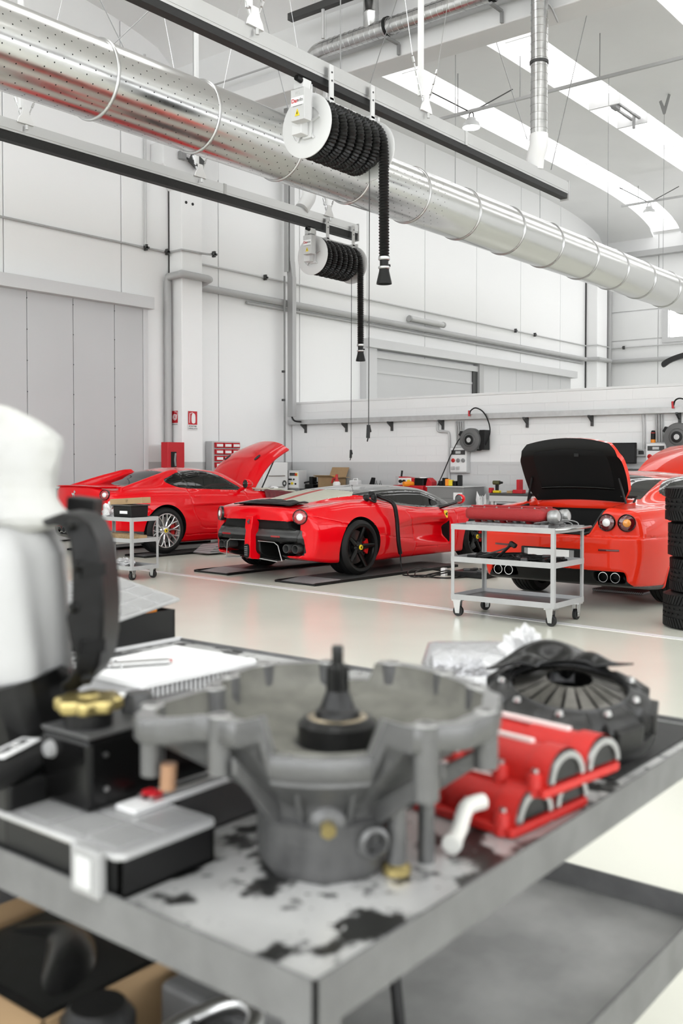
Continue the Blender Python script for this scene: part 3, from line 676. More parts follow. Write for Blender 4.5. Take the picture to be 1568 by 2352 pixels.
def newton(f, P, h, it=2):
    for _ in range(it):
        g = grad(f, P); v = f(P[:,0], P[:,1], P[:,2]); g2 = np.maximum((g*g).sum(1), .05); s = -(v/g2)[:,None]*g
        L = np.linalg.norm(s, axis=1); s *= np.minimum(1, .7*h/np.maximum(L, 1e-9))[:,None]; P = P+s
    return P
def poly2(A, Q):
    """signed distance to polygon (negative inside) and nearest boundary point"""
    A = np.array(A, float); n = len(A); best = np.full(len(Q), 1e9); NP = np.zeros((len(Q), 2)); ins = np.zeros(len(Q), bool)
    for i in range(n):
        a, b = A[i], A[(i+1) % n]; d = b-a; t = np.clip(((Q-a)@d)/max(1e-12, d@d), 0, 1); c = a+t[:,None]*d; ds = ((Q-c)**2).sum(1)
        m = ds < best; best[m] = ds[m]; NP[m] = c[m]
        cr = ((a[1] > Q[:,1]) != (b[1] > Q[:,1])); xx = a[0]+(Q[:,1]-a[1])/np.where(b[1] == a[1], 1e-12, b[1]-a[1])*d[0]; ins ^= cr & (Q[:,0] < xx)
    d = np.sqrt(best)
    return np.where(ins, -d, d), NP
def round_poly(pts, n=5):
    """closed Catmull-Rom outline"""
    m = len(pts); out = []
    for i in range(m):
        a, b, c, d = (np.array(pts[(i+k) % m], float) for k in (-1, 0, 1, 2))
        for k in range(n):
            t = k/n; out.append(tuple(.5*(2*b+(c-a)*t+(2*a-5*b+4*c-d)*t*t+(3*b-a-3*c+d)*t**3)))
    return out
PL = {'side': (0, 2, 1), 'top': (0, 1, 2), 'rear': (1, 2, 0)}
def zone_split(f, P, Fc, zones, h, groove=.006):
    """cut the surface along zone outlines: returns zone index per face (0 = body)"""
    for z in zones:
        if z.get('nosnap'): continue
        a, b, c = PL[z['plane']]
        Q = P[:, (a, b)].copy()
        if z.get('mirror', True):
            if a == 1: Q[:,0] = np.abs(Q[:,0])
            if b == 1: Q[:,1] = np.abs(Q[:,1])
        bb = np.array(z['poly']); near = ((Q > bb.min(0)-h) & (Q < bb.max(0)+h)).all(1) & z['cond'](P)
        ii = np.where(near)[0]
        if not len(ii): continue
        d, NP = poly2(z['poly'], Q[ii]); gn = grad(f, P[ii]); cn = np.abs(gn[:,c])/np.maximum(1e-6, np.linalg.norm(gn, axis=1)); mv = np.abs(d) < .62*h*np.clip(cn, .2, 1); ii = ii[mv]; NP = NP[mv]; 
        N2 = P[ii].copy(); sa = np.sign(P[ii]); N2[:,a] = NP[:,0]*(np.where(sa[:,a] < 0, -1, 1) if a == 1 and z.get('mirror', True) else 1); N2[:,b] = NP[:,1]*(np.where(sa[:,b] < 0, -1, 1) if b == 1 and z.get('mirror', True) else 1)
        for _ in range(2):
            v = f(N2[:,0], N2[:,1], N2[:,2]); e = .003; U = N2.copy(); U[:,c] += e; g = (f(U[:,0], U[:,1], U[:,2])-v)/e
            g = np.where(np.abs(g) < .25, .25*np.where(g < 0, -1, 1), g); N2[:,c] += np.clip(-v/g, -h*.6, h*.6)
        P[ii] = newton(f, N2, h, 1)
    cen = P[Fc].mean(1); zi = np.zeros(len(Fc), int)
    for k, z in enumerate(zones, 1):
        a, b, c = PL[z['plane']]; Q = cen[:, (a, b)].copy()
        if z.get('mirror', True):
            if a == 1: Q[:,0] = np.abs(Q[:,0])
            if b == 1: Q[:,1] = np.abs(Q[:,1])
        bb = np.array(z['poly']); near = ((Q > bb.min(0)) & (Q < bb.max(0))).all(1) & z['cond'](cen); ii = np.where(near)[0]
        if not len(ii): continue
        d, _ = poly2(z['poly'], Q[ii]); zi[ii[d < 0]] = k
    # shut lines: press the border in a little
    lo = np.full(len(P), 99); hi = np.full(len(P), -1)
    np.minimum.at(lo, Fc.ravel(), np.repeat(zi, 4)); np.maximum.at(hi, Fc.ravel(), np.repeat(zi, 4))
    bd = np.where(lo != hi)[0]; g = grad(f, P[bd]); g /= np.maximum(1e-6, np.linalg.norm(g, axis=1))[:,None]
    gr = np.array([groove]+[z.get('groove', groove) for z in zones]); P[bd] -= g*np.minimum(gr[lo[bd]], gr[hi[bd]])[:,None]
    return zi
def np_mesh(name, P, Fc, m):
    u, inv = np.unique(Fc, return_inverse=True); inv = inv.reshape(Fc.shape); me = bpy.data.meshes.new(name)
    me.vertices.add(len(u)); me.vertices.foreach_set('co', P[u].astype(np.float32).ravel()); me.loops.add(inv.size); me.loops.foreach_set('vertex_index', inv.astype(np.int32).ravel())
    me.polygons.add(len(inv)); me.polygons.foreach_set('loop_start', np.arange(0, inv.size, 4, dtype=np.int32)); me.polygons.foreach_set('loop_total', np.full(len(inv), 4, np.int32))
    me.materials.append(m); me.update(calc_edges=True); me.validate(); me.shade_smooth(); return me
def surface_point(f, x, y, z0=1.6, down=True):
    """height of the surface above (x, y)"""
    z = np.linspace(z0, 0, 800); v = f(np.full(800, x), np.full(800, y), z); i = np.argmax(v < 0); return float(z[i])
def side_point(f, x, z, s=-1):
    y = np.linspace(1.3, 0, 900); v = f(np.full(900, x), s*y, np.full(900, z)); i = np.argmax(v < 0); return float(s*y[i])
def rear_point(f, y, z, x0=-1.3, x1=.2):
    x = np.linspace(x0, x1, 900); v = f(x, np.full(900, y), np.full(900, z)); i = np.argmax(v < 0); return float(x[i])
# ================================================================== CARS
RED = (.68, .0008, .006)
m_paint = two_sided('red_car_paint', (RED, .32, 1.0), (.012,.012,.012))
m_paint2 = two_sided('orange_red_car_paint', ((.68, .028, .010), .28, 1.0), (.012,.012,.012))
m_gloss = two_sided('gloss_black_paint', ((.006,.006,.006), .2, 1.0), (.01,.01,.01))
m_satin = mat('satin_black', (.012,.012,.012), .45)
m_satgrey = mat('satin_dark_grey', (.06,.06,.06), .38)
m_liner = mat('wheel_well_black', (.008,.008,.008), .8)
m_mesh = mat('black_grille_mesh', (.008,.008,.008), .6, bump=.5, bscale=350)
m_tyre = mat('tyre_rubber', (.014,.014,.014), .55, bump=.08, bscale=80)
m_rimblack = mat('black_wheel_enamel', (.008,.008,.008), .22)
m_rimsil = mat('silver_wheel_enamel', (.62,.62,.62), .25, metal=.9)
m_disc = mat('brake_disc', (.18,.18,.18), .35, metal=1)
m_caliper = mat('red_brake_caliper', (.6,.01,.01), .3, coat=.5)
m_badge = mat('yellow_badge', (.85,.62,.02), .35)
m_cream = mat('cream_cloth', (.50,.49,.41), .75, var=.06, vscale=9, bump=.15, bscale=60)
m_maroon = mat('maroon_cloth', (.13,.006,.012), .5, var=.3, vscale=14, bump=.2, bscale=40)
m_stripe = mat('dull_red_cloth', (.42,.05,.04), .6)
m_redlens = mat('red_lamp_lens', (.30,.004,.008), .12, coat=1)
m_whitelens = mat('clear_lamp_lens', (.75,.75,.75), .12, coat=1, bump=.3, bscale=180)
m_amberlens = mat('amber_lamp_lens', (.75,.28,.04), .12, coat=1, bump=.3, bscale=180)
m_lensdark = mat('dark_red_lamp_lens', (.09,.004,.006), .1, coat=1)
m_seat = mat('tan_leather', (.10,.07,.05), .6)
def glass_mat(name, tint, refl=.9):
    m = bpy.data.materials.new(name); m.use_nodes = True; nt = m.node_tree; nt.nodes.remove(nt.nodes['Principled BSDF']); out = nt.nodes['Material Output']
    t = nt.nodes.new('ShaderNodeBsdfTransparent'); t.inputs[0].default_value = (*tint, 1); g = nt.nodes.new('ShaderNodeBsdfGlossy'); g.inputs['Roughness'].default_value = .02
    g.inputs['Color'].default_value = (refl, refl, refl, 1); fr = nt.nodes.new('ShaderNodeFresnel'); fr.inputs['IOR'].default_value = 1.55; mx = nt.nodes.new('ShaderNodeMixShader')
    nt.links.new(fr.outputs[0], mx.inputs[0]); nt.links.new(t.outputs[0], mx.inputs[1]); nt.links.new(g.outputs[0], mx.inputs[2]); nt.links.new(mx.outputs[0], out.inputs['Surface']); MATS[name] = m; return m
m_glass = glass_mat('tinted_car_glass', (.42,.45,.44)); m_glassdark = glass_mat('dark_car_glass', (.16,.17,.17)); m_clear = glass_mat('clear_plastic', (.82,.83,.83))

def body_field(S):
    L = {k: lut(*zip(*S[k])) for k in ('Wm', 'Tf', 'Tc', 'Tg', 'Wg', 'By')}
    relu = lambda a: np.maximum(a, 0)
    def f(x, y, z):
        ay = np.abs(y)
        W = L['Wm'](x)-S['kl']*relu(S['zm']-z)**2-S['ku']*relu(z-S['zm'])**2
        if 'dep' in S: W = W-S['dep'](x, z)
        b = sstep(ay, S['fy0'], S['fy1']); T = L['Tc'](x)+(L['Tf'](x)-L['Tc'](x))*b
        d = smax(ay-W, (z-T)*.92, S['ks'])
        d = smax(d, L['By'](x)-z, .05)
        d = smax(d, S['xr'](ay, z)-x, S.get('kr', .06)); d = smax(d, x-S['xf'](ay, z), .12)
        if 'pre' in S: d = S['pre'](d, x, y, ay, z)
        g = smax(ay-(L['Wg'](x)-S['tum']*(z-S['zb'])), (z-(L['Tg'](x)-S['crown']*ay*ay))*.9, S['kg'])
        g = smax(g, S['zb']-.25-z, .03); g = smax(g, np.maximum(S['Tg'][0][0]-x, x-S['Tg'][-1][0]), .03)
        d = smin(d, g, S['kb'])
        if 'post' in S: d = S['post'](d, x, y, ay, z)
        if S.get('noarch'): return d
        for xw, zw, ra in S['arches']:
            c = np.hypot(x-xw, z-zw)-ra; d = smax(d, -np.maximum(c, S['yin']-ay), .014)
        return d
    return f
def shell(t, f, S, zones, paint, h=.018, groove=.006):
    P, Fc = surfnet(f, S['lo'], S['hi'], h)
    S['noarch'] = True
    for xw, zw, ra in S['arches']:
        c = np.hypot(P[:,0]-xw, P[:,2]-zw)-ra; v = f(P[:,0], P[:,1], P[:,2]); ii = np.where((np.abs(c) < .7*h) & (np.abs(v) < 1.0*h) & (np.abs(P[:,1]) > S['yin']+.1))[0]; Q = P[ii]
        r = np.hypot(Q[:,0]-xw, Q[:,2]-zw); Q[:,0] = xw+(Q[:,0]-xw)*ra/r; Q[:,2] = zw+(Q[:,2]-zw)*ra/r
        for _ in range(3):
            v = f(Q[:,0], Q[:,1], Q[:,2]); g = (f(Q[:,0], Q[:,1]+.003, Q[:,2])-v)/.003; g = np.where(np.abs(g) < .3, .3*np.sign(Q[:,1]), g); Q[:,1] += np.clip(-v/g, -h, h)
        P[ii] = Q
    S['noarch'] = False
    zones = zones+[dict(name='wheel_well', mat=m_liner, plane='side', poly=[(xw+(ra+.012)*math.cos(a), zw+(ra+.012)*math.sin(a)) for a in np.linspace(0, 2*PI, 40, endpoint=False)], cond=(lambda xw, zw, ra: (lambda Q: (np.hypot(Q[:,0]-xw, Q[:,2]-zw) < ra+.0025) & (np.abs(Q[:,1]) > S['yin']-.03) & (Q[:,2] > .05)))(xw, zw, ra), groove=0.0, nosnap=True) for xw, zw, ra in S['arches']]
    zi = zone_split(f, P, Fc, zones, h, groove); obj_mesh('body', np_mesh('body', P, Fc[zi == 0], paint), t)
    cen = P[Fc].mean(1)[:,1]; out = {}
    for k, z in enumerate(zones, 1):
        if z.get('split', z['plane'] == 'side'): sel = [(zi == k) & (cen < 0), (zi == k) & (cen >= 0)]
        else: sel = [zi == k]
        for s in sel:
            if s.sum() > 3:
                o = obj_mesh(z['name'], np_mesh(z['name'], P, Fc[s], z['mat']), t); out.setdefault(z['name'], []).append(o)
                if z.get('label'): o['label'] = z['label']
    return out
HORSE = [(-.10,-.45), (-.02,-.5), (.02,-.2), (.0,-.05), (.15,-.12), (.3,-.4), (.38,-.38), (.26,-.05), (.18,.06), (.24,.22), (.4,.2), (.42,.26), (.26,.34), (.16,.5), (.08,.42), (.0,.36), (.02,.16), (-.12,.1), (-.3,.2), (-.42,.1), (-.3,-.1), (-.2,-.05), (-.14,-.2)]
def horse(m, parent, mw, s, name='emblem'):
    q = MB(); q.prism([(a*s, b*s) for a, b in HORSE], 0, .004); me = q.mesh(name, m); me.transform(mw); return obj_mesh(name, me, parent)
def make_wheel(t, x, y, z, R, w, rr, style, side, m_rim):
    """wheel as a part of the car; outer face at y, side -1 right / +1 left"""
    wh = bpy.data.objects.new('wheel', None); COL.objects.link(wh); wh.parent = t; wh.location = (x, y, z); wh.empty_display_size = .05
    if side > 0: wh.rotation_euler = (0, 0, PI)
    q = MB(); pr = [(rr-.005, .012), (rr+.004, .0), (rr+.03, -.008), (R-.05, -.006), (R-.02, .008), (R-.004, .03)]
    n = 5
    for i in range(n):
        a = .03+(w-.06)*i/n; b = .03+(w-.06)*(i+1)/n
        pr += [(R, a+.004), (R, b-.008), (R-.008, b-.007), (R-.008, b-.001)]
    pr += [(R-.004, w-.03), (R-.03, w), (rr, w-.01)]
    q.lathe(pr, 56, ax=(0,1,0)); q.build('tyre', m_tyre, wh, smooth=35)
    q = MB(); q.lathe([(rr-.002, .012), (rr+.002, .004), (rr-.012, .003), (rr-.016, .02), (rr-.028, .04), (rr-.03, .09), (rr-.045, w-.03), (rr-.02, w-.01)], 56, ax=(0,1,0)); q.build('rim_barrel', m_rim, wh, smooth=35)
    q = MB()
    def spoke(a0, r0, w0, d0, a1, r1, w1, d1, ridge=.012):
        rings = []
        for k in range(7):
            s = k/6; r = r0+(r1-r0)*s; a = a0+(a1-a0)*s; wd = w0+(w1-w0)*s; dy = d0+(d1-d0)*s+.01*math.sin(PI*s)*0
            ca, sa = math.cos(a), math.sin(a); c = Vector((ca*r, dy, sa*r)); tn = Vector((-sa, 0, ca)); yy = Vector((0, 1, 0))
            rings.append([c-tn*wd/2+yy*.03, c-tn*wd/2, c-tn*wd/5-yy*ridge, c+tn*wd/5-yy*ridge, c+tn*wd/2, c+tn*wd/2+yy*.03])
        q.rings(rings)
    if style == 'star':
        for k in range(5):
            a = PI/2+2*PI*k/5-.25; q = MB(); spoke(a, .045, .075, .05, a, rr-.012, .045, .012); q.build('spoke', m_rim, wh, smooth=30)
    else:
        for k in range(10):
            a = 2*PI*k/10+.1; q = MB(); spoke(a, .055, .035, .035, a, .14, .026, .028); spoke(a, .125, .022, .028, a+.17, rr-.012, .02, .008, .007); spoke(a, .125, .022, .028, a-.17, rr-.012, .02, .008, .007); q.build('spoke', m_rim, wh, smooth=30)
    MB().lathe([(.001, -.0), (.03, -.0), (.06, .01), (.085, .04), (.085, .09)], 28, ax=(0,1,0), o=(0,.018,0)).build('hub', m_rim, wh, smooth=35)
    hc = MB().lathe([(.001, .008), (.03, .008), (.034, .02)], 24, ax=(0,1,0)).build('hub_badge', m_badge, wh, smooth=30)
    horse(m_black, hc, frame((0, .0075, 0), (1,0,0), (0,0,1)), .045)
    q = MB()
    for k in range(5):
        a = 2*PI*k/5+.4; q.cyl((.06*math.cos(a), .02, .06*math.sin(a)), (.06*math.cos(a), .05, .06*math.sin(a)), .009, n=6)
    q.build('lug_bolts', m_steel if style != 'star' else m_black, wh)['kind'] = 'stuff'
    MB().lathe([(.09, .115), (rr-.055, .115), (rr-.055, .14), (.09, .14)], 40, ax=(0,1,0)).build('brake_disc', m_disc, wh, smooth=35)
    q = MB(); q.lathe([(rr-.12, .08), (rr-.045, .08), (rr-.04, .1), (rr-.04, .17), (rr-.12, .17), (rr-.12, .08)], 12, ax=(0,1,0), a0=-.45, a1=.45, cap=False); c = q.build('brake_caliper', m_caliper, wh, smooth=30)
    # lathe starts at an arbitrary angle: turn caliper to the front of the wheel
    e1 = Vector((0,1,0)).orthogonal().normalized(); ang = math.atan2(e1.z, e1.x); c.rotation_euler = (0, ang, 0)
    return wh
def lamp_ring(t, c, nrm, r, mats, name='tail_light', bez=.02):
    """round tail lamp: dark ring, coloured lens and centre lens"""
    l = MB().lathe([(r*1.02, -.05), (r*1.06, .004), (r, .012), (r*.9, .004)], 36, o=c, ax=nrm).build(name, mats[0], t, smooth=40)
    MB().lathe([(r*.92, .004), (r*.75, .012), (r*.5, .016), (r*.45, .010)], 36, o=c, ax=nrm).build('lens', mats[1], l, smooth=50)
    MB().lathe([(r*.48, .012), (r*.3, .024), (.001, .028)], 28, o=c, ax=nrm).build('lens', mats[2], l, smooth=50)
    return l
def exhaust(t, c, r, m, L=.16):
    MB().lathe([(r*.86, L), (r*.86, .01), (r*.9, .0), (r, .0), (r, .02), (r*.98, L)], 28, o=c, ax=(1,0,0)).build('exhaust_pipe', m, t, smooth=40)
    return MB().cyl((c[0]+.05, c[1], c[2]), (c[0]+.055, c[1], c[2]), r*.87, n=20)

# ------------------------------------------------------------------ low hypercar (middle)
def laf():
    t = thing('sports_car', 'low red supercar with black roof and cream covered engine lid, in the middle', 'car', (9.95, 8.53, .04), math.radians(-3))
    S = dict(Wm=[(-.98,.80), (-.7,.91), (-.4,.975), (0,.992), (.4,.98), (.8,.955), (1.3,.945), (1.8,.955), (2.2,.968), (2.65,.97), (3.0,.93), (3.3,.84), (3.6,.62), (3.78,.3)],
             Tf=[(-.98,.80), (-.7,.855), (-.3,.90), (0,.925), (.4,.925), (.8,.87), (1.2,.80), (1.6,.765), (2.0,.755), (2.4,.785), (2.65,.785), (3.0,.73), (3.4,.6), (3.75,.42)],
             Tc=[(-.98,.835), (-.7,.86), (-.3,.86), (.5,.86), (2.2,.74), (2.6,.68), (3.0,.60), (3.4,.5), (3.75,.36)],
             Tg=[(-.9,.80), (-.72,.86), (-.3,.93), (.2,1.015), (.7,1.075), (1.2,1.10), (1.6,1.085), (2.0,1.005), (2.4,.86), (2.75,.69), (2.95,.55)],
             Wg=[(-.9,.46), (-.3,.56), (.1,.62), (.5,.70), (1.0,.76), (1.6,.76), (2.2,.68), (2.7,.48), (2.9,.3)],
             By=[(-1,.30), (-.75,.22), (-.4,.17), (.5,.14), (2.2,.14), (3.2,.13), (3.75,.2)],
             kl=.55, ku=.9, zm=.52, fy0=.30, fy1=.74, ks=.09, tum=.52, zb=.84, crown=.10, kg=.10, kb=.05, yin=.52, kr=.05,
             arches=[(0, .345, .385), (2.65, .335, .37)], lo=(-1.05,-1.05,.05), hi=(3.85,1.05,1.2))
    dp = lut([.70, .95, 1.3, 1.7, 1.93, 1.99, 2.6], [0, .045, .085, .13, .15, 0, 0]); zc = lut([.7, 1.2, 1.9], [.50, .50, .46]); hw = lut([.7, 1.2, 1.6, 2.0], [.10, .19, .21, .20])
    S['dep'] = lambda x, z: dp(x)*sstep(1-np.abs(z-zc(x))/hw(x), 0, .75)
    def xr(ay, z):
        base = -.93+.30*np.maximum(ay-.1, 0)**2.2
        low = sstep(.58-z, 0, .08)
        return base+.05*sstep(.70-z, 0, .03)*sstep(.72-ay, 0, .05)-.06*low*sstep(.80-ay, 0, .1)
    S['xr'] = xr; S['xf'] = lambda ay, z: 3.76-.95*ay**2.6-.3*np.maximum(z-.35, 0)**1.3
    def pre(d, x, y, ay, z):
        # ducktail lip
        lip = smax(smax(np.abs(x+.86-.26*ay**2.2)-.07, np.abs(z-(.845-.07*ay**2))-.018, .03), ay-.76, .05)
        d = smin(d, lip, .03)
        # recessed black mesh behind the tail
        m = np.maximum(np.maximum(x-(-.70+.25*ay**2.2), ay-.68), np.abs(z-.64)-.055); d = smax(d, -m, .012)
        # diffuser tunnels
        for c, w_, h_ in ((.28, .16, .125),):
            q = smax(np.abs(ay-c-.1*(.44-z))-w_, np.abs(z-.315)-h_, .04); q = np.maximum(q, x+.45); d = smax(d, -q, .012)
        q = smax(np.abs(ay-.60)-.155, np.abs(z-.355)-.085, .06); q = np.maximum(q, x+.66); d = smax(d, -q, .012)
        return d
    S['pre'] = pre
    f = body_field(S)
    tail = lambda Q: (Q[:,0] < -.35)
    side = lambda Q: np.abs(Q[:,1]) > .45
    Z = [dict(name='roof', mat=m_gloss, plane='side', poly=[(-.72,.868), (-.5,.89), (-.2,.93), (.1,.968), (.35,.985), (.5,.965), (.7,.905), (1.0,.838), (1.4,.80), (1.8,.782), (2.2,.775), (2.5,.76), (2.72,.72), (2.9,.72), (2.9,1.3), (-.72,1.3)], cond=lambda Q: Q[:,2] > .6, groove=.0, split=False),
         dict(name='side_window', mat=m_glassdark, plane='side', poly=round_poly([(.62,.97), (.85,1.01), (1.2,1.025), (1.55,1.0), (1.9,.90), (2.12,.79), (1.7,.80), (1.2,.845), (.85,.90)], 4), cond=lambda Q: (Q[:,2] > .76) & (np.abs(Q[:,1]) > .40), groove=.0),
         dict(name='windscreen', mat=m_glassdark, plane='top', poly=[(1.55,.0), (1.55,.42), (2.0,.50), (2.5,.44), (2.62,.2), (2.64,0), (2.64,-.01), (1.55,-.01)], cond=lambda Q: (Q[:,2] > .70) & (np.abs(Q[:,1]) < .55), groove=.0),
         dict(name='engine_cover_cloth', mat=m_cream, plane='top', poly=[(-.55,-.01), (-.55,.38), (.0,.49), (.30,.56), (.42,.48), (.42,-.01)], cond=lambda Q: Q[:,2] > .84, groove=.0),
         dict(name='cover_stripe', mat=m_stripe, plane='top', poly=[(-.56,.02), (.43,.02), (.43,.13), (-.56,.13)], mirror=False, cond=lambda Q: Q[:,2] > .84, groove=.0),
         dict(name='rear_grille', mat=m_mesh, plane='rear', poly=[(-.01,.585), (.72,.575), (.69,.62), (.655,.692), (-.01,.705)], cond=tail, groove=.0),
         dict(name='rear_bumper_band', mat=m_satgrey, plane='rear', poly=[(-.01,.50), (.765,.49), (.73,.585), (-.01,.585)], cond=lambda Q: Q[:,0] < -.5, groove=.004),
         dict(name='diffuser', mat=m_satin, plane='rear', poly=[(-.01,.10), (.50,.10), (.53,.27), (.76,.285), (.785,.32), (.765,.49), (-.01,.50)], cond=lambda Q: Q[:,0] < -.42, groove=.004),
         dict(name='door', mat=m_paint, plane='side', poly=[(1.02,.775), (1.20,.50), (1.21,.27), (2.12,.25), (2.10,.74)], cond=lambda Q: (np.abs(Q[:,1]) > .62) & (Q[:,2] < .80), groove=.007),
         dict(name='rear_bumper_corner', mat=m_paint, plane='side', poly=[(-1.1,.10), (-1.1,.80), (-.70,.745), (-.25,.64), (0,.60), (0,.10)], cond=lambda Q: (np.abs(Q[:,1]) > .66) & (Q[:,2] < .76), groove=.009),
         dict(name='rear_quarter', mat=m_paint, plane='side', poly=[(0,.10), (0,.60), (.3,.50), (.80,.42), (1.19,.40), (1.19,.10)], cond=lambda Q: (np.abs(Q[:,1]) > .66) & (Q[:,2] < .76), groove=.009)]
    # keep rear surfaces that are already black/grille out of the quarter panel
    Z = Z[:5]+[Z[8], Z[9], Z[10]]+Z[5:8]
    shell(t, f, S, Z, m_paint, h=.015)
    for s in (-1, 1):
        make_wheel(t, 0, s*.985, .345, .345, .33, .268, 'star', s, m_rimblack); make_wheel(t, 2.65, s*.955, .33, .33, .26, .252, 'star', s, m_rimblack)
        c = (rear_point(f, s*.715, .75)-.012, s*.715, .75); l = lamp_ring(t, c, (-1, s*.45, .08), .09, (m_gloss, m_redlens, m_whitelens))
        exhaust(t, (-.90, s*.535, .36), .052, m_satgrey); exhaust(t, (-.87, s*.662, .36), .052, m_satgrey)
        # mirror on a stalk
        yb = side_point(f, 1.95, .76, s)
        mi = MB().tube([(1.93, yb*.985, .775), (2.0, s*1.02, .85), (2.03, s*1.06, .885)], [.025, .018, .02], 8).build('mirror', m_gloss, t, smooth=60)
        MB().lathe([(.001, .115), (.03, .105), (.062, .06), (.07, .0), (.062, -.012)], 20, o=(1.98, s*1.08, .90), ax=(1, 0, .05)).build('mirror_shell', m_paint, mi, smooth=60)
        MB().lathe([(.001, .0), (.055, .0), (.062, .012)], 20, o=(1.965, s*1.08, .90), ax=(1, 0, .05)).build('mirror_glass', m_chrome, mi, smooth=60)
        # reflector and silver edge of diffuser tunnel
        MB().cbox((-.985, s*.44, .51), (.012, .15, .022)).build('reflector', m_redlens, t, bevel=.003)
        q = MB(); q.tube([(-.965, s*.12, .44), (-.965, s*.40, .435), (-.955, s*.455, .40), (-.93, s*.50, .21)], .006, 6); q.build('diffuser_edge', m_steel, t)
        q = MB(); q.prism([(-.93, .19), (-.50, .17), (-.50, .42), (-.93, .43)], s*.115, s*.127, ex=(1,0,0), ey=(0,0,1), ez=(0,1,0)); q.build('diffuser_fin', m_satin, t)
        q = MB(); q.beam((-.93, s*.16, .225), (-.93, s*.47, .205), .1, .012); q.build('diffuser_flap', m_steel, t)
        sh = MB().prism(round_poly([(0,.05), (.035,.045), (.035,-.0), (0,-.055), (-.035,0), (-.035,.045)], 4), 0, .006, o=(1.88, side_point(f, 1.88, .69, s)*1.0, .69), ex=(1,0,0), ey=(0,.25,1), ez=(0,s,0)).build('shield_badge', m_badge, t)
        horse(m_black, sh, frame((1.88, side_point(f, 1.88, .69, s)+s*.008, .69), (1 if s < 0 else -1,0,0), (0,0,1)), .06)
        q = MB(); q.prism([(1.955, .30), (2.0, .33), (2.02, .60), (1.97, .64), (1.93, .5)], s*.80, s*.925, ex=(1,0,0), ey=(0,0,1), ez=(0,1,0)); q.build('side_vent', m_liner, t)
    # central fin with rain light
    q = MB(); q.rings([[(-.90,-.075,.775), (-.90,.075,.775), (-.80,.08,.78), (-.80,-.08,.78)], [(-1.0,-.06,.74), (-1.0,.06,.74), (-.80,.08,.74), (-.80,-.08,.74)], [(-1.02,-.06,.60), (-1.02,.06,.60), (-.78,.07,.60), (-.78,-.07,.60)], [(-1.02,-.045,.57), (-1.02,.045,.57), (-.78,.05,.57), (-.78,-.05,.57)],
                       [(-1.035,-.05,.45), (-1.035,.05,.45), (-.8,.06,.45), (-.8,-.06,.45)], [(-1.04,-.05,.24), (-1.04,.05,.24), (-.85,.10,.22), (-.85,-.10,.22)], [(-1.0,-.05,.215), (-1.0,.05,.215), (-.85,.12,.20), (-.85,-.12,.20)]]); fin = q.build('tail_fin', m_paint, t, smooth=40, bevel=.006)
    horse(m_satgrey, fin, frame((-1.014, 0, .675), (0,-1,0), (.12,0,1)), .07)
    q = MB(); q.prism(round_poly([(-.035,-.07), (.035,-.07), (.035,.07), (-.035,.07)], 3), 0, .02, o=(-1.035, 0, .315), ex=(0,1,0), ey=(0,0,1), ez=(-1,0,0)); rl = q.build('rain_light', m_satin, fin, bevel=.004)
    q = MB()
    for i in range(3):
        for j in range(5): q.cbox((-1.057, (i-1)*.018, .265+j*.025), (.006, .009, .012))
    q.build('rain_light_diodes', m_midgrey, rl)['kind'] = 'stuff'
    # black protection cloth on the tail
    def cl(s, tt):
        y = -.50+1.0*s; x = -.80+.34*tt; z = surface_point(f, x, y)+.012+.02*math.sin(9*s+3*tt)*math.sin(PI*tt)+.018*abs(math.sin(14*s*tt+1)); return (x, y, z)
    q = MB(); q.grid(cl, 30, 10); q.build('tail_cloth', m_satin, t, smooth=80, solid=.012)
    # seats and dashboard seen through the glass
    q = MB(); q.cbox((2.0, 0, .62), (.3, 1.2, .2)); q.build('dashboard', m_satin, t, bevel=.04)
    for s in (-1, 1):
        q = MB(); q.prism(round_poly([(.75,.35), (.95,.35), (1.0,.45), (.82,.9), (.68,.92), (.65,.8)], 3), s*.12, s*.55, ex=(1,0,0), ey=(0,0,1), ez=(0,1,0)); q.build('seat', m_seat, t, bevel=.03)
    return t, f
laf_t, laf_f = laf()

# ------------------------------------------------------------------ front-engined coupe with raised bonnet (left)
def open_panel(t, name, pts_fn, nu, nv, m_out, m_in, thick=.03, flip=1):
    """raised lid: outer painted skin and dark inner frame"""
    q = MB(); q.grid(pts_fn, nu, nv); o = q.build(name, m_out, t, smooth=60)
    def inner(a, b):
        e = .004; p = Vector(pts_fn(a, b)); du = Vector(pts_fn(min(1, a+e), b))-Vector(pts_fn(max(0, a-e), b)); dv = Vector(pts_fn(a, min(1, b+e)))-Vector(pts_fn(a, max(0, b-e)))
        n = du.cross(dv).normalized(); return p-n*thick*flip
    q = MB(); q.grid(inner, nu, nv); q.build('inner_frame', m_in, o, smooth=60)
    q = MB(); ring = [(i/(nu-1), 0) for i in range(nu)]+[(1, j/(nv-1)) for j in range(1, nv)]+[(i/(nu-1), 1) for i in range(nu-2, -1, -1)]+[(0, j/(nv-1)) for j in range(nv-2, 0, -1)]
    R = [[Vector(pts_fn(*c)), Vector(inner(*c))] for c in ring]; R.append(R[0]); q.rings(R, closed=False); q.build('edge', m_out, o, smooth=60)
    return o
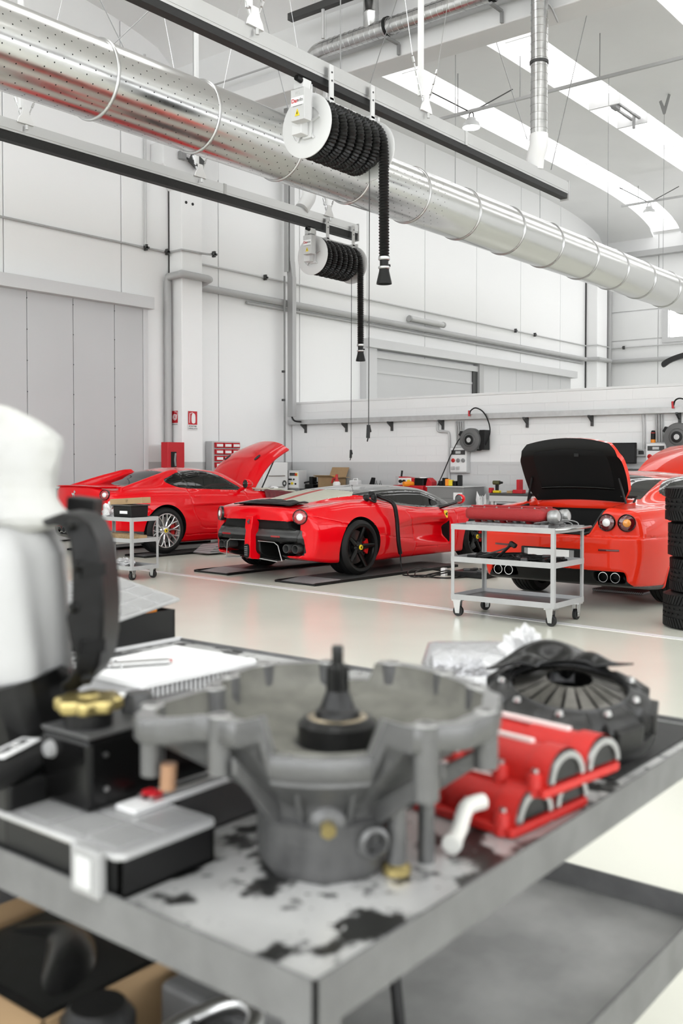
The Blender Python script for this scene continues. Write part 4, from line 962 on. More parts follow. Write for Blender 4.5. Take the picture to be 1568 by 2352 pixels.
def gt():
    t = thing('sports_car', 'red coupe with its bonnet raised, parked by the white column', 'car', (10.45, 12.7, .03), math.radians(-3))
    S = dict(Wm=[(-1.08,.74), (-.85,.865), (-.5,.945), (0,.978), (.4,.965), (1.0,.935), (1.6,.935), (2.2,.955), (2.75,.96), (3.2,.90), (3.5,.76), (3.72,.5)],
             Tf=[(-1.08,.95), (-.6,.985), (0,1.0), (.5,.985), (1.0,.955), (1.6,.94), (2.2,.93), (2.75,.89), (3.2,.79), (3.6,.6), (3.72,.5)],
             Tc=[(-1.08,1.075), (-.95,1.06), (-.75,1.045), (-.45,1.04), (0,1.0), (2.1,.94), (2.4,.92), (2.75,.88), (3.3,.74), (3.72,.5)],
             Tg=[(-.75,.99), (-.45,1.045), (0,1.155), (.45,1.285), (.9,1.34), (1.3,1.31), (1.7,1.17), (2.15,.95), (2.4,.8)],
             Wg=[(-.75,.55), (-.4,.64), (0,.73), (.5,.80), (1.0,.825), (1.6,.80), (2.1,.72), (2.4,.6)],
             By=[(-1.08,.36), (-.8,.24), (-.4,.17), (.5,.15), (3,.14), (3.72,.25)],
             kl=.5, ku=.55, zm=.60, fy0=.36, fy1=.80, ks=.10, tum=.50, zb=1.0, crown=.12, kg=.09, kb=.06, yin=.55, kr=.06,
             arches=[(0, .36, .405), (2.75, .35, .39)], lo=(-1.15,-1.05,.05), hi=(3.8,1.05,1.42))
    S['xr'] = lambda ay, z: -1.03+.27*ay**2.4+.10*np.maximum(.75-z, 0)*(z > 0)-.03*sstep(.72-z, 0, .04)
    S['xf'] = lambda ay, z: 3.72-.75*ay**2.6-.25*np.maximum(z-.4, 0)**1.4
    zl = lut([-.75, -.55, -.2, .1, .4, .6], [1.02, 1.075, 1.17, 1.245, 1.305, 1.31]); yb = lut([-.7, -.2, .4, .6], [.735, .69, .60, .58])
    dp = lut([.2, .5, 1.0, 1.6, 2.2], [0, .02, .035, .02, 0])
    S['dep'] = lambda x, z: dp(x)*sstep(1-np.abs(z-.62+.12*(x-1))/.2, 0, 1)
    def post(d, x, y, ay, z):
        fin = smax(smax(np.abs(ay-yb(x))-.032-.10*np.maximum(zl(x)-z, 0), (z-zl(x))*.95, .03), np.maximum(-.72-x, x-.5), .03)
        d = smin(d, np.maximum(fin, .9-z), .05)
        q = np.maximum(smax(np.abs(ay-.43)-.14, np.abs(z-.36)-.065, .05), x+.80); d = smax(d, -q, .012)      # exhaust recess
        q = np.maximum(np.maximum(ay-.50, np.abs(z-.635)-.035), x+.97); d = smax(d, -q, .012)                 # grille slot
        return d
    S['post'] = post; f = body_field(S)
    Z = [dict(name='window_surround', mat=m_gloss, plane='side', poly=round_poly([(.16,1.135), (.30,1.20), (.5,1.265), (.85,1.292), (1.2,1.235), (1.5,1.095), (1.70,.955), (1.2,.955), (.62,1.0), (.34,1.035)], 4), cond=lambda Q: np.abs(Q[:,1]) > .42, groove=.0),
         dict(name='quarter_window', mat=m_glass, plane='side', poly=round_poly([(.20,1.13), (.34,1.19), (.46,1.225), (.56,1.03), (.37,1.055)], 3), cond=lambda Q: np.abs(Q[:,1]) > .42, groove=.0),
         dict(name='side_window', mat=m_glass, plane='side', poly=round_poly([(.53,1.24), (.85,1.268), (1.15,1.215), (1.42,1.095), (1.60,.98), (1.2,.975), (.66,1.015)], 4), cond=lambda Q: np.abs(Q[:,1]) > .42, groove=.0),
         dict(name='rear_window', mat=m_glassdark, plane='top', poly=[(-.42,-.01), (-.40,.52), (.35,.50), (.42,.3), (.44,-.01)], cond=lambda Q: Q[:,2] > 1.0, groove=.0),
         dict(name='windscreen', mat=m_glass, plane='top', poly=[(1.32,-.01), (1.34,.3), (1.42,.50), (2.0,.62), (2.12,.3), (2.15,-.01)], cond=lambda Q: Q[:,2] > .92, groove=.0),
         dict(name='door', mat=m_paint, plane='side', poly=[(.50,1.005), (.54,.80), (.62,.58), (.74,.40), (.84,.355), (1.76,.33), (1.80,.6), (1.74,.95)], cond=lambda Q: (np.abs(Q[:,1]) > .66) & (Q[:,2] < 1.02), groove=.007),
         dict(name='side_skirt', mat=m_paint, plane='side', poly=[(.42,.10), (.42,.27), (2.36,.245), (2.36,.10)], cond=lambda Q: (np.abs(Q[:,1]) > .66), groove=.006),
         dict(name='rear_bumper', mat=m_paint, plane='side', poly=[(-1.2,.36), (-1.2,.74), (-.32,.69), (-.30,.36)], cond=lambda Q: Q[:,0] < -.2, groove=.006, split=False),
         dict(name='rear_grille', mat=m_mesh, plane='rear', poly=[(-.01,.595), (.50,.595), (.50,.675), (-.01,.675)], cond=lambda Q: Q[:,0] < -.8, groove=.0),
         dict(name='diffuser', mat=m_satgrey, plane='side', poly=[(-1.2,.05), (-1.2,.425), (-.35,.355), (-.35,.05)], cond=lambda Q: Q[:,0] < -.3, groove=.004, split=False),
         dict(name='engine_bay', mat=m_liner, plane='top', poly=[(2.2,-.01), (2.2,.60), (3.3,.58), (3.45,.3), (3.48,-.01)], cond=lambda Q: Q[:,2] > .6, groove=.02)]
    shell(t, f, S, Z, m_paint, h=.016)
    for s in (-1, 1):
        make_wheel(t, 0, s*.965, .36, .36, .30, .268, 'multi', s, m_rimsil); make_wheel(t, 2.75, s*.945, .35, .35, .26, .258, 'multi', s, m_rimsil)
        c = (rear_point(f, s*.665, .93)-.01, s*.665, .93); lamp_ring(t, c, (-1, s*.45, .06), .078, (m_gloss, m_redlens, m_whitelens))
        for yy in (.37, .49): exhaust(t, (-.975, s*yy, .365), .048, m_chrome)
        yb_ = side_point(f, 1.62, .93, s)
        mi = MB().tube([(1.64, yb_*.98, .95), (1.66, s*.96, 1.0), (1.67, s*1.0, 1.03)], [.03, .022, .03], 8).build('mirror', m_paint, t, smooth=60)
        MB().lathe([(.001, .14), (.04, .12), (.075, .06), (.08, .0), (.07, -.012)], 22, o=(1.62, s*1.02, 1.06), ax=(1, s*.1, 0)).build('mirror_shell', m_paint, mi, smooth=60)
        MB().lathe([(.001, .0), (.065, .0), (.072, .012)], 20, o=(1.608, s*1.02, 1.06), ax=(1, s*.1, 0)).build('mirror_glass', m_chrome, mi, smooth=60)
        q = MB(); q.cbox((.66, side_point(f, .66, .87, s), .87), (.14, .02, .025)); q.build('door_handle', m_paint, t, bevel=.008)
    horse(m_chrome, t, frame((rear_point(f, 0, .93)-.004, 0, .93), (0,-1,0), (.1,0,1)), .13)
    # spoiler lip
    q = MB()
    R = []
    for k in range(21):
        y = -.72+1.44*k/20; x = rear_point(f, y, 1.0); R.append([(x-.03, y, 1.055-.05*y*y), (x-.04, y, 1.07-.05*y*y), (x+.06, y, 1.072-.05*y*y), (x+.06, y, 1.04-.05*y*y)])
    q.rings(R); q.build('spoiler_lip', m_paint, t, smooth=40)
    # raised bonnet, hinged at the windscreen
    ang = math.radians(40)
    def hood(a, b):
        y = -.68+1.36*a; s = 1.36*b; w_ = 1-.22*b**2.5; yy = y*w_
        bul = .035*sstep(np.array(.62-abs(y)), 0, .12)+.02*math.cos(PI*y/1.4); sx = s*(1-.04*(y/.68)**2); z = -.10*(s/1.36)**2+bul-.10*(abs(y)/.68)**3
        z += .16*math.sin(PI*b)*0; c_, s_ = math.cos(ang), math.sin(ang)
        k = .20*math.sin(PI*min(1, b*1.0))*.55
        return (2.02+sx*c_-(z+k)*s_, yy, .97+sx*s_+(z+k)*c_)
    o = open_panel(t, 'bonnet', hood, 33, 25, m_paint, m_satin, .03, -1)
    for s in (-1, 1):
        p = Vector(hood(.5+s*.30, .52)); p2 = Vector(hood(.5+s*.30, .56)); d = (p2-p).normalized(); n = d.cross(Vector((0,1,0))); n = -n if n.z < 0 else n
        q = MB(); q.prism(round_poly([(-.07,-.02), (.06,-.03), (.08,.02), (-.05,.03)], 3), 0, .006, o=p+n*.004, ex=d, ey=(0,1,0), ez=n); q.build('bonnet_vent', m_black, o)
    MB().tube([(2.35, -.62, .93), (2.72, -.6, 1.5)], .012, 8).build('gas_strut', m_black, t)
    # engine block hint under the bonnet
    q = MB(); q.cbox((2.8, 0, .80), (.8, .7, .12)); q.build('engine_cover', m_satin, t, bevel=.03)
    q = MB(); q.cbox((1.75, 0, .85), (.35, 1.2, .16)); q.build('dashboard', m_satin, t, bevel=.04)
    for s in (-1, 1):
        q = MB(); q.prism(round_poly([(.60,.5), (.85,.5), (.88,.6), (.72,1.1), (.58,1.12), (.55,.95)], 3), s*.15, s*.6, ex=(1,0,0), ey=(0,0,1), ez=(0,1,0)); q.build('seat', m_seat, t, bevel=.03)
    MB().lathe([(.165, -.012), (.18, 0), (.165, .012), (.15, 0), (.165, -.012)], 24, o=(1.45, .36, .92), ax=(1, 0, .35)).build('steering_wheel', m_satin, t, smooth=60)
    return t, f
gt_t, gt_f = gt()
# padded cover over the wing
pc = thing('fender_cover', 'cream padded cover with maroon skirt over the coupe front wing', 'cover', (10.45, 12.7, .03), math.radians(-3))
def fc(a, b):
    x = 2.12+1.05*a; y = -.55-.36*b; z = surface_point(gt_f, x, max(y, -.80))+.03+.012*math.sin(20*a)*b; return (x, y, z)
MB().grid(fc, 24, 8).build('pad', m_cream, pc, smooth=70, solid=.03)
def fs_(a, b):
    x = 2.14+1.0*a; z = surface_point(gt_f, x, -.80)+.02-.17*b; return (x, -.93-.05*b-.012*math.sin(40*a)*b, z)
MB().grid(fs_, 60, 6).build('skirt', m_maroon, pc, smooth=70, solid=.008)
MB().grid(lambda a, b: (2.5+.2*a, -.75+.12*b, surface_point(gt_f, 2.5+.2*a, -.7)+.06+.04*math.sin(9*a+4*b)*math.sin(PI*a)), 10, 8).build('rag', m_paper, pc, smooth=70, solid=.006)

# ------------------------------------------------------------------ grand tourer with open boot (right)
def gt2():
    t = thing('sports_car', 'orange-red coupe with open boot lid at the right behind the trolley', 'car', (10.17, 4.52, 0), math.radians(-1.5))
    S = dict(Wm=[(-1.14,.80), (-.9,.885), (-.5,.945), (0,.965), (.5,.95), (1.5,.92), (2.4,.94), (2.95,.95), (3.4,.88), (3.7,.7), (3.88,.45)],
             Tf=[(-1.14,.96), (-.7,1.0), (0,1.02), (.6,.99), (1.5,.95), (2.3,.93), (2.95,.88), (3.4,.78), (3.88,.55)],
             Tc=[(-1.14,1.0), (-.7,1.035), (-.3,1.04), (2.1,.95), (2.95,.9), (3.5,.75), (3.88,.5)],
             Tg=[(-.75,.985), (-.45,1.06), (0,1.215), (.45,1.32), (.9,1.352), (1.3,1.335), (1.8,1.18), (2.3,.95), (2.5,.8)],
             Wg=[(-.75,.60), (-.3,.70), (.2,.79), (.8,.82), (1.6,.80), (2.2,.72), (2.5,.6)],
             By=[(-1.14,.30), (-.8,.22), (-.4,.18), (.5,.16), (3,.15), (3.88,.25)],
             kl=.45, ku=.5, zm=.60, fy0=.40, fy1=.82, ks=.11, tum=.46, zb=1.0, crown=.11, kg=.09, kb=.10, yin=.55, kr=.05,
             arches=[(0, .345, .39), (2.95, .34, .385)], lo=(-1.25,-1.05,.05), hi=(3.95,1.05,1.42))
    S['xr'] = lambda ay, z: -1.03+.20*ay**2.6+.05*np.maximum(z-.73, 0)-.055*sstep(.735-z, 0, .02)+.10*sstep(.44-z, 0, .22)*sstep(.5-ay, -.3, .1)
    S['xf'] = lambda ay, z: 3.88-.75*ay**2.6-.25*np.maximum(z-.4, 0)**1.4
    hwid = lambda z: .36+.16*np.clip((z-.74)/.26, 0, 1.2)
    def post(d, x, y, ay, z):
        q = smax(np.maximum(ay-hwid(z), np.maximum(.745-z, x+.42)), -1.4-x, .02); d = smax(d, -q, .03)       # boot opening
        q = smax(np.maximum(ay-.60, np.maximum(.50-z, z-.98)), np.maximum(x+.40, -.95-x), .04); d = smax(d, -q, .02)
        q = np.maximum(smax(np.abs(ay-.585)-.16, np.abs(z-.335)-.055, .05), x+.85); d = smax(d, -q, .012)
        return d
    S['post'] = post; f = body_field(S)
    inb = lambda Q: (Q[:,2] > .49) & (np.abs(Q[:,1]) < .62) & (Q[:,0] < -.38)
    Z = [dict(name='window_surround', mat=m_gloss, plane='side', poly=round_poly([(-.02,1.13), (.2,1.23), (.5,1.285), (.95,1.30), (1.35,1.25), (1.7,1.1), (1.92,.96), (1.2,.98), (.5,1.0), (.15,1.05)], 4), cond=lambda Q: np.abs(Q[:,1]) > .42, groove=.0),
         dict(name='side_window', mat=m_glass, plane='side', poly=round_poly([(.03,1.125), (.22,1.21), (.5,1.265), (.95,1.28), (1.3,1.23), (1.62,1.1), (1.8,.985), (1.2,1.0), (.5,1.02), (.18,1.06)], 4), cond=lambda Q: np.abs(Q[:,1]) > .42, groove=.0),
         dict(name='rear_window', mat=m_glass, plane='top', poly=[(-.40,-.01), (-.39,.40), (-.33,.60), (.32,.56), (.40,.3), (.42,-.01)], cond=lambda Q: Q[:,2] > 1.04, groove=.0),
         dict(name='windscreen', mat=m_glass, plane='top', poly=[(1.36,-.01), (1.38,.3), (1.46,.52), (2.1,.64), (2.26,.3), (2.3,-.01)], cond=lambda Q: Q[:,2] > .92, groove=.0),
         dict(name='rear_bumper', mat=m_paint2, plane='side', poly=[(-1.3,.05), (-1.3,.735), (-.9,.728), (-.40,.71), (-.40,.05)], cond=lambda Q: Q[:,0] < -.36, groove=.007, split=False),
         dict(name='valance', mat=m_satin, plane='rear', poly=[(-.01,.05), (-.01,.405), (.30,.40), (.45,.395), (.72,.39), (.76,.30), (.80,.26), (.80,.05)], cond=lambda Q: Q[:,0] < -.42, groove=.004),
         dict(name='underbody', mat=m_satgrey, plane='side', poly=[(-1.3,.05), (-1.3,.265), (-.40,.23), (-.40,.05)], cond=lambda Q: Q[:,0] < -.36, groove=.004, split=False),
         dict(name='door', mat=m_paint2, plane='side', poly=[(.62,1.0), (.60,.7), (.68,.34), (2.0,.32), (2.05,.6), (1.95,.95)], cond=lambda Q: (np.abs(Q[:,1]) > .66) & (Q[:,2] < 1.02), groove=.007),
         dict(name='engine_bay', mat=m_liner, plane='top', poly=[(2.35,-.01), (2.35,.60), (3.5,.56), (3.62,.3), (3.65,-.01)], cond=lambda Q: Q[:,2] > .6, groove=.02),
         dict(name='boot_lining', mat=m_liner, plane='top', poly=[(-.945,-.01), (-.945,.61), (-.37,.61), (-.37,-.01)], cond=lambda Q: (Q[:,2] > .48) & (Q[:,2] < .975), groove=.0)]
    shell(t, f, S, Z, m_paint2, h=.016)
    for s in (-1, 1):
        make_wheel(t, 0, s*.945, .345, .345, .28, .255, 'multi', s, m_rimsil); make_wheel(t, 2.95, s*.935, .34, .34, .25, .25, 'multi', s, m_rimsil)
        for yy, r in ((.545, .082), (.735, .082)):
            c = (rear_point(f, s*yy, .865)-(.008 if yy < .6 else .02), s*yy, .865); lamp_ring(t, c, (-1, s*(.10 if yy < .6 else .55), .05), r, (m_gloss, m_lensdark, m_whitelens if yy < .6 else m_amberlens))
        for yy in (.525, .650): exhaust(t, (-1.02, s*yy, .335), .05, m_chrome)
        x = rear_point(f, s*.59, .60); MB().cbox((x-.004, s*.59, .60), (.012, .20, .02), Matrix.Rotation(-s*.25, 3, 'Z')).build('reflector', m_lensdark, t, bevel=.004)
        mi = MB().tube([(1.78, side_point(f, 1.78, .95, s)*.98, .96), (1.8, s*1.0, 1.05)], [.03, .03], 8).build('mirror', m_paint2, t, smooth=60)
        MB().lathe([(.001, .14), (.04, .12), (.075, .06), (.08, .0), (.07, -.012)], 22, o=(1.76, s*1.02, 1.07), ax=(1, s*.1, 0)).build('mirror_shell', m_paint2, mi, smooth=60)
    xp = rear_point(f, 0, .53)
    pl = MB().box(xp-.02, xp+.05, -.33, .33, .465, .60).build('number_plate_holder', m_satin, t, bevel=.008)
    MB().box(xp-.026, xp-.019, -.21, .25, .475, .585).build('number_plate', m_paper, pl); MB().box(xp-.026, xp-.019, -.26, -.215, .475, .585).build('plate_band', m_midgrey, pl); MB().box(xp-.026, xp-.019, .255, .29, .475, .585).build('plate_band', m_midgrey, pl)
    # black seal round the boot opening
    pts = []
    for k in range(25):
        a = k/24; 
        if a < .35: z = 1.0-.25*a/.35; y = float(hwid(np.array(z)))
        elif a > .65: z = .75+.25*(a-.65)/.35; y = -float(hwid(np.array(z)))
        else: z = .745; y = .36-.72*(a-.35)/.30
        x = rear_point(f, y*1.06, max(.70, z-.02)) if abs(y) > .35 else -1.0
        pts.append((max(-1.03, min(-.45, x+.02)) if z < .98 else -.62, y, z))
    MB().tube(pts, .016, 6).build('boot_seal', m_blackrub, t, smooth=60)
    MB().box(-1.03, -.92, -.35, .35, .735, .75).build('boot_sill', m_satin, t, bevel=.006)
    # open boot lid
    H0 = Vector((-.43, 0, 1.06)); D = Vector((-.40, 0, .63)); D.normalize(); N = Vector((D.z, 0, -D.x)); LL = .69
    def lid(a, b):
        y = -1+2*a; w_ = (.555+.03*math.sin(PI*b))*(1-.16*max(0, b-.72)**2/.078)*(1-.10*max(0, .2-b)/.2)
        zz = .045*(1-y*y)+.05*math.sin(PI*b*.9)*.6+.06*max(0, b-.86)/.14; s = LL*b*(1-.06*y*y*b)
        return tuple(H0+D*s+N*zz+Vector((0, y*w_, 0)))
    o = open_panel(t, 'boot_lid', lid, 31, 21, m_paint2, m_satin, .05)
    def lining(a, b):
        p = Vector(lid(.14+.72*a, .22+.66*b)); return tuple(p-N*(.052+.02*math.sin(PI*min(1, max(0, a)))**.3*math.sin(PI*b)**.3))
    MB().grid(lining, 20, 14).build('boot_lid_lining', m_liner, o, smooth=60)
    MB().tube([Vector(lining(a, b))+(-N)*.004 for a, b in [(i/12, 0) for i in range(13)]], .01, 6).build('lining_edge', m_gloss, o, smooth=60)
    MB().cbox(Vector(lid(.42, .80))-N*.06, (.03, .05, .04)).build('latch', m_satin, o)
    for s in (-1, 1):
        p = Vector(lid(.5+s*.42, .42))-N*.06; MB().tube([(-.56, s*.575, .95), p], .012, 8).build('gas_strut', m_black, t); MB().tube([(-.52, s*.59, 1.0), (-.42, s*.6, 1.1), Vector(lid(.5+s*.43, .1))-N*.05], .016, 8).build('hinge', m_black, t)
    # raised bonnet, far end
    ang = math.radians(34)
    def hood(a, b):
        y = -.66+1.32*a; s = 1.35*b; z = -.09*(s/1.35)**2+.05*math.cos(PI*y/1.4)+.10*math.sin(PI*b); c_, s_ = math.cos(ang), math.sin(ang); return (2.1+s*c_-z*s_, y*(1-.2*b**2.5), .98+s*s_+z*c_)
    open_panel(t, 'bonnet', hood, 25, 19, m_paint2, m_satin, .03, -1)
    q = MB(); q.cbox((1.9, 0, .85), (.35, 1.2, .16)); q.build('dashboard', m_satin, t, bevel=.04)
    for s in (-1, 1):
        for x0 in (.95, .25):
            q = MB(); q.prism(round_poly([(.0,.5), (.25,.5), (.28,.6), (.12,1.05), (-.02,1.12), (-.05,.95)], 3), s*.15, s*.55, o=(x0,0,0), ex=(1,0,0), ey=(0,0,1), ez=(0,1,0)); q.build('seat', m_seat, t, bevel=.03)
    return t, f
gt2_t, gt2_f = gt2()
# ================================================================== MIDDLE GROUND
m_cartgrey = mat('trolley_grey_enamel', (.40,.40,.40), .38, var=.06, vscale=10)
m_tray = mat('trolley_tray_dark', (.10,.10,.10), .35, var=.3, vscale=9, rvar=.1)
m_plate = None
def diamond_mat():
    m = mat('diamond_plate', (.30,.30,.31), .5, metal=.15); nt = m.node_tree; b = nt.nodes['Principled BSDF']
    tc = nt.nodes.new('ShaderNodeTexCoord'); mp = nt.nodes.new('ShaderNodeMapping'); mp.inputs['Scale'].default_value = (60,60,60); mp.inputs['Rotation'].default_value = (0,0,.785)
    ck = nt.nodes.new('ShaderNodeTexChecker'); ck.inputs['Scale'].default_value = 1.0
    nt.links.new(tc.outputs['Object'], mp.inputs['Vector']); nt.links.new(mp.outputs['Vector'], ck.inputs['Vector'])
    ck.inputs['Color1'].default_value = (.42,.42,.43,1); ck.inputs['Color2'].default_value = (.12,.12,.12,1); nt.links.new(ck.outputs['Color'], b.inputs['Base Color'])
    bp = nt.nodes.new('ShaderNodeBump'); bp.inputs['Strength'].default_value = .6; bp.inputs['Distance'].default_value = .004; nt.links.new(ck.outputs['Fac'], bp.inputs['Height']); nt.links.new(bp.outputs['Normal'], b.inputs['Normal'])
    return m
m_plate = diamond_mat(); m_deck = mat('dark_lift_deck', (.07,.07,.07), .4, metal=.3, bump=.4, bscale=90)
def caster(t, x, y, r=.055, top=.16, ang=0.0):
    c = bpy.data.objects.new('caster', None); COL.objects.link(c); c.parent = t; c.location = (x, y, 0); c.rotation_euler = (0, 0, ang); c.empty_display_size = .03
    MB().lathe([(.012, -.018), (r*.6, -.016), (r*.95, -.018), (r, -.012), (r, .012), (r*.95, .018), (r*.6, .016), (.012, .018)], 24, o=(0,0,r), ax=(0,1,0)).build('wheel', m_blackrub, c, smooth=40)
    q = MB()
    for s in (-1, 1): q.prism([(-.02, r-.02), (.02, r-.02), (.045, top-.012), (-.03, top-.012)], s*.022, s*.026, ex=(1,0,0), ey=(0,0,1), ez=(0,1,0))
    q.box(-.045, .05, -.045, .045, top-.014, top); q.cyl((0,-.03,r), (0,.03,r), .012, n=8); q.build('fork', m_steel, c)
def trolley(name, label, x0, x1, y0, y1, ztop, mid, bot, handle=False, dark_bottom=True):
    """steel three-shelf trolley aligned with the room"""
    cx, cy = (x0+x1)/2, (y0+y1)/2; t = thing(name, label, 'trolley', (cx, cy, 0)); lx, ly = (x1-x0)/2, (y1-y0)/2
    for sx in (-1, 1):
        for sy in (-1, 1):
            q = MB(); a = .035
            q.prism([(0,0), (a,0), (a,.004), (.004,.004), (.004,a), (0,a)], .16, ztop, o=(sx*lx, sy*ly, 0), ex=(-sx,0,0), ey=(0,-sy,0)); q.build('leg', m_cartgrey, t)
            caster(t, sx*(lx-.05), sy*(ly-.05), .05, .16, rnd.uniform(-.4,.4)+ (PI/2 if rnd.random() < .3 else 0))
    for z, m in ((ztop-.035, m_cartgrey), (mid, m_tray), (bot, m_tray)):
        q = MB(); q.box(-lx+.004, lx-.004, -ly+.004, ly-.004, z, z+.006); s = q.build('shelf', m, t)
        q = MB()
        for sy in (-1, 1): q.box(-lx, lx, sy*ly-.003, sy*ly+.003, z-.008, z+.042)
        for sx in (-1, 1): q.box(sx*lx-.003, sx*lx+.003, -ly, ly, z-.008, z+.042)
        q.build('shelf_rim', m_cartgrey, s)
    if handle:
        MB().tube([(lx-.02, -ly+.03, ztop-.01), (lx-.02, -ly-.05, ztop-.005), (lx-.05, -ly-.09, ztop), (-lx+.05, -ly-.09, ztop), (-lx+.02, -ly-.05, ztop-.005), (-lx+.02, -ly+.03, ztop-.01)], .012, 8).build('handle', m_steel, t, smooth=60)
    return t, cx, cy
# right trolley ---------------------------------------------------------------
c0 = atz(1055, 1415); c1 = atz(1253, 1437); c2 = atz(1308, 1420)
TX0, TX1, TY0, TY1 = 7.97, 8.57, 3.96, 5.02
trz = .865
t2, tcx, tcy = trolley('trolley', 'grey three-shelf steel trolley carrying the red engine intake', TX0, TX1, TY0, TY1, trz, .525, .17, handle=True)
# red intake manifold (V12) on the trolley
m_crackle = mat('red_crackle_paint', (.30,.010,.012), .42, bump=.5, bscale=220)
m_castalu = mat('cast_aluminium', (.42,.42,.42), .42, metal=.8, var=.25, vscale=30, bump=.1, bscale=90)
im = thing('intake_manifold', 'red twin plenum engine intake manifold lying on the grey trolley', 'engine part', (tcx, tcy+.06, trz-.028), math.radians(90))
for k, (yy, zz) in enumerate(((.115, .135), (-.115, .13))):
    # local x along the long side (world -Y after turning), y towards camera
    R = []
    for i in range(25):
        s = i/24; x = -.44+.86*s; e = min(1, s/.12, (1-s)/.10); e = math.sqrt(max(.02, 1-(1-e)**2)); hy, hz = .085*e, .062*e
        R.append([(x, yy+hy*math.copysign(abs(math.cos(a))**.6, math.cos(a)), zz+hz*math.copysign(abs(math.sin(a))**.7, math.sin(a))) for a in np.linspace(0, 2*PI, 20, endpoint=False)])
    pl = MB(); pl.rings(R); pl = pl.build('plenum', m_crackle, im, smooth=60)
    q = MB(); q.tube([(-.36, yy, zz+.066), (.36, yy, zz+.066)], .01, 6); q.build('plenum_rib', m_crackle, pl, smooth=60)
    for i in range(6): MB().cyl((-.33+i*.13, yy+.05, zz+.055), (-.33+i*.13, yy+.055, zz+.066), .009, n=6).build('screw', m_steel, pl)
    for i in range(6):
        MB().tube([(-.36+i*.135, yy*.9, zz-.03), (-.36+i*.135, yy*.55, .055), (-.36+i*.135, yy*.5, .03)], [.034, .03, .03], 10).build('runner', m_crackle if i % 2 else m_castalu, im, smooth=60)
q = MB(); q.box(-.44, .42, -.12, .12, .015, .05); q.build('base_flange', m_castalu, im, bevel=.006)
MB().lathe([(.001, .006), (.052, .006), (.06, .0), (.06, -.04)], 28, o=(.02, -.198, .135), ax=(0,-1,.0)).build('emblem_cap', m_crackle, im, smooth=40)
MB().lathe([(.052, .008), (.056, .01), (.06, .008)], 28, o=(.02, -.198, .135), ax=(0,-1,0)).build('cap_ring', m_steel, im, smooth=40)
for i in range(8):
    a = rnd.uniform(-.04, .05); o = MB().tube(smooth_path([(-.42+i*.1, -.13, .05), (-.40+i*.1, -.17, .02+.02*rnd.random()), (-.34+i*.1, -.16, .015)]), .008+.006*rnd.random(), 6).build('hose', m_black, im, smooth=60)
for i in range(6): MB().cbox((-.38+i*.14, -.145, .045), (.06, .03, .035), Matrix.Rotation(rnd.uniform(-.5,.5), 3, 'Y')).build('injector', m_black if i % 2 else m_castalu, im, bevel=.006)
for s in (-1, 1):
    MB().lathe([(.05, .0), (.06, .02), (.06, .08), (.045, .1)], 24, o=(-.44, s*.1, .12), ax=(-1, 0, .1)).build('throttle_body', m_castalu, im, smooth=40)
    MB().lathe([(.001, 0), (.045, 0)], 20, o=(-.535, s*.1, .13), ax=(-1, 0, .1)).build('throttle_flap', m_steel, im)
MB().cbox((-.48, 0, .1), (.06, .1, .1)).build('actuator', m_castalu, im, bevel=.01)
# harness of thin cables and a dark wiring tray on the shelves
w1 = thing('cable_bundle', 'thin grey cables coiled on the trolley top beside the red manifold', 'cable', (tcx, TY0+.14, trz-.03))
for k in range(4):
    pts = [(-.05+.02*k, .08-.12*math.cos(a)*1.0, .02+.05*math.sin(a)*(1+.2*k)+.0) for a in np.linspace(0, PI, 9)]; MB().tube(smooth_path([(x+.1*math.sin(i), y-.05*k, z) for i, (x, y, z) in enumerate(pts)], 4), .005, 5).build('cable', m_midgrey, w1, smooth=60)
w2 = thing('wiring_loom', 'tangled black wiring loom lying on the middle trolley shelf', 'wiring', (tcx, tcy, .533))
for k in range(14):
    a = rnd.uniform(0, 6); pts = [(rnd.uniform(-.2,.2), -.38+.76*i/5+rnd.uniform(-.05,.05), rnd.uniform(.01,.05)) for i in range(6)]
    MB().tube(smooth_path(pts, 4), rnd.choice((.006, .009, .014)), 6).build('cable', m_black, w2, smooth=60)
for k in range(9): MB().cbox((rnd.uniform(-.2,.2), rnd.uniform(-.35,.36), .03), (rnd.uniform(.04,.09), rnd.uniform(.05,.1), rnd.uniform(.03,.05)), Matrix.Rotation(rnd.uniform(0,3), 3, 'Z')).build('connector', m_black if k % 3 else m_satgrey, w2, bevel=.006)
MB().tube(smooth_path([(-.16, .32, .03), (-.15, .1, .1), (-.12, -.02, .15)]), .008, 6).build('pry_bar', m_satgrey, w2, smooth=60)
MB().tube(smooth_path([(-.14, .14, .02), (-.14, .05, .1), (-.13, -.02, .17)]), .014, 6).build('bracket_arm', m_black, w2, smooth=60)
MB().cbox((-.13, -.03, .16), (.05, .07, .04), Matrix.Rotation(.5, 3, 'X')).build('bracket_head', m_black, w2, bevel=.008)

# left trolley ------------------------------------------------------------------
LX0, LX1, LY0, LY1 = 7.92, 8.35, 9.58, 10.45
t3, lcx, lcy = trolley('trolley', 'small grey trolley with black box and cardboard on top, at left', LX0, LX1, LY0, LY1, .765, .47, .13)
t = thing('storage_box', 'black lidded plastic box on the left trolley', 'box', (lcx-.02, LY0+.25, .738))
MB().prism([(-.13,0), (.13,0), (.145,.17), (-.145,.17)], -.17, .17, ex=(1,0,0), ey=(0,0,1), ez=(0,1,0)).build('body', m_black, t, bevel=.012)
MB().box(-.16, .16, -.185, .185, .17, .185).build('lid', m_satgrey, t, bevel=.006); MB().box(-.149, -.141, -.11, .03, .075, .11).build('label', m_paper, t)
b = MB().cbox((0,0,0), (.14, .62, .075)).build('cardboard_box', m_card, bevel=.004); b.location = (lcx-.02, LY0+.26, .965); b.rotation_euler = (math.radians(-3.5), 0, 0); tag(b, 'long flat cardboard box on top of the black storage box', 'box')
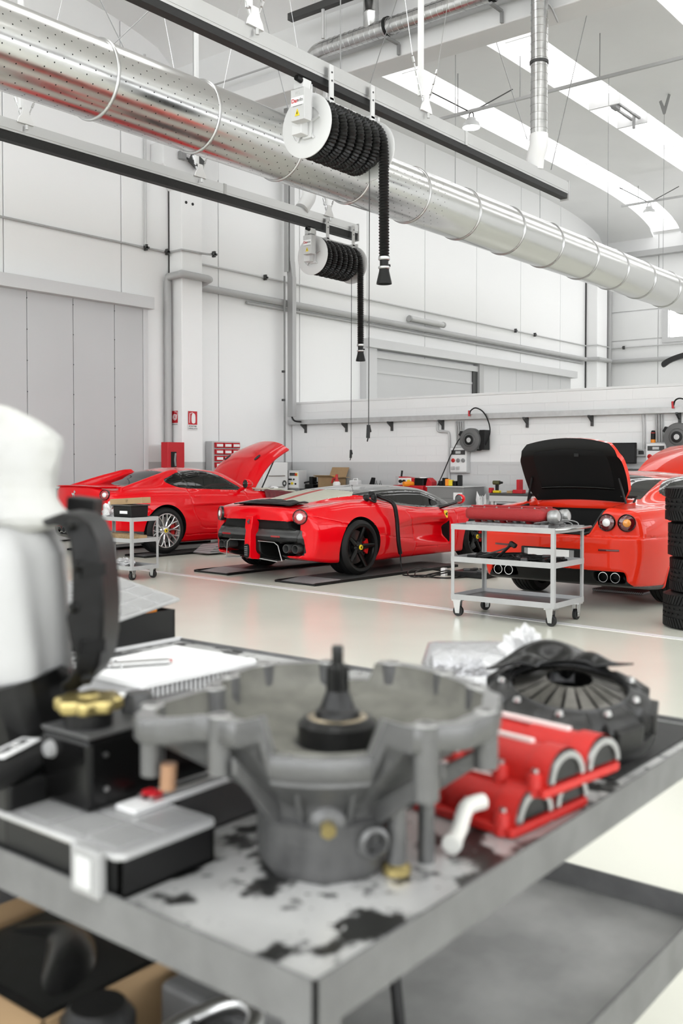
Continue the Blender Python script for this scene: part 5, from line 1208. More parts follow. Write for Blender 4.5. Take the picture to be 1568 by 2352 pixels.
text_obj('1?', .05, m_black, parent=b, mw=frame((-.0705, -.02, 0), (0,-1,0), (0,0,1)))
def crumple(name, c, r, n, m, label, cat, sq=(1,1,1), seed=1):
    rr = random.Random(seed); ph = [(rr.uniform(0,6), rr.uniform(2,7), rr.uniform(2,7), rr.uniform(.08,.2)) for _ in range(7)]
    def fn(u, v):
        a = 2*PI*u; b_ = PI*v; k = 1+sum(A*math.sin(p+fa*math.cos(a)*3+fb*b_) for p, fa, fb, A in ph)
        k += .10*rr.uniform(-1, 1)
        return (c[0]+r*sq[0]*k*math.sin(b_)*math.cos(a), c[1]+r*sq[1]*k*math.sin(b_)*math.sin(a), c[2]+max(0, r*sq[2]*(1+k*math.cos(b_))))
    o = MB().grid(fn, n, n//2, cu=True).build(name, m); return tag(o, label, cat) if label else o
m_film = mat('crumpled_plastic_film', (.80,.80,.80), .15, trans=.0, alpha=.75, coat=.6)
crumple('plastic_bag', (lcx-.05, LY0+.60, .738), .10, 22, m_film, 'crumpled clear plastic bag on the left trolley beside the black box', 'bag', (.7,1.0,.9), 3)
crumple('plastic_bag', (lcx, LY0+.42, .14), .09, 20, m_film, 'crumpled clear plastic on the bottom shelf of the left trolley', 'bag', (1.1,1.6,.55), 5)
o = MB().cbox((0,0,0), (.16,.55,.075)).build('wood_block', m_wood, bevel=.006); o.location = (lcx, LY0+.52, .514); tag(o, 'longer wooden block on the middle shelf of the left trolley', 'wood')
o = MB().cbox((0,0,0), (.14,.30,.07)).build('wood_block', m_wood, bevel=.006); o.location = (lcx-.02, LY0+.17, .512); tag(o, 'shorter wooden block on the middle shelf of the left trolley', 'wood')
o = MB().tube([(lcx-.1, LY0+.2, .15), (lcx+.05, LY0+.28, .22)], .006, 6).build('screwdriver', m_black); tag(o, 'thin black rod on the bottom shelf of the left trolley', 'tool')
o = MB().tube([(lcx-.15, LY0+.1, .15), (lcx+.14, LY0+.7, .15)], .01, 6).build('metal_rod', m_steel); tag(o, 'long steel rod on the bottom shelf of the left trolley', 'rod')

# tyre stack at the right -----------------------------------------------------------
def tread_tyre():
    R, w = .345, .30; q = MB()
    q.lathe([(.215, -w/2+.02), (.22, -w/2), (.25, -w/2-.006), (.315, -w/2), (.338, -w/2+.02), (R-.012, -w/2+.035), (R-.012, w/2-.035), (.338, w/2-.02), (.315, w/2), (.25, w/2+.006), (.22, w/2), (.215, w/2-.02)], 64); me = q.mesh('carcass', m_tyre, 40)
    q = MB(); n = 66
    def blk(a0, a1, z0, z1, sk):
        vs = []
        for r in (R-.016, R):
            for a, z in ((a0, z0), (a1, z0), (a1+sk, z1), (a0+sk, z1)): vs.append((r*math.cos(a), r*math.sin(a), z))
        q.add(vs, [(0,3,2,1),(4,5,6,7),(0,1,5,4),(1,2,6,5),(2,3,7,6),(3,0,4,7)])
    for i in range(n):
        a = 2*PI*i/n; d = 2*PI/n
        blk(a, a+d*.72, -w/2+.012, -.06, -.10); blk(a, a+d*.72, .06, w/2-.012, .10)
        blk(a+d*.3, a+d*1.05, -.047, -.016, .04) if i % 2 == 0 else None
        blk(a+d*.3, a+d*1.05, .016, .047, -.04) if i % 2 else None
    for z in (-.055, -.014, .025): q.lathe([(R-.016, z+.004), (R-.002, z+.005), (R-.002, z+.028), (R-.016, z+.029)], 64)
    return me, q.mesh('tread', m_tyre)
tc_, tt_ = tread_tyre()
tb = atz(1618, 1440); labs = ['lowest tyre of the black tyre stack at the right edge', 'second tyre from the floor in the stack at the right edge', 'third tyre from the floor in the stack at the right edge', 'topmost tyre of the black tyre stack at the right edge']
for k, (dx, dy) in enumerate(((.0, .01), (.05, -.03), (.03, -.02), (.01, .0))):
    t = thing('tyre', labs[k], 'tyre', (tb[0]+dx, tb[1]+dy, .156+k*.310), k*.7, 'stacked tyres'); obj_mesh('carcass', tc_, t); obj_mesh('tread', tt_, t)['kind'] = 'stuff'

# lift plates under the cars -----------------------------------------------------------
def lift_plate(o, f_, l_, x0, x1, y0, y1, lab, h=.038):
    t = thing('lift_platform', lab, 'lift', (o[0], o[1], 0), f_)
    MB().box(x0+.45, x1, y0, y1, .004, h).build('deck', m_deck, t, bevel=.004)
    MB().prism([(x0, .004), (x0+.45, .004), (x0+.45, h), (x0, .010)], y0, y1, ex=(1,0,0), ey=(0,0,1), ez=(0,1,0)).build('ramp', m_plate, t)
    q = MB(); q.cyl((x0-.01, y0-.01, .012), (x0-.01, y1+.01, .012), .012, n=8); q.build('front_edge', m_black, t)
    for yy in (y0-.01, y1+.01): MB().cyl((x0-.03, yy, .016), (x0+.01, yy, .016), .016, n=8).build('roller', m_black, t)
    MB().beam((x0, y0-.012, .018), (x1, y0-.012, .018), .02, .03).build('side_rail', m_satin, t); MB().beam((x0, y1+.012, .018), (x1, y1+.012, .018), .02, .03).build('side_rail', m_satin, t)
lift_plate((9.95, 8.53), math.radians(-3), 0, -.98, 1.9, -1.10, -.48, 'diamond plate ramp under the right wheels of the black-roofed car')
lift_plate((9.95, 8.53), math.radians(-3), 0, -.90, 1.9, .50, 1.12, 'diamond plate ramp under the left wheels of the black-roofed car')
lift_plate((10.45, 12.7), math.radians(-3), 0, -.45, 2.2, -1.02, -.56, 'diamond plate ramp under the right wheels of the bonnet-up coupe', .028)
lift_plate((10.45, 12.7), math.radians(-3), 0, -.45, 2.2, .56, 1.02, 'diamond plate ramp under the left wheels of the bonnet-up coupe', .028)
t = thing('lift_platform', 'raised diamond plate lift end between the two left cars', 'lift', (10.45, 12.7, 0), math.radians(-3))
MB().prism([(.42, .03), (.78, .03), (.95, .15), (.62, .15)], -1.45, -1.08, ex=(1,0,0), ey=(0,0,1), ez=(0,1,0)).build('ramp_flap', m_plate, t)
MB().box(.95, 2.3, -1.45, -1.08, .10, .16).build('deck', m_plate, t, bevel=.004); MB().box(.90, 2.3, -1.40, -1.1, .03, .095).build('base', m_satin, t, bevel=.006); MB().box(1.2, 1.32, -1.456, -1.449, .11, .15).build('sticker', m_paper, t)
MB().box(1.05, 1.2, -1.405, -1.398, .045, .085).build('sticker', m_midgrey, t)
t = thing('lift_platform', 'diamond plate seen under the orange-red coupe', 'lift', (10.17, 4.52, 0), math.radians(-1.5))
MB().box(.35, 2.4, -.35, .25, .004, .03).build('deck', m_plate, t, bevel=.004)

# charging sleeve and cables at the middle car --------------------------------------------
ct = math.cos(math.radians(-3)); st = math.sin(math.radians(-3))
def laf_w(x, y, z): return Vector((9.95+ct*x-st*y, 8.53+st*x+ct*y, .04+z))
cs = thing('charging_cable', 'black sleeved cable draped down the side of the black-roofed car', 'cable', laf_w(.55, -.9, .9))
o0 = Vector(cs.location)
pts = [(.50, -.70, 1.0), (.52, -.84, .965), (.60, -1.0, .88), (.64, -1.03, .70), (.66, -1.035, .5), (.68, -1.035, .35), (.72, -1.03, .22)]
MB().tube([laf_w(*p)-o0 for p in smooth_path(pts, 6)], .028, 8).build('sleeve', m_satin, cs, smooth=60)
pts = [(.72, -1.03, .22), (.73, -1.03, .10), (.68, -1.10, -.03), (.55, -1.25, -.032), (.75, -1.45, -.032), (1.1, -1.75, -.032), (1.35, -2.0, -.032), (1.5, -2.15, -.03)]
MB().tube([laf_w(*p)-o0 for p in smooth_path(pts, 6)], .009, 6).build('cable', m_black, cs, smooth=60)
for k, (x, y, z, r) in enumerate(((.30, -.80, .955, .05), (.40, -.84, .95, .045), (.48, -.74, .99, .05))): MB().lathe([(.001, r*.6), (r*.7, r*.5), (r, 0), (r*.6, -r*.5)], 14, o=laf_w(x, y, z)-o0, ax=(-.3, -1, .4)).build('charging_plug', m_black, cs, smooth=50)
MB().tube([laf_w(*p)-o0 for p in smooth_path([(.28, -.83, .95), (.36, -.9, .9), (.42, -.86, .97), (.5, -.78, 1.0)], 5)], .012, 6).build('plug_lead', m_black, cs, smooth=60)
ch = thing('charger_unit', 'flat black charger box with coiled cables on the floor beside the trolley', 'charger', atz(1080, 1325))
MB().box(-.12, .22, -.28, .22, .0, .075).build('housing', m_black, ch, bevel=.01); MB().cbox((-.1, .33, .05), (.06, .07, .1)).build('plug', m_paper, ch, bevel=.006)
for k in range(4):
    rr = random.Random(k+4); pts = [(-.15+.25*math.cos(a)*(1+.2*k)+rr.uniform(-.04,.04), .2+.22*math.sin(a)+.1*k, .012+(.06 if k > 1 else 0)*math.sin(a)**2) for a in np.linspace(0, 5.5, 9)]; MB().tube(smooth_path(pts, 5), .008, 6).build('cable', m_black, ch, smooth=60)
for k in range(5): MB().cbox((rnd.uniform(-.08,.15), rnd.uniform(-.2,.2), .09), (.09,.05,.03), Matrix.Rotation(rnd.uniform(0,3),3,'Z')).build('clip', m_satgrey, ch, bevel=.006)
# ================================================================== WALL AND BENCH ITEMS
XB = XH-.4
def bp(u, v, x=XB): return Vector(atx(u, v, x))
# fire signs and hose box on the column (front face y = 15.07, left face x = 13.78)
def sign(c, w_, h_, lab, words, kind, rz=0.0):
    t = thing('fire_sign', lab, 'sign', c, rz); ex, ey, ez = (1,0,0), (0,0,1), (0,-1,0)
    MB().prism([(-w_/2,-h_/2), (w_/2,-h_/2), (w_/2,h_/2), (-w_/2,h_/2)], 0, .004, ex=ex, ey=ey, ez=ez).build('board', m_paper, t)
    MB().prism([(-w_/2,-h_*.22), (w_/2,-h_*.22), (w_/2,h_/2), (-w_/2,h_/2)], .004, .006, ex=ex, ey=ey, ez=ez).build('red_field', m_redsign, t)
    if kind == 'reel':
        q = MB()
        for r in (.03, .06, .09): q.lathe([(r*w_/.28, .006), (r*w_/.28, .009), ((r+.016)*w_/.28, .009), ((r+.016)*w_/.28, .006)], 28, o=(0, 0, h_*.13), ax=(0,-1,0))
        q.tube([(.11*w_/.28, -.008, h_*.2), (.12*w_/.28, -.008, h_*.42), (-.0, -.008, h_*.44)], .006, 4); q.build('hose_symbol', m_paper, t)
    else:
        q = MB(); q.prism(round_poly([(-.045,-.09), (.045,-.09), (.05,.05), (.02,.1), (-.02,.1), (-.05,.05)], 3), .006, .009, o=(.02,0,h_*.12), ex=ex, ey=ey, ez=ez); q.tube([(.0, -.008, h_*.42), (-.08, -.008, h_*.38), (-.09, -.008, -.05)], .008, 4); q.build('extinguisher_symbol', m_paper, t)
    for i, wd in enumerate(words): text_obj(wd, h_*.11, m_black, parent=t, mw=frame((0, -.006, -h_*(.31+.12*i)), ex, ey))
sc1 = Vector(atx(402, 963, 13.772)); 
sign(sc1, .17, .34, 'smaller red fire hose sign with coiled hose symbol on the column', ['IDRANTE'], 'reel', -PI/2)
c = Vector(aty(442, 966, 15.06)); sign(c, .25, .38, 'larger red fire extinguisher sign on the column', ['ESTINTORE', 'CARRELLATO'], 'ext')
c = Vector(aty(393, 1058, 15.0)); t = thing('fire_hose_cabinet', 'red fire hose cabinet on the column above the coupe roof', 'cabinet', (c.x, 15.05, 1.30))
MB().box(-.22, .22, -.2, 0, 0, .55).build('body', m_redsign, t, bevel=.01); MB().box(-.14, .0, -.206, -.199, .05, .36).build('window', m_black, t); MB().tube([(-.03,-.21,.08), (-.05,-.215,.2), (-.03,-.21,.33)], .02, 8).build('hose', m_midgrey, t, smooth=60)
# drawer rack with red bins and white cabinet behind the raised bonnet
c = Vector(aty(522, 1045, YF-.25)); t = thing('bin_rack', 'red small-parts rack with white labels on the wall behind the bonnet', 'rack', (c.x, YF-.22, 1.15))
MB().box(-.42, .42, 0, .2, 0, .75).build('frame', m_lightgrey, t, bevel=.01)
for i in range(5):
    for j in range(3):
        b_ = MB().box(-.36+j*.25, -.14+j*.25, -.06, .0, .05+i*.14, .16+i*.14).build('bin', m_redsign, t, bevel=.006); MB().box(-.34+j*.25, -.16+j*.25, -.065, -.059, .075+i*.14, .13+i*.14).build('label', m_paper, b_)
c = Vector(aty(632, 1085, YF-.4)); t = thing('tool_cabinet', 'white tool cabinet with handles behind the raised bonnet', 'cabinet', (c.x-.15, YF-.55, 0))
MB().box(-.4, .4, 0, .5, .05, 1.45).build('body', m_whitep, t, bevel=.01); 
for z in (.9, 1.15): MB().tube([(-.25,-.02,z), (-.25,-.05,z), (.25,-.05,z), (.25,-.02,z)], .012, 6).build('handle', m_steel, t)
MB().lathe([(.03,0), (.05,.01), (.07,.0)], 20, o=(.28,-.01,.98), ax=(0,-1,0)).build('dial', m_dark, t)

# benches ------------------------------------------------------------------
def bench(y0, y1, zt, lab, x0=XH-.75, x1=XH-.06):
    t = thing('workbench', lab, 'workbench', ((x0+x1)/2, (y0+y1)/2, 0)); a = (x1-x0)/2; b = (y1-y0)/2
    MB().box(-a, a, -b, b, zt-.05, zt).build('top', m_satgrey, t, bevel=.004)
    MB().box(-a, -a+.02, -b, b, zt-.16, zt-.05).build('front_rail', m_lightgrey, t)
    for sx in (-1, 1):
        for sy in (-1, 1): MB().box(sx*(a-.05)-.03, sx*(a-.05)+.03, sy*(b-.05)-.03, sy*(b-.05)+.03, 0, zt-.05).build('leg', m_lightgrey, t)
    MB().box(-a+.02, a-.02, b*.1, b-.1, .1, zt-.17).build('cabinet', m_lightgrey, t, bevel=.006); MB().box(-a-.004, -a+.022, b*.55, b-.16, zt-.34, zt-.2).build('opening', m_black, t)
    return t
zb1 = .86
bench(11.95, 14.55, zb1, 'long grey workbench with machines behind the black-roofed car')
bench(8.05, 9.72, .86, 'grey workbench with drill behind the red manifold')
# control cabinet in the corner
t = thing('control_cabinet', 'grey electrical control cabinet in the far wall corner', 'cabinet', bp(676, 1117, 17.0)); 
MB().box(-.12, .15, -.24, .24, -.05, .36).build('body', m_lightgrey, t, bevel=.008); MB().box(-.127, -.119, -.22, .06, -.02, .33).build('door', m_whitep, t); MB().box(-.132, -.126, -.14, .03, .24, .31).build('display', m_dark, t)
MB().cyl((-.127,-.17,.27), (-.16,-.17,.27), .025, n=10).build('red_switch', m_red, t); MB().box(-.135,-.126,-.2,-.14,.235,.305).build('switch_plate', m_yellow, t); MB().cyl((-.127,-.05,.07), (-.15,-.05,.07), .03, n=10).build('yellow_button', m_yellow, t)
for y, z in ((.03,.16), (-.1,.16), (-.02,.16), (.03,.06), (-.15,.06)): MB().cyl((-.127,y,z), (-.15,y,z), .02, n=8).build('knob', m_black, t)
MB().box(-.1, .15, -.24, .24, -1.0, -.06).build('plinth', m_midgrey, t)
# black engine stand piece
def place(u, v, z, x=XB): p = bp(u, v, x); return (p.x, p.y, z)
t = thing('bench_vise', 'black metal clamp device left of the open cardboard box', 'vise', place(717, 1125, zb1)); MB().box(-.12,.12,-.12,.12,0,.1).build('base', m_satin, t, bevel=.01); MB().box(-.08,.08,-.07,.03,.1,.27).build('jaw', m_satin, t, bevel=.01); MB().tube([(-.1,.2,.12), (0,.0,.17), (.05,-.25,.1)], .02, 6).build('bar', m_satin, t)
t = thing('cardboard_box', 'open brown cardboard box of orange packets on the bench', 'box', place(762, 1125, zb1)); 
for a, b, c_, d in ((-.2,-.19,-.24,.24), (.19,.2,-.24,.24), (-.2,.2,-.24,-.23), (-.2,.2,.23,.24)): MB().box(a, b, c_, d, 0, .27).build('side', m_card, t)
MB().box(-.2,.2,-.24,.24,0,.01).build('bottom', m_card, t)
MB().prism([(0,0), (.0,.01), (-.16,.05), (-.16,.04)], -.24, .24, o=(-.2,0,.26), ex=(1,0,0), ey=(0,0,1), ez=(0,1,0)).build('flap', m_card, t); MB().prism([(0,0), (.01,.0), (.13,.22), (.12,.22)], -.24, .24, o=(.19,0,.26), ex=(1,0,0), ey=(0,0,1), ez=(0,1,0)).build('flap', m_card, t); MB().box(-.2,.19,-.36,-.23,.255,.265).build('flap', m_card, t); MB().box(-.2,.19,.23,.36,.262,.27).build('flap', m_card, t)
o = MB().box(-.12,.12,-.1,.2,0,.28).build('packet', m_orange, bevel=.02); o.location = place(757, 1125, zb1+.012); tag(o, 'orange packet sticking out of the open cardboard box', 'packet')
t = thing('spray_bottle', 'red and white pump sprayer in front of the cardboard box', 'sprayer', place(773, 1126, zb1, 16.86)); MB().lathe([(.001,0), (.075,0), (.08,.02), (.08,.14), (.05,.18), (.03,.19)], 20).build('bottle', m_paper, t, smooth=40); MB().lathe([(.055,.17), (.05,.2), (.03,.23), (.03,.27), (.001,.28)], 16).build('pump', m_red, t, smooth=40); MB().tube([(0,.02,.25), (0,.10,.24), (0,.14,.14)], .02, 8).build('handle', m_red, t, smooth=50); MB().cyl((0,0,.27), (0,0,.33), .03, n=12).build('knob', m_red, t)
t = thing('canister', 'small white canister with handle on the far bench', 'canister', place(816, 1126, zb1)); MB().box(-.08,.08,-.12,.12,0,.2).build('body', m_paper, t, bevel=.02); MB().tube([(0,-.06,.2), (0,-.05,.235), (0,.05,.235), (0,.06,.2)], .015, 6).build('handle', m_paper, t)
o = MB().prism([(-.12,0), (.1,0), (.14,.26), (.08,.27), (.02,.12)], -.04, .04, ex=(0,-1,0), ey=(0,0,1), ez=(1,0,0)).build('clamp_tool', m_satin, bevel=.01); o.location = place(848, 1126, zb1); tag(o, 'black angled hand tool standing on the far bench', 'tool')
for k, u in enumerate((864, 873)):
    o = MB().lathe([(.001,0), (.03,0), (.03,.12), (.012,.16), (.012,.2), (.001,.2)], 14).build('glass_bottle', m_clear, smooth=40); o.location = place(u, 1126, zb1); tag(o, ('left' if k == 0 else 'right')+' of two small glass bottles on the far bench', 'bottle', 'bottles on the far bench')
# red valve machine
t = thing('grinding_machine', 'red bench machine with black knobs and yellow switch behind the black roof', 'machine', place(950, 1150, zb1, 17.0)); MB().prism([(-.3,.12), (.15,.12), (.15,.26), (-.3,.30)], -.12, .16, ex=(0,-1,0), ey=(0,0,1), ez=(1,0,0)).build('housing', m_redsign, t, bevel=.01); MB().box(-.126,-.118,-.02,.3,.13,.27).build('panel', m_paper, t)
for y, m_ in ((.24, m_black), (.15, m_black), (.03, m_yellow)): MB().cyl((-.126,y,.2), (-.16,y,.2), .035, n=12).build('knob', m_, t, smooth=40)
MB().box(-.2,.2,-.35,.4,0,.12).build('bed', m_redsign, t, bevel=.02); MB().box(-.14,.1,-.33,-.1,.05,.27).build('column', m_satin, t, bevel=.02); MB().lathe([(.001,.27), (.16,.27), (.16,.285), (.001,.285)], 28, o=(-.05,-.25,0)).build('disc_table', m_steel, t, smooth=40); MB().prism([(0,0), (.18,0), (.10,.28), (.0,.2)], -.1, .1, o=(0,-.5,0), ex=(0,1,0), ey=(0,0,1), ez=(1,0,0)).build('side_guard', m_redsign, t, bevel=.01); MB().cyl((0,-.1,.15), (-.3,.05,.15), .05, n=12).build('arm', m_orange, t)
MB().box(-.02,.0,.3,.45,.05,.3).build('back_plate', m_lightgrey, t); MB().cyl((-.05,.28,.28), (-.05,.26,.42), .02, n=8).build('lever', m_black, t)
# grey machine cabinet with tools on top
p = bp(1040, 1120, 16.9); t = thing('machine_cabinet', 'grey metal cabinet with scattered tools on top below the socket panel', 'cabinet', (16.95, p.y, 0)); zc_ = .98
MB().box(-.35,.45,-.42,.42,.05,zc_-.02).build('body', m_midgrey if False else mat('cabinet_grey', (.22,.22,.22), .45), t, bevel=.01); MB().box(-.37,.47,-.44,.44,zc_-.02,zc_).build('top', m_lightgrey, t, bevel=.004); MB().box(-.355,-.35,-.40,-.2,.72,.86).build('label', m_paper, t); MB().box(-.354,-.35,-.41,.41,zc_-.24,zc_-.235).build('seam', m_dark, t); MB().box(-.356,-.35,-.2,.05,.2,.6).build('notice', m_paper, t)
for k, (u, m_, h_) in enumerate(((1013, m_black, .10), (1022, m_black, .16), (1028, m_orange, .14), (1036, m_yellow, .12), (1046, m_black, .10), (1056, m_black, .22))):
    q = MB(); q.cbox((0,0,h_/2), (.10,.09,h_), Matrix.Rotation(rnd.uniform(-.3,.3),3,'Z')); o = q.build('hand_tool', m_, bevel=.015); pt = place(u, 1112, zc_, 16.95); o.location = pt
    tag(o, ['squat black battery pack at the left of the cabinet top', 'tall black tool second from left on the cabinet top', 'orange handled tool standing on the cabinet top', 'yellow and black tool body on the cabinet top', 'low black tool right of the yellow one on the cabinet top', 'tallest black spray tool at the right of the cabinet top'][k], 'tool')
# socket panels
def sockets(u0, v0, u1, v1, lab):
    a = bp(u0, v0, XH-.12); b = bp(u1, v1, XH-.12); w_ = (a.y-b.y)/2; h_ = (a.z-b.z); t = thing('socket_panel', lab, 'socket panel', (XH-.005, (a.y+b.y)/2, b.z)); yy = w_
    MB().box(-.13, 0, -yy, yy, 0, h_).build('housing', m_lightgrey, t, bevel=.008); MB().box(-.14, -.129, -yy+.015, yy-.015, .02, h_-.02).build('front', m_whitep, t, bevel=.004)
    MB().box(-.146,-.139,-yy+.04,yy-.04,h_*.70,h_*.88).build('breaker_window', m_dark, t); MB().box(-.15,-.145,-.06,.06,h_*.74,h_*.84).build('breakers', m_lightgrey, t)
    for k in range(3):
        s_ = MB().lathe([(.001,.03), (.03,.03), (.04,.02), (.045,0)], 16, o=(-.14, yy*.58-k*yy*.58, h_*.48), ax=(-1,0,-.3)).build('socket', m_red if k == 0 else m_midgrey, t, smooth=40)
        if k < 2: MB().cbox((-.155, yy*.58-k*yy*.58, h_*.18), (.05,.07,.07), Matrix.Rotation(-.4,3,'Y')).build('socket', m_lightgrey, t, bevel=.006)
    return t
sp1 = sockets(1034, 1027, 1073, 1086, 'grey socket panel with red socket under the round hose reel')
sp2 = sockets(1483, 1017, 1531, 1078, 'grey socket panel with red socket beside the black monitor')
def conduit(pts, r, lab, m_=m_pipegrey): tag(MB().tube(smooth_path(pts, 5), r, 8).build('conduit', m_, smooth=60), lab, 'conduit', 'wall conduits')
x_ = XH-.05
for k, u in enumerate((1050, 1055, 1060, 1065)):
    a = bp(u, 1022, x_); b = bp(u-3, 968, x_); conduit([a, a.lerp(b, .5), a.lerp(b, .75)+Vector((0,.0,0)), b], .018, ['first', 'second', 'third', 'fourth'][k]+' conduit from the left above the left socket panel')
conduit([bp(1008, 962, x_), bp(1004, 975, x_), bp(1006, 990, x_), bp(1024, 992, x_), bp(1031, 1000, x_), bp(1031, 1060, x_), bp(1031, 1110, x_)], .024, 'bent grey conduit left of the socket panel', m_lightgrey)
for k, u in enumerate((1507, 1514, 1520)):
    a = bp(u, 1015, x_); b = bp(u-1, 952, x_); conduit([a, a.lerp(b, .5), b], .02, ['first', 'second', 'third'][k]+' conduit from the left above the right socket panel')
conduit([bp(1478, 1036, x_), bp(1478, 990, x_), bp(1476, 952, x_)], .024, 'single conduit above the small wall box', m_lightgrey)
o = MB().box(-.06,0,-.09,.09,-.07,.07).build('wall_box', m_lightgrey, bevel=.01); o.location = bp(1475, 1040, XH-.005); MB().box(-.066,-.059,-.05,.05,-.03,.04).build('display', m_dark, o); tag(o, 'small grey wall box right of the monitor', 'switch box')
# round hose reels
def wall_reel(c, lab, r=.24):
    t = thing('wall_hose_reel', lab, 'hose reel', c); MB().lathe([(.001,.0), (r*.95,.0), (r,.03), (r,.13), (r*.94,.16), (r*.6,.17), (r*.58,.16), (r*.5,.175), (.001,.18)], 40, ax=(-1,0,0)).build('drum_case', mat('reel_case_grey', (.12,.12,.12), .4) if 'reel_case_grey' not in MATS else MATS['reel_case_grey'], t, smooth=35)
    MB().lathe([(.05,.18), (.095,.178), (.1,.185), (.05,.19)], 28, ax=(-1,0,0)).build('hub_ring', m_black, t, smooth=35); MB().lathe([(.001,.192), (.055,.188)], 24, ax=(-1,0,0)).build('badge', m_lightgrey, t)
    MB().box(-.12,.08,-.33,-.20,-.20,.20).build('bracket', m_black, t, bevel=.01); MB().cbox((-.08,.2,.12), (.12,.12,.1), Matrix.Rotation(.5,3,'X')).build('hose_guide', m_black, t, bevel=.01)
    return t
c = bp(1087, 1011, XH-.12); wr = wall_reel(c, 'round dark hose reel on the block wall, with hose hanging left'); 
rp = lambda u, v: bp(u, v, XH-.2)-Vector(c)
MB().tube(smooth_path([rp(1065,999), rp(1052,1012), rp(1035,1045), rp(1018,1085), rp(1003,1118)], 6), .012, 6).build('hose', m_black, wr, smooth=60)
MB().tube(smooth_path([rp(1095,1034), rp(1106,1032), rp(1118,1015), rp(1125,990), rp(1120,965), rp(1108,945), rp(1092,937), rp(1081,943), rp(1078,952)], 6), .014, 6).build('hose', m_black, wr, smooth=60)
v_ = MB().cyl(rp(1077,956), rp(1077,943), .022, n=10).build('valve', m_redsign, wr)
c2_ = bp(1562, 1004, XH-.12); wr2 = wall_reel(c2_, 'dark hose reel at the right edge above the raised bonnet', .25)
rp2 = lambda u, v: bp(u, v, XH-.2)-Vector(c2_)
MB().tube(smooth_path([rp2(1549,990), rp2(1545,1010), rp2(1544,1045), rp2(1544,1075)], 6), .012, 6).build('hose', m_black, wr2, smooth=60)
MB().tube(smooth_path([rp2(1546,932), rp2(1550,920), rp2(1560,915), rp2(1575,918)], 6), .014, 6).build('hose', m_black, wr2, smooth=60); MB().cyl(rp2(1545,938), rp2(1544,922), .022, n=10).build('valve', m_redsign, wr2)
# monitor, spray can
p = bp(1432, 1041, XH-.25); t = thing('monitor', 'black flat computer monitor by the right socket panel', 'monitor', p); MB().box(-.03,.03,-.235,.235,-.19,.19).build('case', m_satin, t, bevel=.01); MB().box(-.034,-.029,-.215,.215,-.165,.17).build('screen', mat('monitor_screen', (.01,.01,.012), .15), t); MB().cyl((.02,0,-.19), (.02,0,-.26), .03, n=10).build('neck', m_lightgrey, t); MB().cbox((0,0,-.27), (.2,.26,.02)).build('foot', m_lightgrey, t, bevel=.006)
z_ = p.z-.28; o = bench(6.2, 7.9, z_, 'light grey computer bench under the monitor')
p = bp(1497, 1016, XH-.12); t = thing('spray_can', 'orange and black spray can standing on the right socket panel', 'spray can', (XH-.07, p.y, bp(1497, 1017, XH-.12).z)); MB().cyl((0,0,0), (0,0,.06), .042, n=18).build('base', m_orange, t, smooth=40); MB().cyl((0,0,.06), (0,0,.17), .042, n=18).build('body', m_black, t, smooth=40); MB().cyl((0,0,.17), (0,0,.185), .043, n=18).build('band', m_stripe, t, smooth=40); MB().lathe([(.04,.185), (.03,.22), (.001,.225)], 16).build('cap', m_black, t, smooth=40)
# drill and boxes on the right bench
t = thing('cordless_drill', 'yellow and black cordless drill standing on the bench behind the manifold', 'drill', place(1141, 1138, .86, 16.9)); MB().box(-.05,.05,-.07,.07,0,.05).build('battery', m_yellow, t, bevel=.012); MB().prism([(-.03,.05), (.03,.05), (.035,.17), (-.03,.17)], -.022, .022, ex=(0,-1,0), ey=(0,0,1), ez=(1,0,0)).build('grip', m_black, t, bevel=.008); MB().cyl((0,.08,.20), (0,-.06,.20), .04, n=14).build('motor_housing', mat('olive_plastic', (.08,.08,.03), .4), t, smooth=40); MB().cyl((0,-.06,.20), (0,-.12,.20), .028, .02, n=12).build('chuck', m_black, t, smooth=40)
o = MB().box(-.06,.06,-.03,.03,0,.1).build('small_bottle', m_redsign, bevel=.012); o.location = place(1128, 1139, .86, 16.9); tag(o, 'tiny red bottle left of the cordless drill', 'bottle')
for k, (u, w_, h_, m_, lab) in enumerate(((1174, .12, .05, m_wood, 'small brown wooden box right of the cordless drill'), (1192, .2, .07, m_redsign, 'low red plastic box on the bench behind the boot lid'), (1193, .06, .26, m_redsign, 'upright red handle on the bench behind the boot lid'))):
    o = MB().box(-.08,.08,-w_/2,w_/2,0,h_).build('parts_box', m_, bevel=.008); o.location = place(u, 1139, .86, 16.9+.17*(k == 2)); tag(o, lab, 'box')
o = crumple('rubbish_bag', (16.85, 9.9, .0), .14, 24, m_film, 'clear plastic rubbish bag between the grey cabinet and the bench', 'bag', (1.3,.8,2.6), 9)
# black curved arm at the right edge
p = bp(1560, 826, XH-1.0); t = thing('work_lamp_arm', 'black curved arm of a work lamp at the right edge above the wall', 'lamp arm', p); MB().prism(round_poly([(-.25,-.12), (-.1,-.03), (.2,.05), (.6,.08), (.6,.18), (.2,.14), (-.1,.06), (-.28,-.04)], 4), -.06, .06, ex=(.35,-.94,0), ey=(0,0,1), ez=(.94,.35,0)).build('arm', m_satin, t, smooth=40); MB().cyl((.2,-.55,.1), (.2,-.55,-2.9), .03, n=10).build('post', m_satin, t)
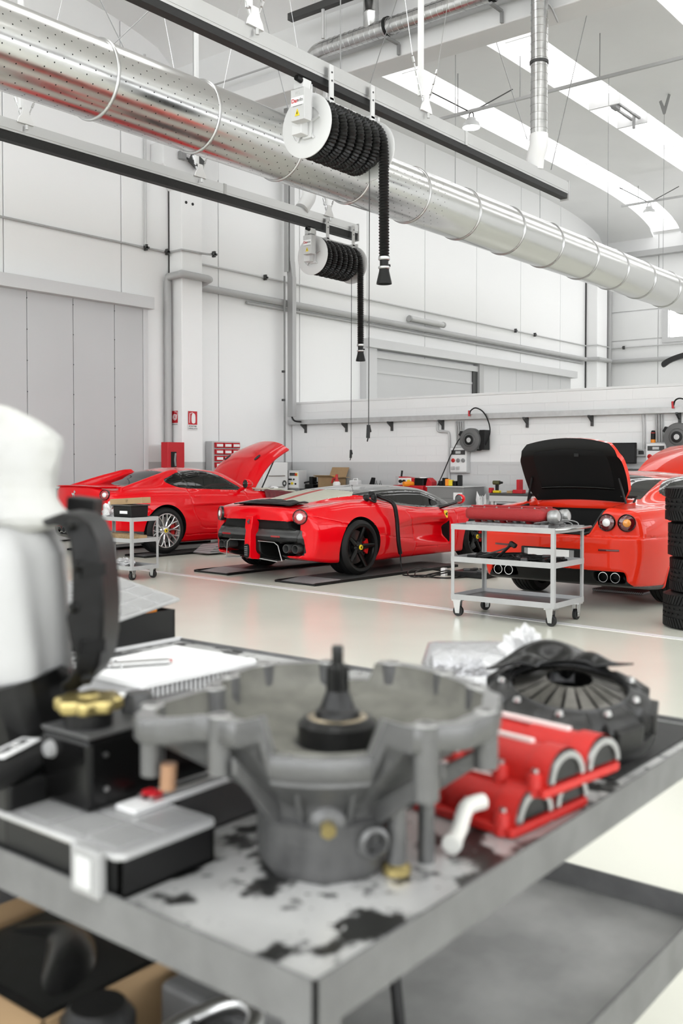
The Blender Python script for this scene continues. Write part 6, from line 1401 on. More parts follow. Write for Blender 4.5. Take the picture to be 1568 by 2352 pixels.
# ================================================================== FOREGROUND TABLE
VR = math.atan2(RGT[1], RGT[0])            # turns local x to the right as seen in the photo
def tz(u, v, z): return Vector(atz(u, v, z))
m_tabgrey = mat('table_grey_enamel', (.15,.15,.15), .45, var=.22, vscale=14, bump=.04)
def stained():
    m = mat('oil_stained_steel', (.58,.58,.57), .33, metal=.3, var=.25, vscale=5, rvar=.15); nt = m.node_tree; b = nt.nodes['Principled BSDF']
    tc = nt.nodes.new('ShaderNodeTexCoord'); n1 = nt.nodes.new('ShaderNodeTexNoise'); n1.inputs['Scale'].default_value = 11; n1.inputs['Detail'].default_value = 6; n1.inputs['Roughness'].default_value = .6
    n2 = nt.nodes.new('ShaderNodeTexNoise'); n2.inputs['Scale'].default_value = 34; n2.inputs['Detail'].default_value = 3
    nt.links.new(tc.outputs['Object'], n1.inputs['Vector']); nt.links.new(tc.outputs['Object'], n2.inputs['Vector'])
    def ramp(a, c):
        r = nt.nodes.new('ShaderNodeValToRGB'); r.color_ramp.elements[0].position = a; r.color_ramp.elements[1].position = c; r.color_ramp.elements[0].color = (0,0,0,1); r.color_ramp.elements[1].color = (1,1,1,1); return r
    r1 = ramp(.505, .56); r2 = ramp(.66, .69); nt.links.new(n1.outputs['Fac'], r1.inputs[0]); nt.links.new(n2.outputs['Fac'], r2.inputs[0])
    mx = nt.nodes.new('ShaderNodeMath'); mx.operation = 'MAXIMUM'; nt.links.new(r1.outputs[0], mx.inputs[0]); nt.links.new(r2.outputs[0], mx.inputs[1])
    base = b.inputs['Base Color'].links[0].from_socket; mc = nt.nodes.new('ShaderNodeMix'); mc.data_type = 'RGBA'; nt.links.new(mx.outputs[0], mc.inputs['Factor']); nt.links.new(base, mc.inputs['A']); mc.inputs['B'].default_value = (.025,.025,.024,1); nt.links.new(mc.outputs['Result'], b.inputs['Base Color'])
    return m
TZ = .88; AX0, AX1, AY0, AY1 = .81, 2.16, .68, 2.75; ACX, ACY = (AX0+AX1)/2, (AY0+AY1)/2; AA, AB = (AX1-AX0)/2, (AY1-AY0)/2
tab = thing('work_table', 'oil-stained grey steel work table in the foreground', 'table', (ACX, ACY, 0))
MB().box(-AA+.004, AA-.004, -AB+.004, AB-.004, TZ-.006, TZ).build('table_top', stained(), tab)
MB().box(-AA, AA, -AB, -AB+.005, TZ-.048, TZ+.010).build('rim', m_tabgrey, tab); MB().box(-AA, AA, AB-.005, AB, TZ-.048, TZ+.010).build('rim', m_tabgrey, tab)
MB().box(-AA, -AA+.005, -AB, AB, TZ-.048, TZ+.010).build('rim', m_tabgrey, tab); MB().box(AA-.005, AA, -AB, AB, TZ-.048, TZ+.010).build('rim', m_tabgrey, tab)
for sx in (-1, 1):
    for sy in (-1, 1): MB().prism([(0,0), (.045,0), (.045,.005), (.005,.005), (.005,.045), (0,.045)], .06, TZ-.048, o=(sx*(AA-.006), sy*(AB-.006), 0), ex=(-sx,0,0), ey=(0,-sy,0)).build('leg', m_tabgrey, tab)
LZ = .46
MB().box(-AA+.02, AA-.02, -AB+.02, AB-.02, LZ-.006, LZ).build('lower_shelf', mat('shelf_grey', (.42,.42,.41), .4, metal=.2, var=.3, vscale=6, bump=.03), tab)
for a in ((-AA+.014, AA-.014, -AB+.014, -AB+.02), (-AA+.014, AA-.014, AB-.02, AB-.014)): MB().box(*a, LZ-.03, LZ+.05).build('shelf_rim', m_tabgrey, tab)
for a in ((-AA+.014, -AA+.02, -AB+.014, AB-.014), (AA-.02, AA-.014, -AB+.014, AB-.014)): MB().box(*a, LZ-.03, LZ+.05).build('shelf_rim', m_tabgrey, tab)

# bell housing ------------------------------------------------------------------
m_cast = mat('cast_magnesium_grey', (.15,.15,.15), .42, metal=.55, var=.15, vscale=18, bump=.12, bscale=120)
m_machined = mat('machined_flange', (.40,.40,.40), .28, metal=.8, var=.12, vscale=20)
m_castin = mat('dusty_casting_inside', (.17,.167,.145), .6, metal=.2, var=.3, vscale=22, bump=.1, bscale=90)
m_oilblack = mat('oily_black_steel', (.014,.014,.014), .3, metal=.4, var=.3, vscale=40)
bc = Vector((1.112, .915, TZ)); bell = thing('bell_housing', 'grey cast gearbox bell housing with black input shaft standing on the table', 'gearbox part', bc, VR)
OUT = [(-.250,-.105), (-.238,-.06), (-.215,-.02), (-.176,.03), (-.165,.10), (-.135,.19), (-.081,.222), (0,.232), (.07,.236), (.13,.215), (.172,.175), (.196,.13), (.232,.06), (.248,-.01), (.245,-.07), (.224,-.13), (.19,-.17), (.13,-.195), (.075,-.205), (0,-.205), (-.056,-.195), (-.101,-.175), (-.15,-.142), (-.175,-.138), (-.2,-.152), (-.232,-.158), (-.252,-.135)]
def radial(poly, n):
    A_ = np.array(poly); ang = np.unwrap(np.arctan2(A_[:,1], A_[:,0])); rad = np.hypot(A_[:,0], A_[:,1]); o = np.argsort(np.mod(ang, 2*PI)); a = np.mod(ang, 2*PI)[o]; r = rad[o]
    a = np.concatenate([[a[-1]-2*PI], a, [a[0]+2*PI]]); r = np.concatenate([[r[-1]], r, [r[0]]]); th = np.arange(n)*2*PI/n; return th, np.interp(th, a, r)
NB = 120; TH, RO = radial(OUT, NB)
boss = .012*np.maximum(0, np.cos(TH*9+.6))**6
notch = np.array([1.0 if abs(((t_-1.5*PI+.03+PI) % (2*PI))-PI) < .48 else 0.0 for t_ in TH]); low = notch*.052
mid = np.array([sstep(np.array(-abs(((t_-1.5*PI+.03+PI) % (2*PI))-PI)), -.7, -.5) for t_ in TH])
nsm = np.array([float(sstep(np.array(-abs(((t_-1.5*PI+.03+PI) % (2*PI))-PI)), -.56, -.46)) for t_ in TH])
RO = RO*(1-nsm)+.158*nsm; RF = RO+boss*.6*(1-nsm)
bk = np.array([1.0 if .35 < ((t_-.9) % (2*PI)) < .62 else 0 for t_ in TH])*.03
ZF = .236
def ring(r, z): return [(float(a*math.cos(t_)), float(a*math.sin(t_)), float(b)) for a, b, t_ in zip(np.broadcast_to(r, NB), np.broadcast_to(z, NB), TH)]
def sring(r, z): return [(x, y-.022, z_) for x, y, z_ in ring(r, z)]
octo = lambda r: r*(1+.05*np.abs(np.cos(4*TH)))
q = MB(); q.rings([sring(octo(.084), .0), sring(octo(.092), .015), sring(octo(.093), .075), sring(octo(.096), .08), ring(octo(.102), .084), ring(octo(.104), .098)]+[ring(.104+(RO*(.90+.08*nsm)-.104)*s**1.1, .098+(ZF-low-bk-.038-.098)*s) for s in (.2, .4, .6, .8, 1.0)]+[ring(RF-.004, ZF-low-bk-.034), ring(RF, ZF-low-bk-.030), ring(RF, ZF-low-bk-.003), ring(RF-.003, ZF-low-bk)], True, True, False); q.build('outer_shell', m_cast, bell, smooth=45)
q = MB(); q.rings([ring(RF-.003, ZF-low-bk), ring(RF*.915-.004, ZF-low-bk)], True, False, False); q.build('flange_face', m_machined, bell)
q = MB(); q.rings([ring(RF*.915-.004, ZF-low-bk), ring(RF*.90-.004, .205-low*.35), ring(RF*.84, .192-low*.3), ring(.14, .178), ring(.075, .165), ring(.055, .165), ring(.045, .165)], True, False, True); q.build('inner_bowl', m_castin, bell, smooth=45)
for k, i in enumerate(range(3, NB, 9)):
    if notch[i] > .5: continue
    a, r = TH[i], RF[i]-.014; c = (r*math.cos(a), r*math.sin(a))
    b_ = MB().cyl((c[0], c[1], .14 if k % 2 else .16), (c[0], c[1], ZF-bk[i]-.001), .017, n=16).build('bolt_boss', m_cast, bell, smooth=40)
    MB().lathe([(.0075, .001), (.015, .0018), (.0165, .0)], 20, o=(c[0], c[1], ZF-bk[i])).build('bushing', m_steel, b_, smooth=40)
for a in (-2.2, -1.85, -1.25, -.85, -.3, .5, 1.3, 2.2, 2.8):
    i = int((a % (2*PI))/(2*PI)*NB); q = MB(); ca, sa = math.cos(a), math.sin(a); r1 = RO[i]*.97; q.prism([(.085,.075), (.108,.104), (r1,.188), (r1,.165), (.10,.06)], -.004, .004, ex=(ca,sa,0), ey=(0,0,1), ez=(-sa,ca,0)); q.build('rib', m_cast, bell, bevel=.003)
MB().lathe([(.026,.0), (.026,.015), (.016,.024), (.001,.024)], 20, o=(.005,-.095,.082), ax=(0,-1,-.1)).build('drain_boss', m_cast, bell, smooth=40); MB().cyl((.005,-.117,.08), (.007,-.128,.078), .011, n=6).build('drain_plug', mat('brass', (.45,.36,.15), .35, metal=.8), bell)
MB().lathe([(.022,.0), (.022,.02), (.016,.024), (.013,.005), (.001,.005)], 22, o=(.062,-.088,.055), ax=(.35,-1,0)).build('oil_port', m_cast, bell, smooth=40)
MB().cyl((.10,-.075,.0), (.10,-.075,.11), .014, n=14).build('stud_pillar', m_cast, bell, smooth=40); MB().lathe([(.012,.0), (.02,.002), (.02,.012), (.012,.018)], 14, o=(.10,-.075,.0)).build('brass_nut', MATS['brass'], bell, smooth=40); MB().cyl((.145,-.03,.0), (.145,-.03,.13), .012, n=12).build('stud_pillar', m_cast, bell, smooth=40)
MB().cyl((-.21,-.11,.13), (-.208,-.11,.165), .011, n=12).build('dowel', mat('copper_brown', (.35,.2,.12), .4, metal=.5), bell)
# shaft and release bearing
sh = MB(); sh.lathe([(.07,.135), (.07,.15), (.058,.152), (.058,.178), (.05,.186), (.034,.188), (.032,.196), (.026,.20), (.018,.222), (.0165,.225)], 40, o=(.018,-.0,.014)); sh = sh.build('release_bearing', m_oilblack, bell, smooth=35)
MB().lathe([(.033,.1885), (.040,.189), (.044,.187)], 40, o=(.018,0,.014)).build('bearing_race', mat('bronze_race', (.5,.42,.30), .25, metal=.9), sh, smooth=35)
MB().box(-.03, .066, -.075, -.03, .10, .152).build('guide_block', m_oilblack, sh, bevel=.004)
R = []
for z, r, am in ((.20,.0165,0), (.222,.0165,.001), (.225,.0165,.0014), (.272,.0165,.0014), (.276,.013,0), (.279,.0085,0), (.288,.0085,.0), (.302,.0085,0), (.304,.0075,0)): R.append([(.018+(r-am*(j % 2))*math.cos(2*PI*j/44), (r-am*(j % 2))*math.sin(2*PI*j/44), z) for j in range(44)])
MB().rings(R).build('input_shaft', m_oilblack, bell, smooth=30)

# clutch pressure plate -----------------------------------------------------------
m_clutch = mat('clutch_dark_steel', (.05,.05,.05), .35, metal=.7, var=.3, vscale=30); m_finger = mat('spring_steel', (.13,.125,.115), .32, metal=.9, var=.25, vscale=40)
CZ = 1.35
cl = thing('clutch_pressure_plate', 'dark round clutch pressure plate with radial spring fingers on the table', 'clutch', (1.84, .885, TZ+.040), VR); cl.scale = (1.08, 1.08, CZ); cl.rotation_euler = (.22, 0, VR)
N_ = 144; ths = np.arange(N_)*2*PI/N_; cut = np.array([1.0 if (int(t_/(2*PI)*9*4+.5) % 4 == 0) else 0.0 for t_ in ths])
def cr(r, z): return [(float(a*math.cos(t_)), float(a*math.sin(t_)), float(b)) for a, b, t_ in zip(np.broadcast_to(r, N_), np.broadcast_to(z, N_), ths)]
q = MB(); q.rings([cr(.155, .0), cr(.158, .004), cr(.158, .022), cr(.152-cut*.012, .024), cr(.152-cut*.012, .046), cr(.140-cut*.006, .058-cut*.012), cr(.125, .064-cut*.008), cr(.108, .066), cr(.104, .060)], True, True, False); q.build('cover', m_clutch, cl, smooth=40)
for k in range(18):
    a = 2*PI*k/18; q = MB(); w0, w1 = .0165, .0048
    rr_ = [(.112,.058,w0), (.085,.064,w0*.72), (.06,.072,w0*.48), (.042,.078,w1*1.35)]
    q.rings([[(r*math.cos(a)-sg*w_*math.sin(a), r*math.sin(a)+sg*w_*math.cos(a), z+dz) for sg, dz in ((-1,0), (1,0), (1,-.003), (-1,-.003))] for r, z, w_ in rr_]); q.build('spring_finger', m_finger, cl)
MB().cyl((0,0,.03), (0,0,.034), .10, n=36).build('friction_face', m_oilblack, cl)
MB().lathe([(.103,.064), (.107,.069), (.111,.064)], 60).build('wire_ring', m_clutch, cl, smooth=50)
for k in range(9):
    a = 2*PI*k/9+.17; b_ = MB().lathe([(.001,.006), (.006,.005), (.008,.0)], 12, o=(.122*math.cos(a), .122*math.sin(a), .0645)).build('rivet', m_steel, cl, smooth=50)
for k in range(9):
    a = 2*PI*k/9+.35; MB().cbox((.148*math.cos(a), .148*math.sin(a), .035), (.022,.062,.034), Matrix.Rotation(a,3,'Z')).build('lug', m_clutch, cl, bevel=.004)
q = MB(); q.grid(lambda a, b: ((.06+.10*b)*math.cos(.5+2.2*a), (.06+.10*b)*math.sin(.5+2.2*a), .084+.012*math.sin(9*a)*math.sin(5*b)-.012*b), 26, 8); q.build('black_wrap', mat('black_film', (.012,.012,.012), .2), cl, smooth=70, solid=.003)
o = MB().prism([(-.22,-.17), (.23,-.17), (.23,.17), (-.22,.17)], 0, .004).build('rubber_mat', m_blackrub); o.location = (1.90, .885, TZ); tag(o, 'black rubber mat under the clutch plate', 'mat')

# red camshaft covers ---------------------------------------------------------------
m_redcast = mat('red_crackle_casting', (.52,.018,.014), .42, bump=.35, bscale=260); m_redcast2 = m_redcast
def cam_cover(loc, rz, lab, L=.30, tilt=0.0):
    t = thing('cam_cover', lab, 'engine part', loc, rz, 'red camshaft covers'); t.rotation_euler = (tilt, 0, rz)
    for s in (-1, 1):
        off = .052*s; R = []
        for x in (-L/2, -L/2+.01, -L*.28, -L*.27, L*.05, L*.06, L*.36, L*.37, L/2):
            r = .040 if (x < -L*.27 or L*.055 < x < L*.365) else .035
            if x > L*.365: r = .045
            R.append([(x, off+r*math.cos(a), .028+r*.92*math.sin(a)) for a in np.linspace(0, PI, 14)]+[(x, off-r, .0), (x, off+r, .0)])
        a_ = MB(); a_.rings(R, True, True, False); arch = a_.build('cam_tunnel', m_redcast, t, smooth=40)
        AR = np.linspace(0, PI, 16); hp = [(off+.046*math.cos(a), .022+.043*math.sin(a)) for a in AR]+[(off+.036*math.cos(a), .022+.033*math.sin(a)) for a in AR[::-1]]
        MB().prism(hp, L/2-.001, L/2+.006, ex=(0,1,0), ey=(0,0,1), ez=(1,0,0)).build('machined_end', m_machined, arch, smooth=40)
        MB().prism([(off+.036*math.cos(a), .022+.033*math.sin(a)) for a in AR], L/2-.02, L/2+.001, ex=(0,1,0), ey=(0,0,1), ez=(1,0,0)).build('bore', m_oilblack, arch)
        MB().box(-L*.42, L*.30, off-.006, off+.006, .062, .071).build('top_rib', mat('pale_machined_rib', (.75,.62,.60), .4) if 'pale_machined_rib' not in MATS else MATS['pale_machined_rib'], arch, bevel=.002)
        for x in (-L*.38, -L*.1, L*.2, L*.42):
            b_ = MB().lathe([(.001,.034), (.010,.034), (.013,.03), (.015,.0)], 14, o=(x, off*1.0+s*.045, .0)).build('bolt_pad', m_redcast, t, smooth=40); MB().cyl((x, off+s*.045, .034), (x, off+s*.045, .04), .006, n=6).build('bolt', m_steel, b_)
    MB().box(-L/2, L/2, -.108, .108, -.0, .014).build('flange', m_redcast, t, bevel=.003); MB().box(-L*.4, L*.35, -.02, .02, .014, .030).build('valley', m_redcast, t, bevel=.003); MB().box(-L*.12, L*.08, -.028, .03, .03, .045).build('filler_pad', m_redcast, t, bevel=.004)
    MB().lathe([(.001,.03), (.018,.03), (.02,.0)], 16, o=(-L*.46, .05, .03), ax=(-.3,-.2,1)).build('breather', m_redcast, t, smooth=40)
    return t
ra = math.radians(-98)
cam_cover((1.49, .825, TZ+.058), ra, 'upper red engine camshaft cover with silver-edged open ends', .30)
cam_cover((1.445, .865, TZ+.002), ra+.03, 'lower red engine camshaft cover half hidden under the upper one', .31)
# white elbow
e0 = tz(1070, 1865, TZ+.04); e1 = tz(1036, 1940, TZ+.018)
t = thing('pipe_elbow', 'white plastic pipe elbow leaning on the red cover', 'pipe', (e1.x, e1.y, TZ)); q = MB(); d_ = Vector((e0.x-e1.x, e0.y-e1.y, 0))
q.tube(smooth_path([(0,0,.018), d_*.5+Vector((0,0,.026)), d_*.95+Vector((0,0,.045)), d_*1.03+Vector((.012,-.006,.05)), d_*1.05+Vector((.028,-.012,.05))], 6), .0125, 18); q.build('body', mat('ivory_plastic', (.72,.72,.68), .4), t, smooth=50)
MB().lathe([(.0125,0), (.0145,.0), (.0145,.01), (.0125,.01)], 18, o=(0,0,.018), ax=d_).build('end_collar', MATS['ivory_plastic'], t, smooth=50)
# bubble wrapped parcel and white film behind
m_bubble = mat('bubble_wrap', (.42,.42,.43), .25, metal=.3, bump=.9, bscale=55, coat=.4)
c = tz(1085, 1640, TZ); t = thing('bubble_wrap_parcel', 'grey bubble wrapped parcel behind the bell housing', 'parcel', (c.x+.10, c.y+.05, TZ), VR); q = MB(); R = []
for x in np.linspace(-.13, .13, 14):
    e = min(1, (.13-abs(x))/.03+.05); e = math.sqrt(max(0, 1-(1-e)**2)); R.append([(float(x), .085*e*math.copysign(abs(math.cos(a))**.5, math.cos(a)), .07+.07*e*math.copysign(abs(math.sin(a))**.6, math.sin(a))) for a in np.linspace(0, 2*PI, 24, endpoint=False)])
q.rings(R); q.build('wrapping', m_bubble, t, smooth=60); MB().box(-.09,.09,-.088,-.084,.02,.08).build('tape', m_whitep, t)
t = thing('plastic_sheet', 'crumpled white plastic sheet with a tuft behind the clutch plate', 'plastic', (1.99, 1.03, TZ))
for cc, r_, sq_, sd in (((0,0,0), .085, (.9,1.25,.75), 12), ((.0,.03,.09), .038, (.8,1.0,1.3), 21)): crumple('fold', cc, r_, 34, m_film, None, None, sq_, sd).parent = t

# organisers ------------------------------------------------------------------------
m_lid = mat('translucent_grey_lid', (.40,.40,.40), .2, coat=.5, var=.12, vscale=12)
def organiser(loc, lx, ly, h, lab, lid_tilt=None):
    t = thing('parts_organiser', lab, 'organiser box', loc, 0.0, 'parts organiser cases'); q = MB()
    MB().box(-lx, lx, -ly, ly, 0, .006).build('bottom', m_black, t)
    for a in ((-lx,-lx+.005,-ly,ly), (lx-.005,lx,-ly,ly), (-lx,lx,-ly,-ly+.005), (-lx,lx,ly-.005,ly)): MB().box(*a, 0, h).build('wall', m_black, t)
    for i in (1, 2): MB().box(-lx+.005, lx-.005, -ly+2*ly*i/3-.001, -ly+2*ly*i/3+.001, .006, h*.85).build('divider', m_black, t)
    return t
o1 = organiser((.905, 1.225, TZ), .085, .205, .052, 'black parts organiser with closed clear lid at the near left corner')
q = MB(); q.prism([(-.08,-.212), (.08,-.212), (.09,-.2), (.09,.2), (.08,.212), (-.08,.212), (-.09,.2), (-.09,-.2)], .052, .062); l1 = q.build('lid', m_lid, o1, bevel=.004)
for i in range(5):
    for j in range(2): MB().box(-.075+j*.078, -.005+j*.078, -.19+i*.078, -.125+i*.078, .062, .0635).build('lid_cell', mat('lid_cell_grey', (.30,.30,.30), .3) if 'lid_cell_grey' not in MATS else MATS['lid_cell_grey'], l1, bevel=.001)
m_latch = mat('latch_plastic', (.30,.30,.30), .4)
lt = MB().box(-.103, -.088, -.185, -.125, .0, .064).build('latch', m_latch, o1, bevel=.004); MB().box(-.1055, -.1025, -.170, -.140, .012, .052).build('latch_grip', m_lightgrey, lt)
o2 = organiser((1.995, 2.515, TZ+.001), .155, .125, .10, 'black parts organiser with lid ajar at the far table corner')
q = MB(); q.box(-.20,.20,-.155,.155,0,.012); l2 = q.build('lid', m_clear if False else m_lid, o2, bevel=.004); l2.location = (-.03, -.0, .14); l2.rotation_euler = (math.radians(14), math.radians(-4), .25)
for i in range(4):
    for j in range(4): 
        c_ = MB().box(-.185+j*.094, -.105+j*.094, -.145+i*.074, -.083+i*.074, .012, .0135).build('lid_cell', MATS['lid_cell_grey'], l2)
for k, (x, y) in enumerate(((.06,-.07), (.10,.02), (-.02,-.08))): MB().box(x-.035,x+.035,y-.04,y+.04,.01,.114).build('orange_bin', m_orange, o2, bevel=.004)
MB().box(-.17, .17, -.145, -.127, .0, .012).build('hinge_strip', m_lightgrey, o2, bevel=.003)
# black reservoir box with gold cap
c = Vector((.884+.15, 1.165+.06, .944)); rb = thing('fluid_reservoir', 'black box-shaped reservoir with brass cap standing on the near organiser', 'reservoir', c)
MB().box(-.15, .15, -.058, .058, 0, .105).build('body', mat('glossy_black_plastic', (.008,.008,.008), .22), rb, bevel=.008)
MB().prism([(-.15,-.058), (.15,-.058), (.15,.058), (-.15,.058)], .105, .112).build('top_plate', m_satgrey, rb, bevel=.004)
MB().cyl((-.105,.0,.112), (-.105,.0,.135), .036, n=28).build('neck', m_black, rb, smooth=40)
R = [[(-.105+r*(1+.10*math.cos(8*a))*math.cos(a), r*(1+.10*math.cos(8*a))*math.sin(a), z) for a in np.linspace(0, 2*PI, 64, endpoint=False)] for r, z in ((.044,.135), (.047,.139), (.047,.150), (.044,.154), (.02,.155))]
MB().rings(R).build('brass_cap', mat('gold_brass', (.42,.34,.14), .35, metal=.85), rb, smooth=40); MB().lathe([(.018,.155), (.014,.159), (.001,.16)], 20, o=(-.105,0,0)).build('cap_knob', MATS['gold_brass'], rb, smooth=40)
MB().lathe([(.001,.01), (.011,.008), (.014,.0)], 18, o=(-.151,.03,.08), ax=(-1,0,0)).build('side_plug', m_midgrey, rb, smooth=40)
MB().lathe([(.001,.03), (.02,.028), (.026,.015), (.028,.0)], 20, o=(-.0,.01,.112)).build('valve_dome', m_satgrey, rb, smooth=40)
for x, z in ((-.12,.08), (-.12,.03)): MB().cyl((x,-.0585,z), (x,-.061,z), .004, n=8).build('screw', m_steel, rb)
# tray and tool card between organiser and housing
t = thing('plastic_tray', 'black open plastic tray between organiser and bell housing', 'tray', (1.105, 1.17, TZ)); 
for a in ((-.105,.105,-.06,-.056), (-.105,.105,.056,.06), (-.105,-.101,-.06,.06), (.101,.105,-.06,.06)): MB().box(*a, 0, .062).build('side', m_satgrey if a[2] == -.06 and a[3] == -.056 else m_black, t)
MB().box(-.105,.105,-.06,.06,0,.004).build('base', m_black, t)
t = thing('tool_pack', 'long flat tool pack with silver rods and red tips on the organiser', 'tool pack', (1.06, 1.135, .943)); MB().cbox((0,0,.004), (.27,.045,.006)).build('card', m_paper, t)
for k in range(3): MB().cyl((-.10,-.012+.012*k,.012), (.09,-.012+.012*k,.012), .0035, n=8).build('rod', m_steel if k != 1 else m_black, t)
for x in (-.085, .095): MB().cbox((x,0,.013), (.02,.03,.012)).build('red_tip', m_redsign, t, bevel=.003)

# air filter and foam tray --------------------------------------------------------------
fx = thing('air_filter', 'flat white panel air filter with ribbed sides on the table', 'air filter', (1.63, 1.85, TZ+.004))
MB().prism([(-.17,-.12), (.19,-.13), (.19,.17), (-.17,.16)], .055, .072).build('frame', m_paper, fx, bevel=.004)
for k in range(24): MB().box(-.165+k*.0146, -.165+k*.0146+.008, -.11, .145, .0, .055).build('pleat', m_lightgrey, fx)
MB().box(-.16,.18,-.105,.14,.002,.05).build('core', m_midgrey, fx)
t = thing('foam_tray', 'white foam tray with moulded pocket left of the air filter', 'tray', (1.37, 1.70, TZ+.0)); MB().prism([(-.12,-.09), (.09,-.09), (.09,.10), (-.12,.10)], 0, .05).build('tray', mat('white_foam', (.74,.74,.74), .5), t, bevel=.012); MB().box(-.125,-.118,-.06,.0,.012,.04).build('window', m_lightgrey, t); MB().tube(smooth_path([(-.05,-.05,.055), (.0,0,.06), (.04,.06,.056)]), .004, 6).build('loop', m_dark, t)
t = thing('scraper_tool', 'small silver tool with dark blade lying on the white filter', 'tool', (1.58, 1.88, TZ+.077), 1.0); MB().cbox((0,0,.006), (.03,.14,.012)).build('handle', m_steel, t, bevel=.004); MB().cbox((.02,0,.004), (.008,.16,.005)).build('blade', m_stripe, t); MB().cbox((.0,.1,.004), (.02,.06,.004)).build('tip', m_steel, t)
c = tz(265, 1545, TZ+.06); crumple('plastic_bag', (c.x, c.y, TZ+.055), .03, 20, m_film, 'little crumpled clear bag at the left end of the filter', 'bag', (1,1.3,.5), 31)

# big cloth covered casting at the left --------------------------------------------------
D0 = 1.62
def lp(u, v, dd=0.0): return Vector(CAM+ray(u, v)*(D0+dd))
def cloth_rings(rows, depth, seed, name, m, parent, amp=.012):
    rr = random.Random(seed); ph = [(rr.uniform(0,6), rr.uniform(1,4), rr.uniform(6,16)) for _ in range(5)]; R = []; o = Vector(parent.location)
    for v, ul, ur in rows:
        a_, b_ = lp(ul, v), lp(ur, v); c = (a_+b_)/2; hw_ = (b_-a_).length/2; ex = (b_-a_).normalized(); ey = Vector((FWD[0], FWD[1], 0)).normalized(); ringp = []
        for k in range(48):
            t_ = 2*PI*k/48; w_ = 1+sum(amp/hw_*math.sin(p+fa*t_*2+fb*c.z) for p, fa, fb in ph)*.6+amp*3*max(0, math.sin(4*t_+22*c.z+2*math.sin(9*c.z)))**3
            ringp.append(c+ex*hw_*w_*math.copysign(abs(math.cos(t_))**.75, math.cos(t_))+ey*hw_*depth*w_*math.copysign(abs(math.sin(t_))**.75, math.sin(t_))-o)
        R.append(ringp)
    q = MB(); q.rings(R); ob = q.build(name, m, parent, smooth=70); return ob
m_cloth = mat('white_dust_cloth', (.48,.48,.48), .8, col2=(.41,.405,.37), vscale=4, bump=.5, bscale=18)
m_cloth2 = mat('white_plastic_wrap', (.46,.46,.46), .5, var=.06, vscale=4, bump=.15, bscale=14)
lo_ = lp(20, 1500); cv = thing('covered_casting', 'tall engine casting under white cloth with a black cover, at the left edge', 'engine part', (lo_.x, lo_.y, TZ))
def interp_rows(rows, n=5):
    out = []
    for a, b in zip(rows[:-1], rows[1:]):
        for k in range(n): s = k/n; s2 = s; out.append(tuple(x+(y-x)*s2 for x, y in zip(a, b)))
    return out+[rows[-1]]
cloth_rings(interp_rows([(925,-190,-60), (938,-210,10), (962,-230,62), (985,-240,100), (1005,-245,124), (1030,-245,130), (1060,-240,124), (1095,-230,114), (1120,-230,112), (1145,-235,122), (1168,-250,140), (1185,-260,158), (1200,-262,150), (1222,-255,60)]), .62, 3, 'cloth_hood', m_cloth, cv, .022)
cloth_rings(interp_rows([(1200,-235,95), (1230,-240,128), (1270,-245,146), (1340,-245,152), (1420,-245,153), (1500,-240,152), (1545,-235,147), (1575,-225,120), (1590,-210,60)]), .62, 8, 'wrapped_body', m_cloth2, cv, .006)
# black cover curving round the right side
ol = [(92,1196), (140,1178), (178,1184), (205,1205), (222,1245), (232,1310), (238,1390), (236,1470), (226,1530), (205,1568), (172,1588), (140,1592)]
il = [(100,1212), (128,1206), (146,1218), (158,1245), (163,1310), (162,1380), (150,1420), (158,1470), (170,1505), (168,1535), (155,1560), (138,1575)]
o_ = Vector(cv.location); R = []
for (a, b), (c_, d_) in zip(ol, il):
    pa, pb = lp(a, b, -.10)-o_, lp(c_, d_, -.12)-o_; ey = Vector((FWD[0], FWD[1], 0)).normalized(); R.append([pa, pb, pb+ey*.10, pa+ey*.12])
MB().rings(R).build('timing_cover', mat('satin_black_casting', (.009,.009,.009), .4, bump=.1, bscale=60), cv, smooth=40, bevel=.006)
for (u, v) in ((168,1205), (180,1300), (170,1395), (200,1560)): MB().lathe([(.001,.012), (.008,.006), (.009,.0)], 12, o=lp(u, v, -.115)-o_, ax=(-FWD[0], -FWD[1], .2)).build('boss', m_satin, cv, smooth=40)
for v in (1310, 1485): MB().beam(lp(185, v, -.115)-o_, lp(238, v-4, -.09)-o_, .012, .02).build('cover_rib', m_satin, cv)
q = MB(); R = []
a_ = lp(152, 1140, .1)-o_; b_ = lp(218, 1148, .1)-o_; c_ = lp(212, 1215, .1)-o_; d_ = lp(148, 1205, .1)-o_; ey = Vector((FWD[0], FWD[1], 0)).normalized()*.07
MB().rings([[a_, b_, c_, d_], [a_+ey, b_+ey, c_+ey, d_+ey]]).build('black_connector', m_satin, cv, bevel=.004)
MB().cyl((0.05,-.02,0), (.0,.0,.23), .10, n=24).build('stand', m_oilblack, cv)
MB().cyl((-.12,.12,0), (-.12,.12,.25), .05, n=18).build('stand', m_oilblack, cv)
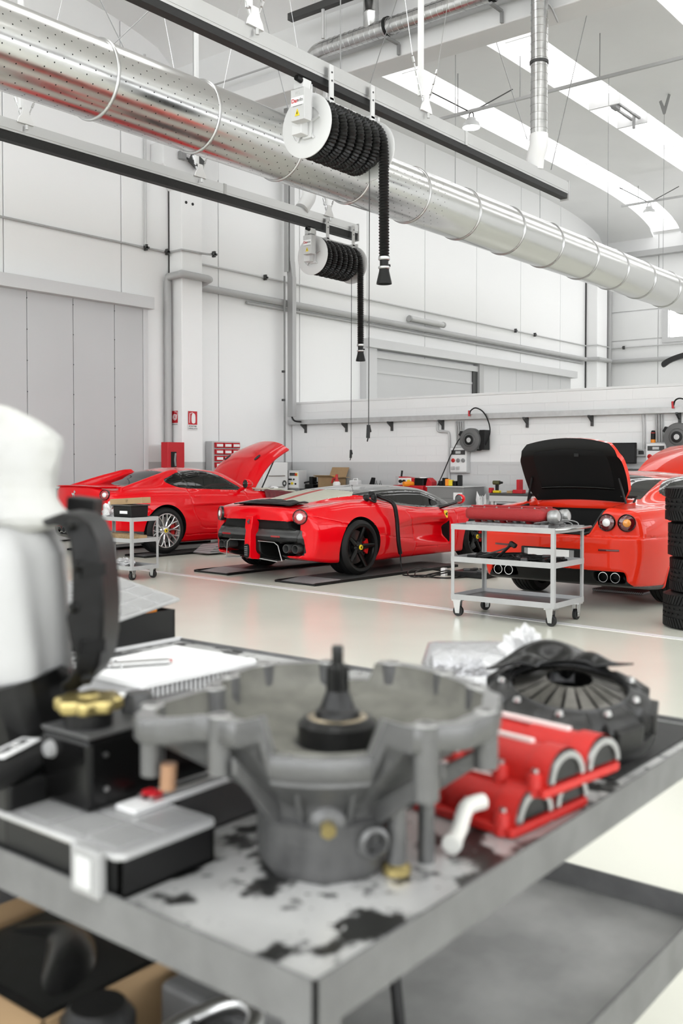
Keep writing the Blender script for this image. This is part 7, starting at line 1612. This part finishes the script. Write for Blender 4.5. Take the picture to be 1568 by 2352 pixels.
# odds and ends in front of it
def at_t(u, v, z=TZ): return tz(u, v, z)
c = at_t(45, 1752, 1.0); t = thing('rubber_pipe', 'black rubber pipe with white printed label at the left edge', 'pipe', (c.x, c.y, TZ)); 
p0_ = at_t(-60, 1805, 1.0)-c; p1_ = at_t(112, 1715, 1.0)-c; p0_.z += TZ-TZ; MB().tube([Vector((p0_.x, p0_.y, .12)), Vector((p1_.x, p1_.y, .12))], .024, 18).build('pipe', m_blackrub, t, smooth=40)
mdl = (Vector((p0_.x, p0_.y, .145))+Vector((p1_.x, p1_.y, .145)))/2; ex_ = Vector((p1_.x-p0_.x, p1_.y-p0_.y, 0)).normalized(); ey_ = Vector((-ex_.y, ex_.x, 0)); 
MB().prism([(-.05,-.016), (.05,-.016), (.05,.016), (-.05,.016)], 0, .002, o=mdl, ex=ex_, ey=ey_, ez=(0,0,1)).build('label', m_paper, t); text_obj('TRIPZ 10T', .018, m_black, parent=t, mw=frame(mdl+Vector((0,0,.0025)), ex_, ey_))
MB().box(-.04,.05,-.03,.05,0,.10).build('foot', m_oilblack, t, bevel=.006)
c = at_t(120, 1790, TZ); crumple('plastic_cup', (c.x+.02, c.y+.08, TZ+.0), .035, 18, m_film, 'crumpled white wrapper behind the black reservoir', 'wrapper', (1,1,.9), 41)
c = at_t(90, 1700, TZ); crumple('plastic_bag', (c.x+.1, c.y+.16, TZ+.02), .07, 24, m_film, 'clear crumpled bag hanging under the cloth covered casting', 'bag', (.8,.8,1.2), 45)
c = at_t(25, 1745, TZ); t = thing('black_fitting', 'oily black round fitting at the far left edge', 'fitting', (c.x+.06, c.y+.12, TZ)); MB().lathe([(.001,.13), (.03,.13), (.045,.12), (.05,.08), (.065,.07), (.07,.0)], 24).build('body', m_oilblack, t, smooth=40); MB().lathe([(.03,.131), (.036,.133), (.042,.125)], 24).build('ring', m_steel, t, smooth=40); MB().cyl((.05,.05,0), (.05,.05,.22), .008, n=8).build('yellow_rod', mat('olive_yellow', (.30,.28,.03), .4), t)

# lower shelf --------------------------------------------------------------------------
SZ = LZ+.001
c = Vector((1.02, 1.45, SZ)); t = thing('cardboard_box', 'open cardboard box of black parts on the lower shelf', 'box', c)
for a in ((-.16,-.155,-.2,.2), (.155,.16,-.2,.2), (-.16,.16,-.2,-.195), (-.16,.16,.195,.2)): MB().box(*a, 0, .16).build('side', m_card, t)
MB().box(-.16,.16,-.2,.2,0,.005).build('bottom', m_card, t); MB().prism([(0,0), (-.12,-.01), (-.12,-.006), (0,.004)], -.2, .2, o=(-.16,0,.158), ex=(1,0,0), ey=(0,0,1), ez=(0,1,0)).build('flap', m_card, t)
o = thing('black_hose_part', 'shiny black moulded hose lying in the cardboard box', 'hose', (1.02, 1.45, SZ+.006)); MB().tube(smooth_path([(-.1,-.13,.07), (0,-.05,.10), (.06,.05,.09), (.02,.13,.08)], 6), .055, 16).build('hose', m_oilblack, o, smooth=50); MB().cbox((.05,-.08,.05), (.14,.14,.10)).build('bracket', m_oilblack, o, bevel=.02); MB().cbox((.0,.0,.06), (.29,.37,.145)).build('black_bag', m_oilblack, o, bevel=.035)
o = MB().box(-.10,.12,-.1,.1,0,.15).build('grey_case', m_tabgrey, bevel=.01); o.location = (1.16, 1.12, SZ); tag(o, 'grey metal case on the lower shelf behind the silver ring', 'case')
t = thing('steering_ring', 'silver D-shaped metal ring handle on the lower shelf', 'ring', (.985, 1.035, SZ+.0), VR+.5); MB().tube([( .075*math.copysign(abs(math.cos(a))**.75, math.cos(a)), .055*math.sin(a), .16+.02*math.cos(a)) for a in np.linspace(0, 2*PI, 40, endpoint=False)], .014, 12, closed=True).build('ring', m_steel, t, smooth=60); MB().tube([(-.02,-.055,.155), (.0,.055,.16)], .007, 8).build('spoke', m_dark, t); MB().cyl((0,0,0), (0,0,.15), .05, n=20).build('base', m_satin, t, smooth=40)
o = MB().lathe([(.001,.20), (.04,.20), (.055,.18), (.05,.0)], 24).build('black_knob', m_satin, smooth=40); o.location = (.90, 1.17, SZ); tag(o, 'matt black round knob below the table edge at bottom left', 'canister')  # a round black knob, shaped as a free-standing capped cylinder
o = MB().tube(smooth_path([(1.36,.99,SZ+.30), (1.35,.97,SZ+.2), (1.32,.93,SZ+.08), (1.26,.88,SZ+.02), (1.18,.82,SZ+.012)], 6), .010, 8).build('black_cable', m_black, smooth=60); tag(o, 'black cable hanging from under the table onto the lower shelf', 'cable')
o = MB().cbox((0,0,0), (.05,.04,.04)).build('cable_gland', m_black, bevel=.012); o.location = (1.36, .99, TZ-.072); tag(o, 'black cable gland under the table top', 'cable gland')
t = thing('drawer_unit', 'light grey rail frame at the far left under the table', 'frame', (1.35, 1.95, SZ)); MB().box(-.45,.35,-.12,.16,.0,.13).build('body', m_tabgrey, t, bevel=.006); MB().box(-.45,.35,-.1,-.06,.13,.15).build('rail', m_whitep, t); MB().box(-.45,.35,.0,.05,.13,.155).build('rail', m_whitep, t)
# ================================================================== deep blacks: dark plastics, rubber and paint reflect little
for m_ in list(bpy.data.materials):
    if not m_.use_nodes: continue
    b = m_.node_tree.nodes.get('Principled BSDF')
    if b is None: continue
    c = b.inputs['Base Color']
    if max(c.default_value[:3]) < .03 and not c.links:
        c.default_value = tuple(x*.45 for x in c.default_value[:3])+(1,); b.inputs['Specular IOR Level'].default_value = .3
